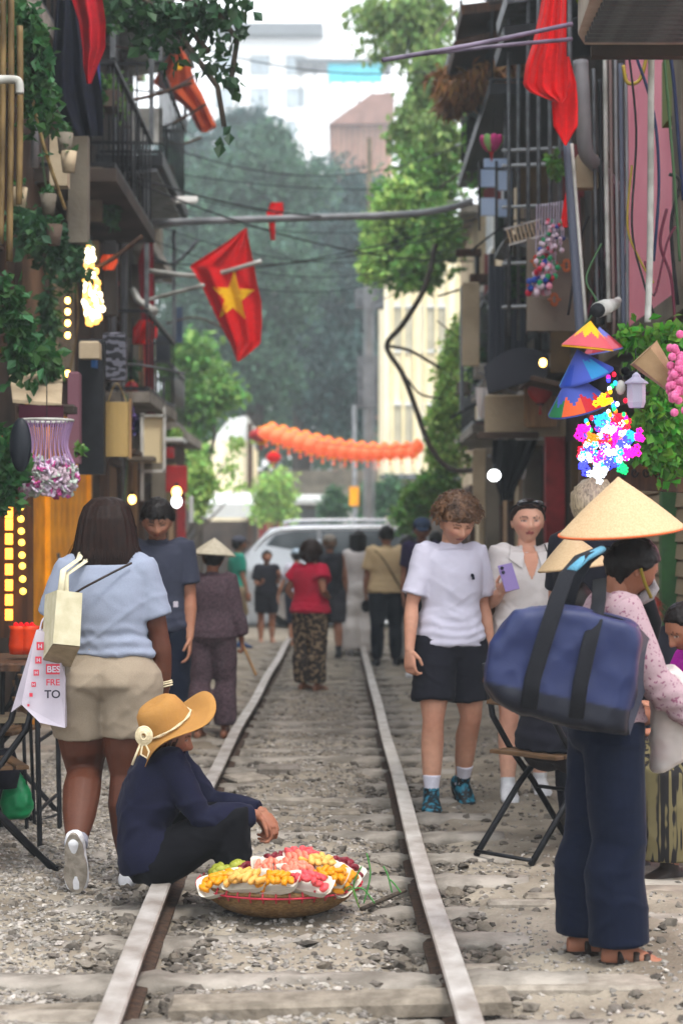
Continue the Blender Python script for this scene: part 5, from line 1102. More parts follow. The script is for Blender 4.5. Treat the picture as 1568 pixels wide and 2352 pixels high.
for k in 'LR': # sandals
    t_, c_, f_, hj, kn_, an_, pts = h.legs[k]; an_ = np.array(an_); q = MB(); L = .15*h.H; lat = unit(np.cross(f_, c_)); b_ = an_-f_*L*.28+np.array([0, 0, -.045*h.H+.0])
    out = [(math.sin(a)*(.034 if -math.cos(a) > 0 else .028)*h.H*.98, (-math.cos(a)*.5+.5)*L*1.16-.012) for a in np.linspace(0, 2*math.pi, 26, endpoint=False)]
    q.prism(out, b_+np.array([0, 0, -.004]), lat, unit((f_[0], f_[1], 0)), (0, 0, .018)); s1_ = q.build('sandal', leather, h.root, local=True)
    q = MB()
    for fr_, wd in ((.52, .036), (.36, .036), (.12, .030)):
        c = b_+unit((f_[0], f_[1], 0))*L*(fr_+.18); q.tube([c+lat*wd*h.H*.9+np.array([0, 0, .012]), c+lat*wd*h.H*.55+np.array([0, 0, .05*(1.15-fr_)+.012]), c-lat*wd*h.H*.55+np.array([0, 0, .05*(1.15-fr_)+.012]), c-lat*wd*h.H*.9+np.array([0, 0, .012])], .011, 8, ell=(1, .35), ref=(0, 1, 0))
    q.build('straps', leather, s1_, True, local=True)

# duffel bag
duf = fab('nylon_blue', '#1d264a', '#172040', rough=.5, sheen=.05, sc=8, spec=.25); dufd = fab('nylon_dark', '#141a30', '#101528', rough=.5, sheen=.1); webb = fab('webbing_black', '#1e1f24', '#16171b')
db = thing('duffel_bag', 'large navy blue duffel bag with black straps hanging from the vendor\'s shoulder', 'bag', W(1300, 1690, 6.12)); Zf = 6.02
def bagface(Z, off=0): return [(1118-off, 1535), (1128, 1478), (1170, 1418), (1182, 1400), (1290, 1392), (1400, 1412), (1446, 1428), (1462, 1440), (1470, 1470), (1458, 1560), (1440, 1688), (1330, 1672), (1200, 1640), (1135, 1606), (1116, 1575)]
rng2 = np.random.default_rng(9); mb = MB(); layers = []
cx_, cy_ = 1300, 1540
for Z, k in ((5.945, .86), (5.955, .94), (5.98, .985), (6.04, 1.0), (6.10, 1.0), (6.15, .98), (6.18, .93), (6.195, .84)):
    layers.append(np.array([W(cx_+(x-cx_)*k, cy_+(y-cy_)*k, Z) for x, y in bagface(Z)]))
mb.rings(layers[::-1]); me = remesh(mb, .008, 3, 'bag_body'); V = get_co(me); N = get_no(me)
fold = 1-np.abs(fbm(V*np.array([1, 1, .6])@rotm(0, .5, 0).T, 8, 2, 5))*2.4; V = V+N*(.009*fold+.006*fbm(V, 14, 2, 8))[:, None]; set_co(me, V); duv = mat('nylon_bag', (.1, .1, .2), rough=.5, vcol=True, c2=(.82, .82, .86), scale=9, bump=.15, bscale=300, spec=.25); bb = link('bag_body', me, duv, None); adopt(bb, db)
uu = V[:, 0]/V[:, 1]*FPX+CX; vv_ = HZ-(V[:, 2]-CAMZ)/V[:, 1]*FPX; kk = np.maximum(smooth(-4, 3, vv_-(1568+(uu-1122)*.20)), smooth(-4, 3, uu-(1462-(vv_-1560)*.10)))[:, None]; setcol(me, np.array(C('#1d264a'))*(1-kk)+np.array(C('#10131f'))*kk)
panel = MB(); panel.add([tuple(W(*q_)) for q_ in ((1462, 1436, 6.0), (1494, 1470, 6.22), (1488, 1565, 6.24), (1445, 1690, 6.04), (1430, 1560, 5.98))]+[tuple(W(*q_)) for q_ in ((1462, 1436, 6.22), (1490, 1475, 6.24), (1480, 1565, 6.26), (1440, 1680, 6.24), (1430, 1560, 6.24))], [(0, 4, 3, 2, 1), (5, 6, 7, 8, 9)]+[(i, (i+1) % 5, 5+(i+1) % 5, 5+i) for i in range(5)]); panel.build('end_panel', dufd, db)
def wpath(pts): return [W(*p) for p in pts]
def ribbon(name, pts, w, m, parent, th=.003, **k): return MB().tube([np.array(W(*p)) for p in pts], w, 10, True, ell=(1, th/w), ref=(1, 0, .25)).build(name, m, parent, True, **k)
ribbon('strap', [(1213, 1628, 5.93), (1222, 1560, 5.922), (1246, 1480, 5.918), (1275, 1390, 5.93), (1300, 1320, 6.02), (1335, 1275, 6.12), (1372, 1258, 6.24), (1395, 1262, 6.36)], .0265, webb, db)
ribbon('strap', [(1322, 1650, 5.93), (1332, 1570, 5.922), (1352, 1480, 5.918), (1366, 1425, 5.95), (1374, 1380, 6.2), (1376, 1330, 6.33)], .0245, webb, db)
ribbon('strap', [(1300, 1400, 6.15), (1316, 1340, 6.16), (1345, 1290, 6.18), (1385, 1262, 6.27)], .022, webb, db); ribbon('strap_pad', [(1312, 1310, 6.035), (1342, 1282, 6.115), (1380, 1262, 6.21)], .018, fab('pad_blue', '#5d93a8', '#3c6b85'), db, th=.012)
cable('zip', [W(1186, 1403, 6.03), W(1290, 1396, 6.02), W(1400, 1416, 6.03), W(1455, 1436, 6.03)], .005, webb, parent=db); cable('piping', [W(1462, 1440, 5.985), W(1466, 1480, 5.975), W(1455, 1570, 5.975), W(1440, 1640, 5.99)], .003, steel_g, parent=db)
# side bag and the yellow tag
vb = thing('black_shoulder_bag', 'black bag slung on the far side of the conical hat woman', 'bag', W(1470, 1480, 6.6)); MB().loft([(W(1420, 1300, 6.55), .03, .02, X_, Y_), (W(1452, 1360, 6.6), .07, .04, X_, Y_), (W(1470, 1430, 6.62), .075, .05, X_, Y_), (W(1478, 1475, 6.62), .05, .04, X_, Y_)], 16).build('bag_body', black_p, vb, True)
tg = thing('lottery_pad', 'yellow paper pad with red print hanging at the vendor\'s hip', 'paper pad', W(1490, 1560, 6.22)); yp = mat('paper_yellow', C('#b79a3f'), .7, c2=C('#9c8033'), scale=30); o = MB().slab((0, 0, 0), (.062, .012, .085), bev=.003).build('pad', yp, None); o.location = W(1487, 1532, 6.20); o.rotation_euler = (0, -.35, .1); adopt(o, tg)
for i, (dx, dz, w_, mm) in enumerate(((0, .022, .04, redp), (0, .006, .044, redp), (.008, -.018, .022, mat('print_blue', C('#6f9fb0'), .6)))):
    q = MB().box((dx, -.0075, dz), (w_, .002, .007 if i < 2 else .02)).build('print', mm, None); q.location = o.location; q.rotation_euler = o.rotation_euler; adopt(q, tg)
# white plastic bag
pb = thing('plastic_bag', 'large translucent white plastic bag at the right edge beside the navy trousers', 'bag', W(1530, 1760, 6.35)); mb = MB()
secs = [(W(1530, 1535, 6.35), .03, .03), (W(1535, 1580, 6.35), .06, .05), (W(1548, 1640, 6.36), .085, .07), (W(1556, 1700, 6.38), .10, .08), (W(1550, 1740, 6.38), .09, .07), (W(1525, 1765, 6.37), .035, .04)]
mb.loft([(c, a, b, unit((1, 0, .45)), Y_) for c, a, b in secs], 28); me = remesh(mb, .008, 2, 'bag_body'); V = get_co(me); N = get_no(me); set_co(me, V+N*(.012*(1-2*np.abs(fbm(V, 9, 3, 3))))[:, None]); o = link('bag_body', me, mat('film_white', C('#c4bcb8'), .3, c2=C('#aaa29f'), scale=6, trans=.25, spec=.5), None); adopt(o, pb)
MB().tube([W(1500, 1545, 6.25), W(1512, 1530, 6.28), W(1530, 1538, 6.33)], .008, 6).build('handle', pl_w, pb, True)

# 17 --- blond person behind the hat
h = Human('person with short ash blond hair standing behind the large conical hat', gl(1352, 9.1), AW-.6, 1.70, dict(head=(.1, 0, 0)), sk_lt, g=1.0, det=1, seed=17)
h.top(blk_c, .45, -.1, .02, .01); h.pants(blk_c, 1.0, top=0); h.cap_hair(hair_bld, th=.09, rough=.05, back=-.35, freq=11); h.shoes(leather)
# folding chair builder
def chair(label, loc, rz, group=None, m=black):
    t = thing('folding_chair', label, 'chair', (0, 0, 0), 0, group)
    for s_ in (-1, 1):
        x = s_*.19
        MB().tube([(x, .34, .0), (x, .10, .30), (x, -.05, .46), (x, -.17, .62), (x*.95, -.23, .86)], .0140, 8).build('back_leg', m, t, True)
        MB().tube([(x*.88, -.30, .0), (x*.88, -.02, .30), (x*.88, .17, .46)], .0140, 8).build('front_leg', m, t, True)
    for y, z, w_ in ((.34, .02, .38), (-.30, .02, .34), (.12, .275, .36)): MB().tube([(-w_/2, y, z), (w_/2, y, z)], .009, 8).build('stretcher', m, t, True)
    me = MB().slab((0, 0, 0), (.40, .055, .018), bev=.005).mesh('slat', False); me.materials.append(mat('slat_brown', C('#5e4630'), .6, c2=C('#453322'), scale=8))
    for i in range(6): o = link('slat', me, None, t, local=True); o.location = (0, -.15+.068*i, .458)
    for z, y in ((.80, -.215), (.70, -.19)): o = link('slat', me, None, t, local=True); o.location = (0, y, z); o.rotation_euler = (math.radians(75), 0, 0)
    t.location = loc; t.rotation_euler = (0, 0, rz); return t
c1 = chair('black folding chair with wooden slats next to the blue duffel bag', (.94, 8.5, .0), -.85); c1.scale = (1, 1, 1)
# 18 --- seated person with second conical hat
h = Human('person in black seated on the folding chair, mostly behind the duffel bag', (.98, 8.50, .0), -.85, 1.60, dict(pz=.50, lean=.10, pelvis_lean=.0, Lleg=((-.15, 1, -.02), (0, .1, -1), (0, 1, -.05)), Rleg=((.15, 1, -.02), (0, .1, -1), (0, 1, -.05)), Larm=((-.2, .3, -1), (.1, 1, -.1), (0, 1, 0), (0, 0, -1)), Rarm=((.2, .3, -1), (-.1, 1, -.1), (0, 1, 0), (0, 0, -1)), head=(.25, 0, 0)), sk_md, g=1.05, det=1, seed=18)
h.top(blk_c, .5, -.12, .03, .01, wr=.01); h.pants(fab('cloth_charcoal', '#2a2528', '#201c1f'), .96, off=.02, flare=.015, top=0); h.cap_hair(hair_blk, th=.08); h.shoes(leather)
conical_hat('conical_hat', palm_l, W(1318, 1303, 8.6), .17, .16, rotm(0, -.12, 0), label='second straw conical hat partly hidden behind the duffel strap', cat='hat')
# 19, 20 --- seated people at the right edge
stripe = mat('cloth_striped', C('#5a5238'), .85, c2=C('#151214'), scale=60, stretch=(1, 1, .01), detail=0, contrast=(.44, .5))
h = Human('woman in a magenta top seated at the right edge, looking down to the left', (1.64, 8.0, -.0), math.pi/2+.35, 1.56, dict(pz=.48, lean=.30, pelvis_lean=.05, head=(.5, 0, 0), Lleg=((-.1, 1, -.1), (0, -.1, -1), (0, 1, -.05)), Rleg=((.2, 1, -.1), (0, -.05, -1), (0, 1, -.05)), Larm=((-.2, .5, -.9), (.1, 1, -.2), (0, 1, 0), (0, 0, -1)), Rarm=((.2, .5, -.9), (-.2, 1, -.2), (0, 1, 0), (0, 0, -1))), sk_tan, g=1.1, det=2, seed=19)
h.top(fab('cotton_magenta', '#9c128c', '#7d0f72'), .4, -.1, .024, .01, wr=.008); h.pants(stripe, .93, off=.04, flare=.05, wr=.003, top=0); h.cap_hair(hair_blk, front=.3, th=.05, back=-.4); h.shoes(leather); q = MB(); q.ball(h.hl((0, -.5, .0)), np.array([.2, .16, .22])*h.hh, 12); q.build('hair_bun', hair_blk, h.root, True, local=True)
st1 = thing('stool', 'low dark plastic stool under the woman in the magenta top', 'stool', (1.66, 8.02, 0)); MB().slab((1.66, 8.02, .40), (.3, .3, .04), bev=.01).build('seat', mat('plastic_teal', C('#1c4a4f'), .5), st1)
for a, b in ((-1, -1), (-1, 1), (1, -1), (1, 1)): MB().tube([(1.66+a*.15, 8.02+b*.15, 0), (1.66+a*.12, 8.02+b*.12, .39)], .018, 6).build('leg', mat('plastic_teal', C('#1c4a4f'), .5), st1)
h = Human('person with red hair in a bun and black clothes sitting further back at the right', (1.60, 9.8, 0), FW-.5, 1.58, dict(pz=.48, lean=.15, pelvis_lean=0, head=(.5, 0, 0), Lleg=((-.15, 1, -.02), (0, .1, -1), (0, 1, -.05)), Rleg=((.15, 1, -.02), (0, .1, -1), (0, 1, -.05)), Larm=((-.2, .4, -1), (.1, 1, .2), (0, 1, 0), (0, 0, 1)), Rarm=((.2, .4, -1), (-.1, 1, .2), (0, 1, 0), (0, 0, 1))), sk_lt, g=1, det=1, seed=20)
h.top(blk_c, .9, -.1, .025, .01); h.pants(blk_c, .96, top=0); h.cap_hair(hair_red, th=.07, front=.2); h.strands(hair_red, 200, L=.35, th=.06, wid=.016); q = MB(); q.ball(h.hl((0, -.1, .62)), np.array([.17, .17, .15])*h.hh, 12); q.build('hair_bun', hair_red, h.root, True, local=True); h.shoes(leather)
st2 = copy_tree(st1, loc=(1.62, 9.82, 0)); st2['label'] = 'low plastic stool under the person with the red hair bun'
# ================================================================ THINGS HUNG AND STOOD IN THE STREET
flag_r = mat('flag_red', C('#ec141c'), .75, c2=C('#dd1018'), scale=30, bump=.1, sheen=.1); flag_y = mat('flag_yellow', C('#ffd21a'), .7); flag_o = mat('flag_faded', C('#cc5a30'), .8, c2=C('#a84424'), scale=5)
for m_ in (flag_r, flag_y, flag_o):
    nt = m_.node_tree; b_ = nt.nodes['Principled BSDF']; tr = nt.nodes.new('ShaderNodeBsdfTranslucent'); mx = nt.nodes.new('ShaderNodeMixShader'); mx.inputs[0].default_value = .4
    if b_.inputs['Base Color'].links: nt.links.new(b_.inputs['Base Color'].links[0].from_socket, tr.inputs[0])
    else: tr.inputs[0].default_value = b_.inputs['Base Color'].default_value
    nt.links.new(b_.outputs[0], mx.inputs[1]); nt.links.new(tr.outputs[0], mx.inputs[2]); nt.links.new(mx.outputs[0], nt.nodes['Material Output'].inputs[0])
def cloth(name, label, cat, rows, Z, m, folds=3, amp=.05, star=None, slant=0, nu=36, nv=44, parent=None, group=None, seed=0):
    """cloth whose outline is given by ROWS (y, left, right); it hangs in folds"""
    ys = [r[0] for r in rows]; t = thing(name, label, cat, W((rows[0][1]+rows[0][2])/2, rows[0][0], Z), group=group)
    def pt(u, v):
        y = ys[0]+(ys[-1]-ys[0])*v; l = np.interp(y, ys, [r[1] for r in rows]); r_ = np.interp(y, ys, [r[2] for r in rows]); x = l+(r_-l)*u
        d = amp*(math.sin(u*folds*2*math.pi+seed+v*1.5)*.6+.4*math.sin(u*folds*3.7+v*4+seed)+slant*u*4)*min(1, (r_-l)/60+.1)
        return np.array(W(x, y, Z+d))
    def inv(x, y):
        v = (y-ys[0])/(ys[-1]-ys[0]); l = np.interp(y, ys, [r[1] for r in rows]); r_ = np.interp(y, ys, [r[2] for r in rows]); return (x-l)/(r_-l+1e-6), v
    V = np.array([pt(i/nu, j/nv) for j in range(nv+1) for i in range(nu+1)]); idx = np.arange((nu+1)*(nv+1)).reshape(nv+1, nu+1)
    F = np.stack([idx[:-1, :-1].ravel(), idx[1:, :-1].ravel(), idx[1:, 1:].ravel(), idx[:-1, 1:].ravel()], 1)
    V2 = V+np.array([0, .004, 0]); F2 = F[:, ::-1]+len(V); fl = link('cloth', fastmesh('cloth', np.vstack([V, V2]), np.vstack([F, F2]), True), m, t)
    if star:
        for off in (-.008, .012):
            sx, sy, R, rot, kx = star; P = []
            for i in range(10):
                a = rot+i*math.pi/5; r_ = R if i % 2 == 0 else R*.40; P.append((sx+kx*r_*math.sin(a), sy-r_*math.cos(a)))
            mb = MB(); VV = []
            rings_ = [0, .34, .67, 1]
            for k in rings_[1:]:
                for p in P:
                    for q in range(4):
                        pn = P[(P.index(p)+1) % 10]; xx = p[0]+(pn[0]-p[0])*q/4; yy = p[1]+(pn[1]-p[1])*q/4
                        VV.append(pt(*inv(sx+(xx-sx)*k, sy+(yy-sy)*k))+np.array([0, off, 0]))
            c0_ = pt(*inv(sx, sy))+np.array([0, off, 0]); VV = [c0_]+VV; FF = [(0, 1+i, 1+(i+1) % 40) for i in range(40)]
            for k in range(2): FF += [(1+k*40+i, 1+(k+1)*40+i, 1+(k+1)*40+(i+1) % 40, 1+k*40+(i+1) % 40) for i in range(40)]
            mb.add(VV, FF); mb.build('star', flag_y, fl, True)
    return t
cloth('flag', 'red flag with a yellow star hanging over the middle of the track', 'flag', [(524, 563, 567), (560, 515, 573), (612, 434, 584), (625, 446, 586), (650, 460, 590), (692, 480, 600), (740, 503, 602), (790, 530, 598), (830, 544, 550)], 17.5, flag_r, 2.5, .06, star=(536, 682, 62, .05, .82))
cloth('flag', 'faded orange flag hanging high in front of the sky on the left', 'flag', [(104, 405, 412), (130, 385, 430), (190, 350, 450), (215, 385, 465), (250, 430, 480), (292, 452, 498), (304, 462, 474)], 19, flag_o, 2, .07)
q = MB(); c = W(412, 150, 18.9); q.ball(c, (.035, .004, .05), 8); q.build('star', flag_y, bpy.data.objects['flag.001'])
f4 = cloth('flag', 'long red flag hanging in folds from the top right balcony', 'flag', [(-40, 1250, 1300), (40, 1236, 1300), (100, 1222, 1300), (150, 1206, 1300), (195, 1200, 1302), (212, 1216, 1300), (226, 1250, 1300), (236, 1278, 1290)], 10.6, flag_r, 3.2, .05, seed=1)
cloth('flag', 'lower red tail of the long flag beside the grey downpipe', 'flag', [(130, 1300, 1306), (190, 1296, 1322), (236, 1266, 1326), (290, 1270, 1326), (312, 1284, 1312), (334, 1296, 1300)], 10.7, flag_r, 1.4, .04, seed=2)
cloth('flag', 'small red flag hanging beside the blue-grey post on the right', 'flag', [(425, 1302, 1305), (450, 1296, 1308), (500, 1288, 1308), (522, 1292, 1304)], 11.5, flag_r, 1, .03)
cloth('flag', 'deep red flag in front of the dark creeper at the top left', 'flag', [(-60, 150, 225), (0, 166, 236), (50, 182, 243), (110, 190, 242), (150, 192, 226), (192, 200, 210)], 11, mat('flag_deep', C('#a00a1c'), .8, c2=C('#860816'), scale=20), 1.6, .05)
cloth('cloth_hanging', 'dark navy cloth hanging behind the deep red flag', 'cloth', [(0, 130, 190), (100, 122, 215), (170, 116, 226), (230, 124, 236), (300, 160, 238), (312, 168, 236)], 11.6, mat('cloth_deepnavy', C('#0c1022'), .8, c2=C('#080a16'), scale=20), 2.5, .05)
cloth('cloth_hanging', 'violet cloth strip hanging beside the navy cloth', 'cloth', [(100, 196, 226), (200, 206, 232), (240, 212, 236)], 12.2, fab('cloth_violet', '#3a3c74'), 1, .03)
cloth('ribbon', 'small knotted red cloth tied to the grey pipe across the street', 'cloth', [(465, 622, 650), (490, 612, 652), (505, 616, 632), (552, 622, 632)], 18.7, flag_r, 1.5, .06, nu=14, nv=20)
cloth('banner', 'tall narrow red banner hanging on the left row', 'banner', [(528, 340, 352), (600, 318, 353), (740, 326, 354), (1040, 342, 358)], 18.8, mat('banner_red', C('#8f2430'), .8, c2=C('#7a1c28'), scale=8), 1.5, .02)
cloth('cloth_hanging', 'crumpled bright red cloth below the white lamp on the left', 'cloth', [(735, 320, 345), (755, 306, 362), (775, 302, 360), (790, 306, 345)], 18.2, flag_r, 2, .08, nu=20, nv=14)
# poles that carry them
def pole2(name, label, pts, r, m, cat='pole', **k): return cable(name, pts, r, m, label, cat=cat, k=8, **k)
pole2('pole', 'grey pipe strung straight across the street between the rows', WP((325, 512, 18.9), (650, 502, 18.6), (960, 490, 18.6), (1085, 462, 18.6)), .035, pvc)
pole2('pole', 'upper of two pale flag poles reaching from the left row', WP((335, 690, 18), (468, 655, 17.5)), .02, pvc_w); pole2('pole', 'straight pale pole carrying the star flag from the left row', WP((345, 622, 18), (470, 633, 17.6), (600, 600, 17.4)), .022, pvc_w)
pole2('pole', 'long purplish flag pole across the top right, the upper one', WP((878, 138, 10.0), (1100, 100, 10.2), (1312, 55, 10.5)), .013, mat('pole_mauve', C('#6d6276'), .4, c2=C('#4b4353'), scale=8)); pole2('pole', 'long purplish flag pole across the top right, the lower one', WP((960, 125, 10.3), (1180, 102, 10.4), (1312, 90, 10.6)), .012, _m['pole_mauve'])
# wires across
for lab, a, b, sag in (('black wire sagging low between the rows above the red cloth', (296, 400, 17), (1085, 470, 20), .25), ('second thin wire sagging between the rows', (296, 412, 17), (1085, 600, 22), .2), ('wire running above the yellow star', (330, 640, 19), (1100, 500, 21), .12), ('wire just below the flag pole over the tree', (330, 600, 20), (1080, 520, 22), .2), ('pale wire crossing the sky near the tower', (430, 100, 26), (1100, 150, 26), .25), ('thin wire from the far pole to the right row', (848, 700, 33), (1060, 560, 26), .1), ('wire in the upper sky from the left leaves', (300, 300, 22), (1060, 330, 27), .5)):
    cable('wire', [W(*a), W(*b)], .009, cablem, lab, sag, cat='wire')
for i in range(6): cable('wire', [W(300+i*6, 380+i*40, 19), W(1100-i*10, 420+i*30+(i*37) % 60, 22)], .005, cablem, 'thin wire among those strung between the two rows', .15+.06*i, group='thin wires between the rows', cat='wire')
cable('lantern_cord', [W(600, 1000, 31), W(690, 1012, 30.5), W(780, 1022, 30), W(880, 1030, 30), W(965, 1020, 30)], .008, cablem, 'cord that carries the row of orange paper lanterns', cat='cord')
# paper lanterns
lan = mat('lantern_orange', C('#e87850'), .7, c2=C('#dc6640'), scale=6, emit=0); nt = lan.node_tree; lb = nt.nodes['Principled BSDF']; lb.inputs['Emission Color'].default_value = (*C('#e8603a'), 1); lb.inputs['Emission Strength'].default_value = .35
def lantern(label, c, R, Hh, m, group=None, cap=None):
    t = thing('paper_lantern', label, 'lantern', c, 0, group); pr = [(R*.3, Hh*.5)]+[(R*(math.sin(math.pi*(.12+.76*k/16)))*(1+.05*(k % 2)), Hh*(.47-.94*k/16)) for k in range(17)]+[(R*.3, -Hh*.5)]
    MB().lathe(pr, (0, 0, 0), 16).build('shade', m, t, True, local=True)
    for z in (.53, -.53): MB().lathe([(R*.32, -Hh*.035), (R*.32, Hh*.035)], (0, 0, z*Hh), 12).build('cap', cap or flag_y, t, local=True)
    MB().tube([(0, 0, -Hh*.55), (0, 0, -Hh*.95)], [R*.05, R*.14], 6).build('tassel', m, t, local=True); return t
l0 = None
for i in range(27):
    k = i/26; px = 612+k*335; py = 985+58*math.sin(min(1, k*1.25)*math.pi*.5)+(-6 if i % 2 else 4)-14*k; c = W(px, py+6, 30.6-k*.6+(.14 if i % 2 else 0)); s = .92-.35*abs(k-.3)*1.2
    if l0 is None: l0 = lantern('orange paper lantern in the long string across the street', c, .17, .30, lan, 'orange lanterns on the string across the street'); l0.scale = (s,)*3
    else: o = copy_tree(l0, loc=c); o.scale = (s,)*3
lantern('lone small orange lantern hanging at the right end of the string', W(958, 1026, 29), .10, .22, lan); lantern('dark red lantern at the left end of the orange string', W(600, 1000, 31), .2, .25, reds); lantern('red lantern hanging below the left end of the string', W(628, 1050, 33), .13, .2, flag_r)
lantern('red paper lantern in front of the dark awning on the right', W(1240, 898, 15), .10, .20, mat('lantern_red', C('#a8201a'), .6), cap=wood_d)

# ---------------- lights
def bulb_mat(n, c, e): return mat(n, c, emit=e)
warm = bulb_mat('bulb_warm', (1, .55, .12), 6); whiteb = bulb_mat('bulb_white', (.95, .97, 1), 4); LEDC = [bulb_mat('led_%s' % n, c, e*.75) for n, c, e in (('red', (1, .01, .04), .8), ('magenta', (1, .01, .45), .9), ('blue', (.04, .05, 1), 1.5), ('cyan', (.02, .45, 1), .9), ('green', (.01, .7, .18), .6), ('white', (.8, .93, 1), 1.6), ('yellow', (1, .65, .01), .8), ('orange', (1, .2, .01), .8))]
def bulb(label, c, r, m=warm, group=None):
    t = thing('light_bulb', label, 'light bulb', c, 0, group); MB().ball((0, 0, 0), (r, r, r*1.2), 10).build('glass', m, t, True, local=True); MB().tube([(0, 0, r), (0, 0, r*2)], r*.45, 8).build('socket', black, t, True, local=True); return t
bulb('lit bulb under the dark awning on the right', W(1246, 833, 14), .028); bulb('lit bulb under the ivy above the large hat', W(1497, 1058, 9.3), .022); bulb('orange lit bulb left of the young man\'s hair', W(304, 1147, 17), .035); bulb('upper of two lit bulbs right of the young man\'s hair', W(406, 1130, 20), .05); bulb('lower of two lit bulbs right of the young man\'s hair', W(406, 1152, 20.2), .055, whiteb)
bulb('faint bulb right of the purple flower shade', W(156, 1052, 11), .016); bulb('faint lower bulb below the purple flower shade', W(162, 1078, 11), .014)
b0 = None
for i, y in enumerate((690, 716, 742, 770, 858)):
    c = W(156, y, 13)
    if b0 is None: b0 = bulb('warm bulb in the vertical row by the lattice window', c, .02, warm, 'bulbs beside the lattice window')
    else: copy_tree(b0, loc=c)
lw = thing('wall_lamp', 'bright white lamp on a bracket left of the phone woman', 'lamp', W(1133, 1090, 16)); MB().ball(W(1134, 1092, 16), (.055, .05, .05), 12).build('globe', whiteb, lw, True); MB().tube([W(1136, 1072, 16), W(1130, 1050, 16), W(1122, 1046, 16.3)], .012, 6).build('bracket', black, lw, True)
# fire shaped cluster of warm lights
fc = thing('light_cluster', 'tall flame shaped cluster of warm string lights on the left', 'string lights', W(215, 745, 14)); MB().tube([W(208, 540, 14), W(214, 740, 14)], .008, 6).build('cord', black, fc)
rg = np.random.default_rng(8); me = MB().ball((0, 0, 0), (.020, .020, .026), 7).mesh('bulb'); me.materials.append(bulb_mat('bulb_fire', (1, .50, .10), 1.6)); me_h = me.copy(); me_h.materials.clear(); me_h.materials.append(bulb_mat('bulb_fire_hot', (1, .85, .55), 3))
for i in range(110):
    k = rg.random(); wd = (4+26*k**.8)*(1-.35*smooth(.85, 1, k)); o = link('bulb', me, None, fc); o.location = W(206+10*k+rg.uniform(-1, 1)*wd*.9, 565+178*k, 14+rg.uniform(-.07, .07)); adopt(o, fc)
    if i % 2: o.data = me_h
# string curtain at the lower left
lc = thing('light_curtain', 'two columns of glowing round lights on a brown panel at the lower left', 'string lights', W(38, 1440, 11)); MB().box(W(38, 1300, 11.05), (.20, .02, .85)).build('panel', wood_d, lc)
me1 = MB().slab((0, 0, 0), (.042, .064, .02), R=rotm(math.pi/2, 0, 0), bev=.008).mesh('lamp_large'); me1.materials.append(bulb_mat('bulb_amber', (1, .36, .04), 2.2)); me2 = MB().ball((0, 0, 0), .020, 9).mesh('lamp_small'); me2.materials.append(bulb_mat('bulb_yellow', (1, .62, .08), 1.8))
for i, y in enumerate((1178, 1205, 1238, 1272, 1308, 1344, 1378, 1412)): o = link('lamp_large', me1, None, lc); o.location = W(21, y, 10.95); adopt(o, lc)
for i, y in enumerate((1165, 1192, 1220, 1246, 1275, 1300, 1330, 1358)): o = link('lamp_small', me2, None, lc); o.location = W(48+i*.8, y, 10.95); adopt(o, lc)
# coloured lights on the right
cc = thing('light_cluster', 'bright multicoloured cluster of flower shaped lights hanging over the large hat', 'string lights', W(1395, 1095, 8.8))
for x in (1396, 1405, 1416, 1345, 1362): MB().tube([W(x, 860 if x > 1390 else 960, 8.8), W(x-4, 1080, 8.8)], .003, 5).build('cord', black, cc)
lm = [MB().ball((0, 0, 0), (.0105, .0105, .013), 6).mesh('bulb') for _ in LEDC]
for a, m_ in zip(lm, LEDC): a.materials.append(m_)
fl_ = []
for m_ in LEDC:
    q = MB()
    for k in range(5): a = k*1.257; q.ball((.011*math.cos(a), 0, .011*math.sin(a)), (.007, .006, .007), 6)
    x = q.mesh('flower_light'); x.materials.append(m_); fl_.append(x)
for i in range(28): o = link('bulb', lm[i % 8], None, cc); o.location = W(1396+rg.uniform(-6, 18), 860+i*6.6, 8.8+rg.uniform(-.02, .02)); adopt(o, cc)
for i in range(12): o = link('bulb', lm[(i*3) % 8], None, cc); o.location = W(1344+rg.uniform(-6, 16), 960+i*7, 8.8); adopt(o, cc)
for i in range(12): o = link('bulb', lm[(i*5) % 8], None, cc); o.location = W(1420+rg.uniform(-10, 18), 920+i*8, 8.8); adopt(o, cc)
for (x, y, n, ci, s) in ((1380, 918, 10, 6, 11), (1380, 925, 6, 6, 16), (1384, 965, 22, 3, 20), (1388, 975, 10, 2, 16), (1420, 968, 14, 0, 18), (1333, 990, 8, 1, 12), (1400, 985, 20, 5, 16), (1410, 1000, 12, 1, 22), (1380, 1010, 12, 0, 20), (1360, 1012, 10, 7, 16), (1430, 1010, 14, 2, 22), (1440, 1005, 9, 3, 18)):
    for k in range(n): o = link('flower_light', fl_[ci], None, cc); o.location = W(x+rg.normal()*s*.6, y+rg.normal()*s*.5, 8.8+rg.uniform(-.05, .05)); o.rotation_euler = (0, rg.random()*6, 0); adopt(o, cc)
for k in range(85):
    a = rg.uniform(-1, 1); y = 1020+rg.random()*55*(1-.5*a*a); o = link('flower_light', fl_[int(rg.choice([5, 5, 5, 3, 2, 2, 1, 0]))], None, cc); o.location = W(1385+a*58, y, 8.8+rg.uniform(-.08, .08)); o.rotation_euler = (0, rg.random()*6, 0); adopt(o, cc)
for (x, y, n, ci) in ((1452, 1040, 10, 1), (1460, 1000, 7, 1), (1340, 1075, 6, 2), (1430, 1072, 7, 4), (1415, 1060, 8, 2), (1375, 1085, 14, 5)):
    for k in range(n): o = link('flower_light', fl_[ci], None, cc); o.location = W(x+rg.normal()*8, y+rg.normal()*7, 8.74); adopt(o, cc)
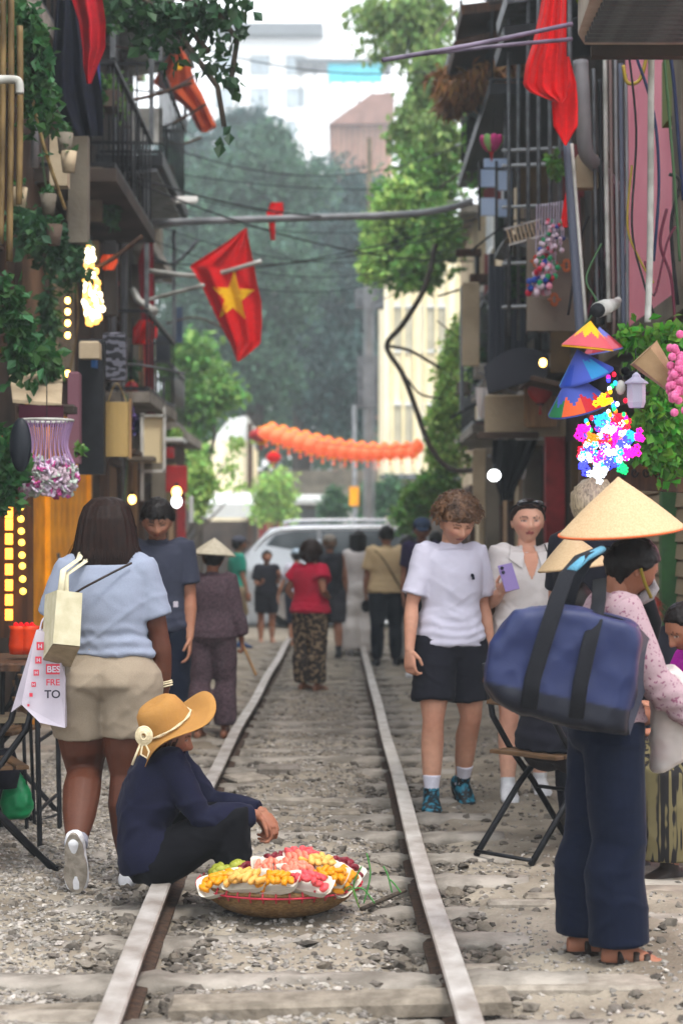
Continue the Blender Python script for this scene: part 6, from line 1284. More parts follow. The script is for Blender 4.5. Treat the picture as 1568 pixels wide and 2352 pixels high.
# bead garland
gd = thing('bead_garland', 'hanging garland of pale beads and red, green and blue blossoms on the right', 'garland', W(1260, 680, 13)); bm4 = [MB().ball((0, 0, 0), (.024, .02, .024), 7).mesh('blossom') for _ in range(5)]
for a, c_ in zip(bm4, ('#b8203c', '#1f8f5a', '#23459c', '#c9b9c6', '#d890a5')): a.materials.append(mat('blossom_'+c_[1:], C(c_), .5))
for i in range(11): cable('string', [W(1232+i*6.5, 470-i*1.0, 13), W(1230+i*6.3, 560+rg.uniform(-30, 60), 13)], .004, mat('string_pale', C('#a79fb0'), .5), parent=gd)
for i in range(150):
    k = rg.random()**.7; o = link('blossom', bm4[int(rg.choice([0, 1, 2, 3, 3, 3, 4]))], None, gd); c0_ = 1282-50*k*.8; o.location = W(c0_+rg.uniform(-1, 1)*(18+12*(1-abs(k-.5)))-(8 if k > .8 else 0), 480+195*k, 13+rg.uniform(-.08, .08)); s_ = .5+.6*k; o.scale = (s_,)*3; adopt(o, gd)
# purple flower shade on the left
pf = thing('flower_shade', 'hanging round shade of purple strings and pink and white flowers on the left', 'lampshade', W(105, 1145, 10)); a = np.linspace(0, 6.283, 25)
cs = np.array(W(108, 966, 10)); MB().tube([cs+np.array([.14*math.cos(t), .14*math.sin(t), 0]) for t in a], .008, 6, False).build('hoop', pvc_w, pf, True)
for i in range(30):
    t = i*6.283/30; cable('string', [cs+np.array([.14*math.cos(t), .14*math.sin(t), 0]), cs+np.array([.11*math.cos(t), .11*math.sin(t), -.13]), cs+np.array([.15*math.cos(t), .15*math.sin(t), -.24])], .0042, mat('string_mauve', C('#8d7093'), .6), parent=pf, k=5)
pet = []
for c_ in ('#b9a2b8', '#a8949f', '#b04a86', '#9fa99f', '#c2b3c4'):
    q = MB()
    for k in range(5): t = k*1.257; q.ball((.014*math.cos(t), 0, .014*math.sin(t)), (.013, .006, .012), 6)
    x = q.mesh('blossom'); x.materials.append(mat('petal_'+c_[1:], C(c_), .7)); pet.append(x)
for i in range(230):
    k = rg.random(); R_ = .10+.045*math.sin(k*3.1); t = rg.random()*6.283; o = link('blossom', pet[int(rg.integers(0, 5))], None, pf); o.location = Vector(cs)+Vector((R_*1.05*math.cos(t), R_*math.sin(t), -.20-.20*k)); s_ = rg.uniform(.8, 1.35); o.scale = (s_,)*3; o.rotation_euler = (rg.random()*3, rg.random()*3, rg.random()*3); adopt(o, pf)
MB().tube([cs+np.array([0, 0, .25]), cs], .003, 5).build('cord', cablem, pf)
# painted hats on the right
def painted_hat(label, px, py, Z, R, Hh, Rt_, cols, bands=(0, .45, 1)):
    t = thing('painted_hat', label, 'hat', W(px, py, Z)); n = 48; a = np.linspace(0, 2*math.pi, n, endpoint=False); mb = MB(); K = 14; Rg = []
    for i in range(K+1): k = i/K; Rg.append(np.stack([R*k*np.cos(a)+1e-4, R*k*np.sin(a), Hh*(1-k)+0*a], 1)@Rt_.T+np.array(W(px, py, Z)))
    mb.rings(Rg, cap=False); n1 = len(mb.F); mb.rings([r-Rt_@np.array([0, 0, .008]) for r in Rg[::-1]], cap=False)
    me = mb.mesh('cone', False)
    for i, p in enumerate(me.polygons):
        ii = i % n1; k = (ii//n)/K; th = (ii % n)/n; zig = bands[1]+.18*(1-abs(((th*8) % 1)*2-1)); p.material_index = 0 if k < zig else 1+(int(th*8) % (len(cols)-1))
    link('cone', me, [mat('hatpaint_'+c_, C('#'+c_), .6) for c_ in cols], t); return t
painted_hat('pink conical hat with a yellow star top hanging highest on the right', 1348, 797, 8.9, .125, .125, rotm(.1, .10, 0), ['e8b01c', 'c8545a', 'c4505a'], (0, .42, 1))
painted_hat('pink and blue painted cone hanging behind the highest one', 1385, 805, 9.3, .10, .12, rotm(.1, -.2, 0), ['6b70b8', 'c05a68', 'a8323c'], (0, .3, 1))
painted_hat('blue painted cone hanging in the middle of the stack of painted hats', 1345, 865, 8.95, .135, .14, rotm(.2, -.35, 0), ['3f50a8', '2a7fb8', '24409c', '3f50a8'], (0, .3, 1))
painted_hat('lowest painted cone with blue, green, orange and red fields', 1330, 935, 8.95, .155, .18, rotm(.25, -.28, 0), ['3f4fa0', '1f6a40', 'd2582a', 'b3202c', '2f4b9c'], (0, .55, 1))
# cctv
cv = thing('security_camera', 'white security camera with a black lens above the painted hats', 'camera', W(1395, 720, 9.6)); MB().tube([W(1372, 712, 9.45), W(1390, 705, 9.6), W(1412, 698, 9.75)], [.040, .040, .028], 14).build('camera_body', pvc_w, cv, True); MB().tube([W(1371, 713, 9.42), W(1373, 712, 9.47)], [.037, .037], 14).build('lens', black, cv, True); MB().tube([W(1412, 698, 9.75), W(1418, 690, 9.9)], .02, 8).build('mount', pvc_w, cv)
c2 = thing('security_camera', 'dark dome shaped camera between the painted hats and the coloured lights', 'camera', W(1375, 880, 9)); MB().lathe([(.001, .10), (.05, .09), (.055, .03), (.045, .0), (.04, -.03), (.001, -.055)], W(1373, 885, 9.0), 14).build('dome', black, c2, True); MB().box(W(1348, 865, 9.05), (.13, .05, .06), R=rotm(0, -.2, 0)).build('housing', mat('mauve_plastic', C('#6a5c66'), .5), c2)
# white garden lantern
wl = thing('hanging_lantern', 'white hexagonal garden lantern hanging in front of the ivy', 'lantern', W(1460, 935, 8.8)); R6 = [(.001, .085), (.018, .07), (.022, .058), (.055, .035), (.058, .028), (.044, .025), (.044, -.06), (.034, -.085), (.001, -.085)]
MB().lathe(R6, W(1460, 895, 8.8), 6).build('lantern_body', mat('enamel_white', C('#a9a6bb'), .4), wl); MB().tube([W(1460, 862, 8.8), W(1458, 800, 8.8)], .003, 5).build('chain', black, wl)
MB().ball(W(1424, 890, 8.8), (.024, .024, .036), 8).build('white_ornament', pvc_w, None, True, label='small white oval ornament beside the garden lantern', cat='ornament')
for i, (x, y) in enumerate(((1418, 868), (1440, 866), (1452, 862), (1470, 865), (1435, 852))): bx_ = MB().ball(W(x, y, 8.85), (.022, .02, .02), 8).build('black_rose', black_p, None, True, label='small black rose among those above the white garden lantern', cat='ornament', group='black roses over the lantern')
# ivy and bouquet
vine('dense green ivy hanging on the right edge behind the white lantern', [B(1540, 990, 9.2, 60, 120, 900), B(1500, 1000, 9.1, 40, 90, 450), B(1555, 780, 9.2, 55, 50, 330), B(1450, 770, 9.3, 38, 35, 150), B(1500, 830, 9.3, 45, 50, 220), B(1560, 900, 9.4, 40, 80, 400), B(1470, 990, 9.1, 25, 50, 90)], leafmat('leaf_ivy', C('#4f8a26')), .052, 51, [WP((1520, 740, 9.3), (1530, 900, 9.3), (1540, 1090, 9.3))], name='ivy', shape=1.5, droop=1.0)
bq = thing('bouquet', 'bouquet of pink flowers in a kraft paper cone among the ivy', 'bouquet', W(1540, 930, 8.6)); R_ = rotm(0, .75, 0)
MB().lathe([(.09, .16), (.085, .155), (.03, -.10), (.02, -.22), (.001, -.22)], W(1530, 870, 8.6), 5, R=rotm(0, -.75, 0)).build('paper', mat('kraft_paper', C('#a58a68'), .8, c2=C('#8a7152'), scale=10), bq)
pk = MB().ball((0, 0, 0), (.02, .016, .02), 7).mesh('flower'); pk.materials.append(mat('flower_pink', C('#d876a0'), .6, c2=C('#b8487a'), scale=50, island=.3)); 
for i in range(60): o = link('flower', pk, None, bq); o.location = W(1556+rg.normal()*12, 862+rg.normal()*30, 8.5+rg.uniform(-.05, .05)); adopt(o, bq)
# beams, awnings and balcony at the right
bt = thing('balcony', 'pale balcony corner with a green edge and ribbed underside at the top right', 'balcony', W(1420, 60, 9)); zb = pz(78, 9.2)
pl = [(1.16, 9.2), (1.14, 8.6), (1.17, 8.1), (1.28, 7.6), (1.5, 7.3), (2.1, 7.2), (2.1, 9.4), (1.22, 9.4)]
MB().prism([(x, y) for x, y in pl], (0, 0, zb), (1, 0, 0), (0, 1, 0), (0, 0, .16)).build('slab', conc_l, bt); MB().prism([(x-.012, y-.012) for x, y in pl], (0, 0, zb+.16), (1, 0, 0), (0, 1, 0), (0, 0, .14)).build('green_edge', mat('paint_lime', C('#8a9a24'), .6), bt)
me = MB().tube([(1.2, 0, zb-.01), (2.08, 0, zb-.01)], .022, 6).mesh('rib'); me.materials.append(steel_g)
for i in range(19): o = link('rib', me, None, bt); o.location = (0, 7.8+i*.08, 0); adopt(o, bt)
MB().box((1.68, 9.46, zb-.02), (.84, .08, .06)).build('edge_beam', w_dark, bt); MB().box((1.99, 10.9, 4.15), (.05, 1.2, .4)).build('green_panel', mat('paint_olive', C('#5b6a14'), .7), bt)
# pipes and conduits on the right
pole2('downpipe', 'thick grey downpipe with an elbow beside the red flag', WP((1332, 140, 11), (1338, 250, 11), (1345, 350, 11.1), (1375, 385, 11.3), (1410, 430, 11.6)), .046, pvc, cat='pipe')
pole2('conduit', 'white vertical pipe in front of the pink wall', WP((1497, -40, 9.6), (1494, 200, 9.6), (1492, 560, 9.6), (1486, 740, 9.6)), .017, pvc_w, cat='pipe')
pole2('post', 'flat blue-grey post below the tip of the red flag', WP((1303, 330, 11.0), (1318, 560, 11.0), (1334, 780, 11.0)), .030, mat('post_bluegrey', C('#5a6070'), .5), cat='post'); pole2('conduit', 'thin pale pipe alongside the blue-grey post', WP((1312, 330, 10.9), (1345, 740, 10.9)), .010, pvc_w, cat='pipe')
for i, (x0, x1, m_) in enumerate(((1388, 1398, pvc_w), (1400, 1410, mat('conduit_rose', C('#7d6a66'), .5)), (1412, 1422, pvc), (1424, 1432, _m['post_bluegrey']), (1362, 1372, steel_g), (1436, 1440, pvc), (1376, 1382, black))):
    pole2('conduit', ('white', 'rose brown', 'grey', 'blue-grey', 'steel coloured', 'lighter grey', 'black')[i]+' vertical conduit in the bundle left of the pink wall', WP((x0, 110+i*12, 11.2), (x0+3, 400, 11.2), (x1, 740+(i*31) % 60, 11.2)), .010+.004*(i % 3 == 0), m_, cat='pipe', group='vertical conduits left of the pink wall')
cb_r = [((1440, 100), (1460, 300), (1450, 520), (1475, 640), (1500, 720)), ((1510, -20), (1530, 200), (1548, 420), (1560, 600)), ((1520, -20), (1545, 180), (1555, 300), (1568, 460)), ((1450, 380), (1440, 520), (1470, 600), (1500, 650)), ((1530, 480), (1515, 560), (1540, 640), (1550, 760)), ((1535, 400), (1560, 420), (1540, 520), (1555, 700)), ((1380, 560), (1345, 640), (1370, 700), (1330, 760)), ((1460, 130), (1500, 260), (1512, 420), (1500, 600)), ((1490, 100), (1470, 180), (1440, 190), (1430, 150)), ((1480, 600), (1500, 680), (1530, 560), (1550, 520))]
cm_ = [cablem, mat('cable_green', C('#3c5a3a'), .5), mat('cable_navy', C('#1f2b4a'), .5), mat('cable_yellow', C('#8f7a2a'), .5), mat('cable_maroon', C('#5c1f33'), .5)]
for i, pts in enumerate(cb_r): cable('cable', [W(x, y, 9.7+.1*(i % 3)) for x, y in pts], .006+.002*(i % 3), cm_[i % 5], '%s loose cable hanging over the pink wall' % ('black', 'green', 'navy blue', 'yellow', 'maroon')[i % 5]+(' near its middle' if i < 5 else ' near its lower edge'), group='loose cables over the pink wall')
for i in range(9): x = 1325+rg.uniform(0, 100); cable('cable', [W(x, 420+rg.uniform(0, 80), 11.4), W(x+rg.uniform(-30, 30), 560, 11.4), W(x+rg.uniform(-50, 50), 740+rg.uniform(-30, 60), 11.4)], .008, cm_[i % 2*4 if i % 3 else 0], 'one of the dark cables tangled behind the conduits', group='cables tangled behind the conduits')
MB().slab(W(1346, 396, 11.3), (.13, .10, .20), bev=.01).build('meter_box', w_beige, None, label='small beige meter box behind the downpipe elbow', cat='box')
MB().box(W(1500, 1100, 9.4), (.75, .10, .12), R=rotm(0, .06, 0)).build('beam', wood_d, None, label='dark wooden beam under the ivy above the large hat', cat='beam')
for i in range(5): cable('scroll', [W(1430+i*26+8*math.cos(t)*(1-t/9), 1085+12*math.sin(t)*(1-t/9), 9.3) for t in np.linspace(0, 7, 9)], .006, black, 'black iron scroll of the row under the ivy', group='iron scrolls under the ivy', cat='scroll')
# cage of the balconies further back
cg = thing('balcony_cage', 'tall black cage of steel bars in front of the dark balconies on the right', 'cage', W(1240, 900, 15)); me = MB().tube([(0, 0, 0), (0, 0, 3.0)], .016, 6).mesh('bar'); me.materials.append(steel_g)
for x, Z in ((1168, 15), (1212, 14.6), (1236, 14.4), (1262, 14.2), (1285, 14), (1160, 17), (1190, 16.4), (1308, 13.8)): o = link('bar', me, None, cg); o.location = W(x, 900, Z)-Vector((0, 0, -.45)); adopt(o, cg)
for y in (340, 375, 470, 600, 700): MB().tube([W(1155, y+6, 16), W(1310, y, 13.9)], .017, 6).build('rail', steel_g, cg)
# thatched roof and dark roof pieces
th = thing('thatch_roof', 'brown thatched awning with a ragged fringe on the upper right', 'awning', W(1140, 200, 17)); me = MB()
Pn = []; 
leaves('thatch', [B(1080, 190, 17.5, 85, 28, 900), B(1040, 215, 18, 38, 40, 700), B(1180, 150, 17, 90, 26, 800), B(1030, 170, 18, 40, 30, 400)], .16, leafmat('thatch', C('#8a6238'), .5, .015, .1), th, seed=61, droop=2.2, shape=.35); MB().box(W(1150, 125, 17.5), (1.0, 1.6, .07), R=rotm(0, -.25, 0)).build('roof_board', wood_d, th)
for i, (x, y, w_, Z, a_) in enumerate(((1060, 140, 190, 19, -.06), (1110, 40, 240, 17, -.12), (1180, 20, 180, 15, -.14), (1200, 95, 230, 15, -.12))): MB().box(W(x+60, y, Z), (w_*Z/FPX, .9, .09), R=rotm(0, a_, 0)).build('roof_board', (black, wood_d, steel_g, black)[i], None, label=('dark board roof jutting out over the olive vines', 'black sheet roof at the top right with small gaps', 'grey sheet roof beside the top of the red flag', 'dark boards under the top right balcony roof')[i], cat='roof')
# lotus lantern and window panels
lo = thing('lotus_lantern', 'pink and green lotus shaped paper lantern hanging on the upper right', 'lantern', W(1128, 345, 15)); c = W(1128, 330, 15)
for k in range(9): t = k*.698; MB().ball(c+Vector((.055*math.cos(t), .055*math.sin(t), .0)), (.03, .045, .075), 8, R=rotm(.0, .5, t)).build('petal', mat('lotus_pink', C('#c2357a'), .6, c2=C('#a02a66'), scale=9) if k % 3 else mat('lotus_green', C('#7aa860'), .6), lo, True)
MB().tube([c, c+Vector((0, 0, -.14))], [.03, .006], 8).build('tassel', reds, lo); MB().tube([c, c+Vector((.02, 0, .3))], .003, 5).build('cord', black, lo)
wp = thing('window_panels', 'pale blue reflecting window panels behind the cage bars', 'window', W(1145, 520, 16.8))
for x, y, w_, h_ in ((1120, 410, 34, 40), (1158, 415, 30, 44), (1120, 475, 34, 40), (1158, 478, 30, 40), (1140, 375, 60, 20)): MB().box(W(x, y, 16.8), (w_*16.8/FPX, .03, h_*16.8/FPX)).build('pane', mat('glass_painted_reflection', C('#a9bcd8'), .25, c2=C('#8ea3c4'), scale=3), wp)  # bluish reflection painted into the base colour of the panes
for x in (1100, 1139, 1176): MB().box(W(x, 450, 16.77), (.02, .04, .62)).build('frame_bar', black, wp)
gp = thing('mural_board', 'grey panel with orange flower drawings under the bead garland', 'panel', W(1280, 740, 13.4)); MB().slab(W(1272, 655, 13.4), (.40, .03, .66), R=rotm(0, 0, .1), bev=.004).build('panel', w_grey, gp)
for x, y in ((1232, 600), (1272, 688), (1300, 610)):
    q = MB()
    for k in range(6): t = k*1.047; q.ball(W(x+9*math.cos(t), y+11*math.sin(t), 13.33), (.022, .004, .012), 6, R=rotm(0, -t, 0))
    q.build('flower_drawing', mat('print_orange', C('#a65a30'), .7), gp)
ac = thing('plank_tray', 'tilted white slatted tray fixed to the cage on the right', 'tray', W(1200, 560, 14)); Rr = rotm(0, -.28, 0); cA = W(1200, 540, 13.9)
MB().box(cA, (.27, .25, .012), R=Rr).build('tray', w_grey, ac)
for i in range(9): MB().box(cA+Vector(Rr@np.array([-.12+.03*i, -.13, .0])), (.012, .02, .11), R=Rr).build('slat', w_beige, ac)
for s_ in (-1, 1): MB().box(cA+Vector(Rr@np.array([0, -.132, .06*s_])), (.28, .025, .012), R=Rr).build('frame_rail', pvc_w, ac)
ms = thing('metal_shutter', 'dark ribbed metal shutter on the right row behind the hanging cables', 'shutter', W(1160, 860, 17)); me = MB().slab((0, 0, 0), (.03, .035, .98), bev=.004).mesh('slat', False); me.materials.append(mat('shutter_navy', C('#262a36'), .5))
for i in range(12): o = link('slat', me, None, ms); o.location = W(1125+i*7, 735, 17+.05*(i % 2)); adopt(o, ms)
tb = thing('signboard', 'beige fascia board over the dark shop entrance on the right', 'signboard', W(1210, 1000, 15.2)); MB().slab(W(1205, 955, 15.4), (.66, .10, .34), bev=.012).build('board', w_beige, tb); MB().slab(W(1165, 1000, 15.38), (.5, .14, .05), bev=.01).build('ledge', w_brown, tb); MB().slab(W(1240, 930, 15.2), (.26, .06, .36), bev=.01).build('wood_panel', wood_l, tb)
dw = thing('canvas_awning', 'black sagging canvas awning around the lit bulb on the right', 'awning', W(1180, 860, 15)); q = MB(); a = np.linspace(0, 1, 14)
R0 = [np.array(W(1110+150*t, 845-30*math.sin(t*3.1)-25*t, 15.2)) for t in a]; R1_ = [np.array(W(1120+135*t, 905-40*t, 14.5)) for t in a]
q.add(R0+R1_+[v+(0, 0, .012) for v in R0]+[v+(0, 0, .012) for v in R1_], [(i, i+1, 14+i+1, 14+i) for i in range(13)]+[(28+i+1, 28+i, 42+i, 42+i+1) for i in range(13)]); q.build('canvas', blk_c, dw, True)
cloth('cloth_hanging', 'white rag hanging by the wall left of the black awning', 'cloth', [(890, 1090, 1120), (930, 1094, 1122), (960, 1100, 1116)], 16, white_s, 1.5, .04, nu=12, nv=12); cloth('cloth_hanging', 'white cloth hanging in the dark shop entrance on the right', 'cloth', [(1040, 1180, 1205), (1080, 1182, 1208), (1100, 1186, 1204)], 16.5, white_s, 1.5, .04, nu=12, nv=12)
cloth('cloth_hanging', 'dark hanging netting in the upper part of the right shop entrance', 'cloth', [(1010, 1130, 1235), (1060, 1130, 1215), (1120, 1140, 1185), (1150, 1150, 1175)], 16.2, black_p, 3, .08)
# beige column panels by the climber
for i, (x, y, w_, h_, m_) in enumerate(((1080, 745, 38, 190, w_beige), (1130, 1180, 30, 300, w_grey), (1105, 1110, 40, 160, w_beige), (1100, 640, 46, 20, wood_d), (1075, 580, 60, 16, wood_d), (1095, 700, 10, 260, black), (1060, 800, 8, 300, steel_g), (1148, 960, 9, 420, steel_g), (1128, 640, 14, 120, black))):
    MB().slab(W(x, y, 18.5+i*.15), (w_*18.6/FPX, .12, h_*18.6/FPX), bev=.01).build('wall_board', m_, None, label=('tall beige panel beside the light green climber', 'pale pillar left of the phone woman', 'beige wall piece below the white lamp', 'short dark ledge above the beige panel', 'dark ledge crossing behind the bare branch', 'black upright strip left of the metal shutter', 'thin grey upright beside the climber', 'thin grey upright under the beige fascia', 'black strip right of the dark ledge')[i], cat='panel')
# ---------------- left side
for i, (x, x2, y0, y1) in enumerate(((8, 2, -20, 560), (26, 22, -20, 600), (46, 44, 60, 470))): pole2('bamboo_pole', ('outermost bamboo pole of the bundle at the upper left edge', 'middle bamboo pole behind the white pipe elbow', 'innermost bamboo pole beside the dark creeper')[i], WP((x, y0, 9.6), ((x+x2)/2+2, 250, 9.6), (x2, y1, 9.6)), .017, mat('bamboo_old', C('#75603c'), .6, c2=C('#473820'), scale=5, stretch=(4, 4, 1)), group='bamboo poles at the upper left edge')
pole2('bamboo_pole', 'thin leaning bamboo pole crossing the creeper at the upper left', WP((58, 150, 10), (100, 330, 10), (150, 480, 10.4)), .010, bamboo); pole2('downpipe', 'white pipe elbow across the bamboo poles at the left edge', WP((-20, 183, 9.4), (30, 183, 9.4), (44, 190, 9.4), (46, 215, 9.4)), .022, pvc_w, cat='pipe')
for i, (x, y, w_, h_, Z, m_, lab, cat) in enumerate(((182, 435, 44, 250, 12, w_grey, 'tall pale board standing behind the white pots on the left', 'board'), (138, 370, 40, 120, 11.5, w_beige, 'pale panel below the navy cloth on the left', 'panel'), (340, 290, 70, 80, 18, pvc_w, 'white box unit under the faded orange flag', 'box'), (212, 935, 58, 310, 12.4, black, 'tall black loudspeaker cabinet on the left', 'cabinet'), (208, 805, 46, 40, 12.2, w_beige, 'pale ledge on top of the black cabinet', 'ledge'), (218, 815, 10, 60, 12.3, mat('sign_blue', C('#3d6fb0'), .5), 'small blue sign strip on the black cabinet', 'sign'), (250, 1030, 60, 30, 12.8, w_brown, 'small shelf under the bamboo blind', 'shelf'), (265, 820, 52, 110, 12.9, mat('lattice_grey', C('#5c5c66'), .6, c2=C('#1d1d22'), scale=22, detail=0, contrast=(.48, .52), stretch=(1, 1, 2)), 'grey chequered panel above the bamboo blind', 'panel'), (172, 960, 26, 210, 12, mat('plum_wall', C('#7d5560'), .8), 'mauve upright between the flower shade and the black cabinet', 'panel'), (110, 940, 130, 20, 10.8, w_dark, 'dark ledge under the beige awning', 'ledge'), (365, 1080, 30, 150, 19, w_grey, 'pale board between the white frame and the red shop signs', 'board'), (400, 1100, 60, 60, 20.5, reds, 'red shop sign above the two lit bulbs', 'sign'), (385, 1040, 30, 24, 20.2, reds, 'small dark red box over the red shop sign', 'box'), (440, 1170, 8, 60, 21, w_white, 'thin white upright by the lime tree', 'post'), (255, 640, 30, 170, 14.5, black, 'black upright panel behind the flame shaped lights', 'panel'), (300, 500, 40, 60, 16.4, w_dark, 'dark box under the black balcony on the left', 'box'))):
    MB().slab(W(x, y, Z), (w_*Z/FPX, .12, h_*Z/FPX), bev=.012).build({'board': 'board', 'panel': 'wall_board', 'box': 'box', 'cabinet': 'cabinet', 'ledge': 'ledge', 'sign': 'sign', 'shelf': 'shelf', 'post': 'post'}[cat], m_, None, label=lab, cat=cat)
# fluorescent tube
ft = thing('tube_lamp', 'white tube lamp fixed horizontally high on the left row', 'lamp', W(400, 458, 19)); MB().slab(W(400, 457, 19), (.48, .05, .05), bev=.01).build('housing', mat('lamp_white', C('#e6e4e0'), .4), ft); MB().tube([W(348, 465, 18.97), W(452, 465, 18.97)], .016, 8).build('tube', whiteb if 0 else pvc_w, ft)
# bamboo blind
bb_ = thing('bamboo_blind', 'pale bamboo blind in a frame left of the tall red banner', 'blind', W(270, 1050, 12.6)); me = MB().tube([(-.086, 0, 0), (.086, 0, 0)], .0055, 6).mesh('slat'); me.materials.append(mat('blind_straw', C('#b79c66'), .7, c2=C('#a08652'), scale=9))
for i in range(36): o = link('slat', me, None, bb_); o.location = W(270, 925+i*3.5, 12.6); adopt(o, bb_)
for x in (240, 300): MB().box(W(x, 985, 12.6), (.014, .03, .40)).build('frame_bar', wood_l, bb_)
cable('cord', [W(248, 925, 12.55), W(268, 880, 12.55), W(292, 925, 12.55)], .004, bamboo, parent=bb_)
# white frame sign
wf = thing('frame_sign', 'white framed cream sign board right of the bamboo blind', 'sign', W(350, 1130, 17)); MB().slab(W(352, 1010, 17), (.19, .03, .42), bev=.004).build('board', mat('sign_cream', C('#cdbd97'), .7), wf)
for x, y, w_, h_ in ((327, 1050, 7, 200), (378, 1010, 6, 150), (352, 955, 56, 6), (352, 1082, 56, 6)): MB().box(W(x, y, 16.96), (w_*17/FPX, .05, h_*17/FPX)).build('frame_bar', pvc_w, wf)
# fabric awning with scalloped edge
aw = thing('fabric_awning', 'beige fabric awning with a plum scalloped valance on the left', 'awning', W(85, 980, 10.6)); q = MB(); q.add([W(22, 862, 11.2), W(145, 858, 11.2), W(142, 935, 10.6), W(30, 925, 10.6)]+[np.array(W(*p))+(0, 0, .02) for p in ((22, 862, 11.2), (145, 858, 11.2), (142, 935, 10.6), (30, 925, 10.6))], [(0, 3, 2, 1), (4, 5, 6, 7), (0, 1, 5, 4), (1, 2, 6, 5), (2, 3, 7, 6), (3, 0, 4, 7)]); q.build('canvas', w_beige, aw)
pm_ = mat('valance_plum', C('#401426'), .8)
for i in range(6):
    x0 = 44+i*17; pts = [(x0, 930)]+[(x0+8.5-8.5*math.cos(t), 972+10*math.sin(t)) for t in np.linspace(0, math.pi, 7)]+[(x0+17, 931)]
    A = [W(x, y, 10.6) for x, y in pts]; n_ = len(A); MB().add(list(A)+[a_+Vector((0, .008, 0)) for a_ in A], [tuple(range(n_)), tuple(range(2*n_-1, n_-1, -1))]+[(i_, n_+i_, n_+(i_+1) % n_, (i_+1) % n_) for i_ in range(n_)]).build('scallop', pm_, aw)
MB().ball(W(48, 1022, 9.3), (.055, .035, .135), 20).build('disc', mat('disc_black', C('#14181f'), .5), None, True, label='black oval disc hanging in front of the purple flower shade', cat='disc')
for i, (x, y) in enumerate(((150, 330), (158, 372), (112, 470), (45, 455), (125, 540))):
    t = thing('plant_pot', ('white tall pot beside the navy cloth', 'second white pot under the first by the navy cloth', 'white round pot above the spilling plants', 'pale cone shaped pot at the left edge', 'white pot among the spilling plants')[i], 'pot', W(x, y, 11)); MB().lathe([(.001, -.06), (.035, -.06), (.05, .06), (.045, .06), (.04, .045), (.001, .045)], W(x, y, 11), 14).build('pot', (w_grey, w_beige, w_grey, w_beige, w_brown)[i], t, True)
    leaves('plant', [B(x, y-28, 11, 16, 20, 40)], .05, g_dark, t, seed=70+i, kind='stuff')
for i, (x, y, Z, c_, lab) in enumerate(((250, 600, 14.4, '#c2461e', 'orange paper fan hanging right of the flame shaped lights'), (15, 1010, 9.6, '#a8451f', 'small orange blossom at the left edge beside the black disc'))): cloth('paper_fan', lab, 'fan', [(y-15, x-14, x+14), (y, x-20, x+22), (y+20, x-12, x+12)], Z, mat('fan_orange', C(c_), .7), 2, .04, nu=12, nv=8)
cs2 = thing('wall_lamp', 'white curved lamp arm above the crumpled red cloth on the left', 'lamp', W(340, 720, 18)); MB().tube([W(305, 665, 18.1), W(318, 690, 18), (W(340, 705, 17.9)), W(360, 722, 17.9)], [.03, .034, .035, .02], 8).build('arm', pvc_w, cs2, True); MB().ball(W(350, 712, 17.85), (.06, .05, .04), 10).build('lamp_head', pvc_w, cs2, True)
for i, (x, y, w_, Z) in enumerate(((300, 1040, 40, 15), (330, 1055, 60, 17), (395, 1012, 60, 21), (380, 1120, 60, 22))): MB().slab(W(x, y, Z), (w_*Z/FPX, .5, .04), bev=.008).build('canopy', (w_brown, w_grey, w_white, wood_d)[i], None, label=('brown canopy edge above the young man in the dark shirt', 'grey canopy edge under the white framed sign', 'white planter ledge with green plants by the red box', 'dark canopy over the two lit bulbs')[i], cat='canopy')
vine('small lime plants on the white ledge of the left row', [B(395, 1000, 21, 32, 12, 260)], g_lime, .06, 81, [WP((380, 1010, 21), (400, 1000, 21))], name='plants')
vine('trailing violet flowers beside the chequered panel on the left', [B(300, 960, 13, 10, 50, 160)], leafmat('leaf_violet', C('#54407a'), .4, .03), .035, 82, [WP((300, 900, 13), (302, 1000, 13))], name='plants'); vine('small green plant under the black cabinet on the left', [B(180, 1032, 11.5, 18, 16, 70)], g_mid, .04, 83, [WP((180, 1045, 11.5), (180, 1030, 11.5))], name='plants')
for i in range(12):
    x = 100+rg.uniform(0, 230); y = 250+rg.uniform(0, 700); Z = 12+x/60; cable('cable', [W(x, y, Z), W(x+rg.uniform(-12, 12), y+90, Z), W(x+rg.uniform(-20, 20), y+150+rg.uniform(0, 120), Z)], .007, (cablem, bamboo, cm_[1])[i % 3], 'one of the thin cords hanging down the left row', group='cords hanging down the left row', cat='cord')
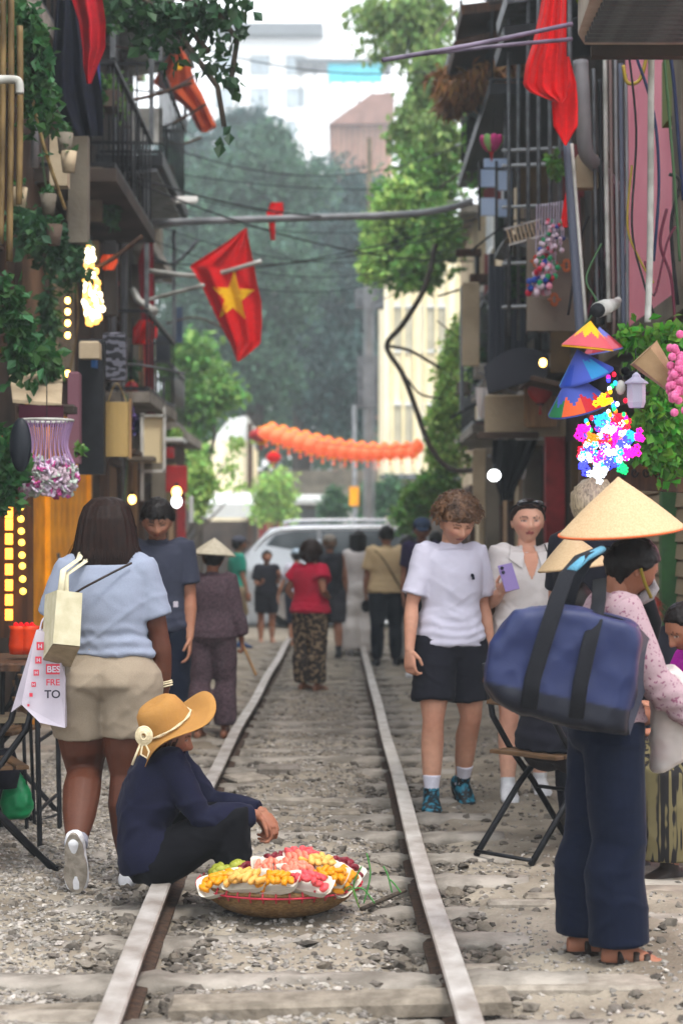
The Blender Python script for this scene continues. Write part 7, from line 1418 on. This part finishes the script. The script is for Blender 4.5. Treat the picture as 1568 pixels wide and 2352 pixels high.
# extra clutter on both walls: pipes, boxes and brackets, each of its own
for i in range(22):
    sx = -1 if i % 2 else 1; Z = rg.uniform(13.5, 25); X = (2.28 if sx < 0 else 1.98); z = rg.uniform(2.4, 6.2); kind_ = i % 4
    if kind_ == 0:
        t = thing('air_conditioner', 'white air conditioner box fixed to the wall of the %s row' % ('left' if sx < 0 else 'right'), 'air conditioner', (sx*X, Z, z), group='air conditioners on the %s row' % ('left' if sx < 0 else 'right')); MB().slab((sx*(X-.16), Z, z), (.3, .75, .5), bev=.02).build('casing', pvc_w, t); MB().lathe([(.001, 0), (.18, 0), (.18, .02), (.001, .02)], (sx*(X-.16), Z-.39, z), 16, R=rotm(math.pi/2, 0, 0)).build('fan_grille', steel_g, t)
    elif kind_ == 1: cable('pipe', [(sx*(X-.05), Z, z-2.0), (sx*(X-.05), Z, z), (sx*(X-.05), Z+.15, z+.4), (sx*(X-.05), Z+.2, z+2)], .03, pvc, 'grey drain pipe running up the wall of the %s row' % ('left' if sx < 0 else 'right'), group='drain pipes on the %s row' % ('left' if sx < 0 else 'right'), cat='pipe')
    elif kind_ == 2: MB().slab((sx*(X-.25), Z, z), (.55, 1.0, .04), R=rotm(0, sx*.25, 0), bev=.01).build('sheet_awning', (steel_g, wood_d, w_brown)[i % 3], None, label='small sheet awning sticking out of the %s row' % ('left' if sx < 0 else 'right'), cat='awning', group='small sheet awnings on the %s row' % ('left' if sx < 0 else 'right'))
    else: MB().slab((sx*(X-.08), Z, z), (.16, .3, .42), bev=.01).build('meter_box', w_grey, None, label='grey electric box on the wall of the %s row' % ('left' if sx < 0 else 'right'), cat='box', group='electric boxes on the %s row' % ('left' if sx < 0 else 'right'))

# planters, small lanterns and boards on the balconies and facades
def side(sx): return 'left' if sx < 0 else 'right'
pots = {}
def planter(sx, X, Z, z, k):
    key = (sx, k)
    if key not in pots:
        t = thing('planter', 'small planter with drooping leaves on the balconies of the %s row' % side(sx), 'planter', (sx*X, Z, z), group='planters on the balconies of the %s row' % side(sx))
        MB().slab((sx*X, Z, z), (.16, .30, .14), bev=.015).build('pot', (w_brown, pvc_w, w_grey)[k], t); leaves('plant', [((sx*X, Z, z+.16), (.16, .24, .14), 120), ((sx*(X-.08), Z, z-.06), (.10, .20, .16), 60)], .055, (g_mid, g_dark, g_lime)[k], t, seed=90+k+sx, droop=.7, kind='stuff'); pots[key] = t
    else: copy_tree(pots[key], loc=(sx*X, Z, z))
for i in range(30):
    sx = -1 if i % 2 else 1; lv = ((4.3, 7.0) if i % 3 else (2.9, 5.1)) if sx < 0 else (3.15, 5.55); planter(sx, (1.72 if sx < 0 else 1.40)+rg.uniform(-.05, .3), rg.uniform(14.2, 21.5), lv[i % 2 if i % 4 else 0]+rg.uniform(0, .8)*(i % 5 == 0), i % 3)
sl_ = {}
for i in range(9):
    sx = -1 if i % 2 else 1; c = (sx*(2.12-rg.random()*.2-(.15 if sx > 0 else 0)), rg.uniform(14, 20), rg.uniform(2.35, 3.9))
    if sx not in sl_: sl_[sx] = lantern('small red paper lantern hanging among the clutter of the %s row' % side(sx), c, .07, .13, reds, 'small red lanterns on the %s row' % side(sx))
    else: copy_tree(sl_[sx], loc=c)
bc_ = ('#6a5434', '#26344a', '#6a2626', '#7a7264', '#2c4030', '#8f8058')
for i in range(22):
    sx = -1 if i % 2 else 1; Z = rg.uniform(13.6, 26); hh_ = rg.uniform(.25, .8); MB().slab((sx*(2.25-.25*rg.random()-(.0 if sx < 0 else .25)), Z, rg.uniform(2.0, 5.6)), (rg.uniform(.12, .30), .04, hh_*.7), bev=.005).build('hanging_board', mat('board_%d' % (i % 6), C(bc_[i % 6]), .7, c2=tuple(v*.6 for v in C(bc_[i % 6])), scale=6), None, label=('brown', 'navy', 'dull red', 'grey', 'dark green', 'straw coloured')[i % 6]+' small shop board sticking out from the %s row' % side(sx), cat='board', group='small shop boards on the %s row' % side(sx))
for i in range(26):
    sx = -1 if i % 2 else 1; Z = rg.uniform(13.5, 24); X = 2.2-(.0 if sx < 0 else .25); z = rg.uniform(2.6, 6.5); L_ = rg.uniform(.3, .9)
    pts = [(sx*(X-.02), Z, z), (sx*(X-L_*.5), Z+rg.uniform(-.1, .1), z+rg.uniform(-.15, .1)), (sx*(X-L_), Z+rg.uniform(-.2, .2), z+rg.uniform(-.2, .25))]
    cable('bracket', pts, rg.uniform(.008, .02), (black, steel_g, pvc, wood_d)[i % 4], 'thin metal bracket jutting out of the %s row' % side(sx), cat='bracket', group='brackets jutting out of the %s row' % side(sx), k=6)
for i, (px, py, Z, rx, ry, n, m_, lab) in enumerate(((1090, 300, 20, 30, 110, 500, g_mid, 'hanging green creeper beside the dark balconies on the right'), (1180, 620, 17, 22, 60, 200, g_dark, 'dark creeper hanging over the metal shutter'), (1270, 370, 14, 22, 28, 120, g_mid, 'small bush of leaves behind the red flag tail'), (250, 470, 15, 30, 40, 200, g_deep, 'creeper hanging under the black balcony on the left'), (110, 700, 13, 24, 60, 220, g_deep, 'creeper round the lattice window on the left'), (215, 200, 14, 30, 60, 260, g_dark, 'dark leaves behind the navy cloth'), (300, 860, 20, 22, 50, 260, g_deep, 'creeper by the foot of the red banner'))):
    vine(lab, [B(px, py, Z, rx, ry, n), B(px+8, py+ry*.8, Z, rx*.6, ry*.6, n//2)], m_, .07, 300+i, [WP((px, py-ry, Z), (px, py, Z), (px+8, py+ry, Z))], name='creeper', droop=1.0)
# ---------------- car
cp = mat('car_paint', C('#b4b9be'), .3, c2=C('#a9aeb3'), scale=2, metal=.5, spec=.6); cgl = mat('car_glass', (.04, .055, .065), .08, spec=.7); chrome = mat('chrome', C('#d8dadb'), .15, metal=.9); tyre = mat('tyre', C('#17181a'), .85)
cx0 = .55; cy0 = 31.2; car = thing('parked_car', 'silver grey car standing across the end of the alley behind the people', 'car', (cx0, cy0, 0))
def carprof(y, k, zt):
    P = [(-2.33, .45), (-2.36, .75), (-2.30, 1.0), (-2.18, 1.12), (-1.72, 1.60-.0), (-1.35, 1.66), (.2, 1.68), (.72, 1.58), (1.32, 1.10), (2.05, .98), (2.32, .78), (2.36, .45), (1.95, .34), (1.9, .55), (1.45, .78), (1.0, .55), (.95, .32), (-.95, .32), (-1.0, .55), (-1.42, .78), (-1.85, .55), (-1.9, .36)]
    return np.array([(cx0+x*k, y, z*zt) for x, z in P])
ms_ = [carprof(cy0-.90, .97, .97), carprof(cy0-.86, 1, 1), carprof(cy0+.86, 1, 1), carprof(cy0+.90, .97, .97)]
for r_ in (ms_[0], ms_[3]):
    for p in r_:
        if p[2] > 1.05: p[1] += .14 if p[1] < cy0 else -.14
for r_ in (ms_[1], ms_[2]):
    for p in r_:
        if p[2] > 1.05: p[1] += .12 if p[1] < cy0 else -.12
MB().rings(ms_).build('body', cp, car, False)
yb = cy0-.80
MB().prism([(-1.95, 1.14), (-1.62, 1.50), (-1.30, 1.56), (-.95, 1.57), (-.95, 1.14)], (cx0, yb-.01, 0), (1, 0, 0), (0, 0, 1), (0, .05, 0)).build('window', cgl, car); MB().prism([(-.88, 1.14), (-.88, 1.57), (.15, 1.58), (.15, 1.14)], (cx0, yb-.01, 0), (1, 0, 0), (0, 0, 1), (0, .05, 0)).build('window', cgl, car); MB().prism([(.22, 1.14), (.22, 1.57), (.62, 1.52), (1.12, 1.14)], (cx0, yb-.01, 0), (1, 0, 0), (0, 0, 1), (0, .05, 0)).build('window', cgl, car)
MB().prism([(-2.17, 1.14), (-1.76, 1.57), (-1.70, 1.57), (-2.10, 1.14)], (cx0, cy0-.6, 0), (1, 0, 0), (0, 0, 1), (0, 1.2, 0)).build('rear_window', cgl, car)
cable('window_trim', [(cx0+x, yb-.02, z) for x, z in ((1.15, 1.12), (-1.5, 1.11), (-1.9, 1.12), (-2.0, 1.2), (-1.7, 1.52), (-1.3, 1.60), (.2, 1.62), (.7, 1.55))], .022, chrome, parent=car)
for s_ in (-.6, .6): cable('roof_rail', [(cx0-1.5, cy0+s_, 1.68), (cx0-1.3, cy0+s_, 1.74), (cx0+.2, cy0+s_, 1.75), (cx0+.4, cy0+s_, 1.68)], .018, chrome, parent=car)
for wx in (-1.42, 1.45):
    for wy in (cy0-.80, cy0+.80):
        o = MB().lathe([(.001, -.10), (.25, -.10), (.33, -.08), (.35, -.03), (.35, .03), (.33, .08), (.25, .10), (.001, .10)], (cx0+wx, wy, .35), 24, R=rotm(math.pi/2, 0, 0)).build('wheel', tyre, car, True); MB().lathe([(.001, -.02), (.20, -.02), (.22, .0), (.22, .02), (.001, .02)], (cx0+wx, wy-.10*np.sign(cy0-wy), .35), 10, R=rotm(math.pi/2, 0, 0)).build('rim', chrome, o)
MB().slab((cx0-2.30, cy0-.72, 1.0), (.16, .30, .16), bev=.02).build('tail_light', mat('tail_red', C('#d0301c'), .3, emit=.6), car); MB().slab((cx0-2.33, cy0, .55), (.12, 1.6, .22), bev=.03).build('bumper', blk_c, car)
for x in (-.9, .18): MB().box((cx0+x, cy0-.892, .82), (.012, .01, .58)).build('door_gap', black, car)
for x in (-.7, .38): MB().slab((cx0+x, cy0-.90, 1.0), (.16, .03, .03), bev=.008).build('handle', chrome, car)
MB().slab((cx0+.92, cy0-1.0, 1.16), (.14, .16, .14), bev=.03).build('mirror', cp, car)

# ---------------- fruit basket
wick = mat('wicker', C('#8f7048'), .75, c2=C('#64492b'), scale=60, bump=.8, bscale=120, stretch=(1, 1, 3)); bk = thing('fruit_basket', 'round shallow wicker basket with a red laced rim standing between the rails', 'basket', W(640, 2118, 6.95)); bc = np.array(W(641, 2100, 7.12)); bc[2] = .035
bz = bc[2]; Rb = .305
MB().lathe([(.001, -.02), (.17, -.02), (.22, .0), (.27, .035), (.30, .075), (.302, .09), (.285, .088), (.26, .05), (.20, .02), (.001, .01)], (bc[0], bc[1], bz), 48).build('wicker_body', wick, bk, True)
MB().tube([(bc[0]+.302*math.cos(t), bc[1]+.302*math.sin(t), bz+.088) for t in np.linspace(0, 6.283, 61)], .009, 8, False).build('rim', wick, bk, True)
rl = MB()
rl.tube([(bc[0]+.312*math.cos(t), bc[1]+.312*math.sin(t), bz+.078) for t in np.linspace(0, 6.283, 61)], .004, 6, False)
for i in range(40): t = i*.157; rl.tube([(bc[0]+.306*math.cos(t), bc[1]+.306*math.sin(t), bz+.102), (bc[0]+.316*math.cos(t), bc[1]+.316*math.sin(t), bz+.085), (bc[0]+.300*math.cos(t), bc[1]+.300*math.sin(t), bz+.060)], .0035, 5)
rl.build('red_lacing', redp, bk, True)
tr_w = mat('tray_foam', C('#d2cfc2'), .35, c2=C('#bdb9aa'), scale=8); film = None
fm = {'mango': mat('fruit_yellow', C('#c07d10'), .3, c2=C('#c27a08'), scale=22), 'grape': mat('fruit_pink', C('#c4604e'), .35, c2=C('#d88a70'), scale=25), 'melon': mat('fruit_red', C('#b8303a'), .35, c2=C('#d05a58'), scale=25), 'green': mat('fruit_olive', C('#6e7424'), .4, c2=C('#949638'), scale=30), 'dark': mat('fruit_maroon', C('#5b141e'), .35, c2=C('#7c2430'), scale=30), 'peel': mat('fruit_cream', C('#c99f58'), .4, c2=C('#b87c28'), scale=14)}
def tray(label, px, py, Z, kind_, rz, tilt, w_=.175, d_=.115, n=13, roll=0):
    r0_ = random.Random(px*3+py); roll = r0_.uniform(-.3, .3); tilt += r0_.uniform(-.2, .35); rz += r0_.uniform(-.5, .5); Z += .15
    t = thing('fruit_tray', label, 'fruit tray', (0, 0, 0)); q = MB(); q.loft([((0, 0, -.012), w_*.40, d_*.38, X_, Y_), ((0, 0, .014), w_*.5, d_*.5, X_, Y_), ((0, 0, .018), w_*.52, d_*.52, X_, Y_), ((0, 0, .010), w_*.46, d_*.45, X_, Y_), ((0, 0, -.006), w_*.38, d_*.36, X_, Y_)], 20, p=5); q.build('tray', tr_w, t, local=True)
    r_ = np.random.default_rng(int(px*7+py)); me = None
    pcs = []
    for v in range(3):
        q = MB(); q.ball((0, 0, 0), (.030, .011, .016), 8); x = q.mesh('fruit_piece'); Vv = get_co(x); Vv[:, 2] += .25*Vv[:, 0]**2/.02*(-1); set_co(x, Vv+.002*np.stack([fbm(Vv, 60, 1, v)]*3, 1)); x.materials.append(fm[kind_]); pcs.append(x)
    if kind_ in ('mango', 'melon', 'peel'):
        for v in range(3):
            U_, F_ = ico(2); q_ = fastmesh('fruit_piece', np.sign(U_)*np.abs(U_)**.75*np.array([.024, .013, .012])*(1+.22*vnoise(U_, 2.2, v+int(px)))[:, None], np.array(F_), True); q_.materials.append(fm[kind_]); pcs[v] = q_
    for i in range(n):
        a = (i % 7)/6-.5; b = (i//7-.6)*.5; o = link('fruit_piece', pcs[i % 3], None, t, local=True); o.location = (a*w_*.72+r_.normal()*.003, b*d_*.55+r_.normal()*.004, .020+.020*(1-4*a*a)+r_.random()*.008); o.rotation_euler = (r_.normal()*.25, r_.normal()*.2, 1.57+a*.5+r_.normal()*(.25 if kind_ == 'grape' else 1.2))
    px = 641+(px-641)*.93; py = 2008+(py-2005)*.60+2; t.location = W(px, py, Z); t.rotation_euler = (tilt*.8, roll, rz); return t
for a_ in (('yellow mango pieces in a tray at the left rim of the basket', 500, 2045, 6.78, 'mango', .2, .45), ('tray of yellow pieces leaning in the front left of the basket', 565, 2035, 6.72, 'peel', -.35, .7), ('long white tray tilted at the front middle of the basket', 640, 2045, 6.70, 'mango', .05, .75), ('pink pomelo pieces in an oval tray in the middle of the heap', 622, 2000, 6.85, 'grape', .0, .55), ('pink pomelo tray leaning right of the middle one', 685, 2005, 6.82, 'grape', .5, .6), ('white tray lying on top of the heap', 690, 1972, 6.95, 'grape', .35, .35), ('tray of cream and orange pieces at the top right of the heap', 740, 1985, 6.92, 'peel', .45, .6), ('red melon pieces spilling at the front right of the basket', 715, 2045, 6.72, 'melon', .1, .5), ('yellow mango tray near the right rim', 760, 2030, 6.80, 'mango', -.2, .6), ('white tray standing at the right front of the basket', 790, 2035, 6.82, 'mango', 1.0, .7), ('dark red fruit in a wrapped tray at the far right of the heap', 795, 1995, 7.05, 'dark', -.3, .4), ('dark red fruit behind the pink trays at the top of the heap', 645, 1970, 7.05, 'dark', .2, .3), ('dark red plums at the left between the green and pink fruit', 580, 2005, 6.95, 'dark', .1, .5), ('red fruit tray topping the heap', 705, 1955, 7.02, 'melon', 0, .3)):
    tray(*a_)
gf_ = thing('guava_heap', 'heap of glossy olive green fruit at the left back of the basket', 'fruit', W(535, 1990, 7.02)); me = MB().ball((0, 0, 0), (.022, .02, .019), 10).mesh('fruit'); me.materials.append(fm['green'])
for i in range(34): t = rg.random()*6.28; r_ = .075*rg.random()**.5; o = link('fruit', me, None, gf_); o.location = W(535, 2010-22*(1-(r_/.08)**2)-rg.random()*8, 7.16)+Vector((r_*math.cos(t), .5*r_*math.sin(t), 0)); o.scale = (rg.uniform(.8, 1.2),)*3; adopt(o, gf_)
cable('grass_stalks', [W(785, 2050, 6.9), W(805, 2035, 6.88), W(815, 2060, 6.88), W(825, 2085, 6.9)], .0025, g_mid, 'green plastic strings trailing from the right rim of the basket', cat='string')
gbl = thing('grass_tuft', 'few thin green grass blades sprouting right of the basket', 'grass', W(850, 2080, 6.95))
for i, pts in enumerate((((820, 2070), (812, 2030), (830, 1990)), ((835, 2075), (850, 2010), (842, 1960)), ((790, 2050), (830, 2040), (860, 2075)), ((900, 2050), (890, 2010), (880, 1990)), ((920, 2050), (905, 2030), (895, 2020)), ((560, 2070), (556, 2040), (562, 2010)))): cable('blade', [W(x, y, 6.95) for x, y in pts], .003, mat('grass_green', C('#3f7a3a'), .6), parent=gbl, k=4)
pole2('twig', 'grey stick lying right of the basket', WP((830, 2088, 7.1), (870, 2070, 7.25), (930, 2045, 7.4)), .009, bark, cat='stick')
MB().ball(W(1.0, 1, 7)*0+Vector(W(935, 2292, 5.75)), (.03, .022, .006), 8).build('wrapper', flag_r, None, True, label='scrap of red plastic on the ground at the lower right of the track', cat='litter')

# ---------------- left table, chairs and bags
tbl = thing('cafe_table', 'dark cafe table with a thin black frame at the left edge', 'table', (px2(20, 8.8), 8.8, 0)); MB().slab((px2(30, 8.8), 8.8, pz(1520, 8.8)), (.42, .8, .035), bev=.008).build('tabletop', wood_d, tbl)
for a_, b_ in ((-.1, -.3), (-.1, .3), (.16, -.3), (.16, .3)): MB().tube([(px2(30, 8.8)+a_*1.1, 8.8+b_, 0), (px2(30, 8.8)+a_, 8.8+b_, pz(1532, 8.8))], .012, 6).build('leg', black, tbl)
for z in (.18, .5): MB().tube([(px2(30, 8.8)+.16, 8.5, z), (px2(30, 8.8)+.16, 9.1, z)], .009, 6).build('stretcher', black, tbl)
oj = mat('orange_plastic', C('#c93a12'), .4, c2=C('#a82d0c'), scale=12)
for i, (x, y) in enumerate(((45, 1465), (70, 1460))):
    t = thing('condiment_pot', ('orange red pot on the cafe table, the left one', 'orange red pot on the cafe table next to the shopping bag')[i], 'pot', W(x, 1500, 8.7)); MB().lathe([(.001, 0), (.045, 0), (.05, .04), (.042, .11), (.05, .13), (.001, .13)], W(x, 1502, 8.7), 14).build('pot', oj, t, True)
    for k in range(4): MB().ball(W(x-8+k*6, 1438+(k % 2)*6, 8.7), (.014, .014, .02), 7).build('pepper', flag_r, t, True)
c3 = chair('black folding chair at the lower left edge, its legs splayed', (px2(-22, 8.3), 8.05, 0), math.pi/2+.35)
c4 = copy_tree(c1, loc=(px2(-5, 9.6), 9.5, 0), rz=math.pi/2-.2); c4['label'] = 'second black folding chair behind the one at the lower left edge'
st = thing('side_stool', 'small black wire stool with a pale board seat left of the walking woman', 'stool', (px2(20, 9.1), 9.1, 0)); MB().slab((px2(15, 9.1), 9.1, pz(1648, 9.1)), (.24, .26, .03), bev=.006).build('seat', w_beige, st)
for a_, b_ in ((-1, -1), (-1, 1), (1, -1), (1, 1)): MB().tube([(px2(15, 9.1)+a_*.12, 9.1+b_*.11, 0), (px2(15, 9.1)+a_*.10, 9.1+b_*.10, pz(1655, 9.1))], .009, 6).build('leg', black, st)
gb = thing('carrier_bag', 'green plastic bag hanging between the table legs at the left', 'bag', W(40, 1880, 9.0)); q = MB(); q.loft([(W(38, 1770, 9.0), .02, .02, X_, Y_), (W(38, 1800, 9.0), .045, .04, X_, Y_), (W(40, 1845, 9.0), .075, .06, X_, Y_), (W(38, 1875, 9.0), .06, .05, X_, Y_)], 18); me = remesh(q, .008, 2, 'bag_body'); V = get_co(me); set_co(me, V+get_no(me)*(.012*(1-2*np.abs(fbm(V, 12, 2, 3))))[:, None]); o = link('bag_body', me, mat('film_green', C('#0f8a52'), .3, c2=C('#0a6b3e'), scale=14, trans=.2), None); adopt(o, gb)
gd2 = thing('backpack', 'black backpack hanging on the table frame above the green bag', 'bag', W(12, 1780, 8.9)); q = MB(); q.loft([(W(10, 1720, 8.9), .05, .05, X_, Y_), (W(12, 1770, 8.9), .075, .06, X_, Y_), (W(10, 1810, 8.9), .06, .05, X_, Y_)], 16); q.build('bag_body', blk_c, gd2, True)
ph2 = thing('person', 'person in dark jeans seated at the cafe table, mostly out of view at the left', 'person', (0, 0, 0)); bpy.data.objects.remove(ph2)
# ================================================================ AIR
hm = bpy.data.materials.new('haze'); hm.use_nodes = True; hn = hm.node_tree; hn.nodes.clear()
pv_ = hn.nodes.new('ShaderNodeVolumePrincipled'); pv_.inputs['Color'].default_value = (.82, .9, .95, 1); pv_.inputs['Density'].default_value = .0025; pv_.inputs['Anisotropy'].default_value = .2
ho = hn.nodes.new('ShaderNodeOutputMaterial'); hn.links.new(pv_.outputs[0], ho.inputs['Volume'])
hz = MB().box((0, 290, 28), (900, 800, 60)).build('haze', hm, kind='stuff')
for o in list(bpy.data.objects):
    for k in ('_x', '_s', '_y'):
        if k in o: del o[k]
    if o.parent is None and 'category' in o and 'kind' not in o: o['kind'] = 'thing'
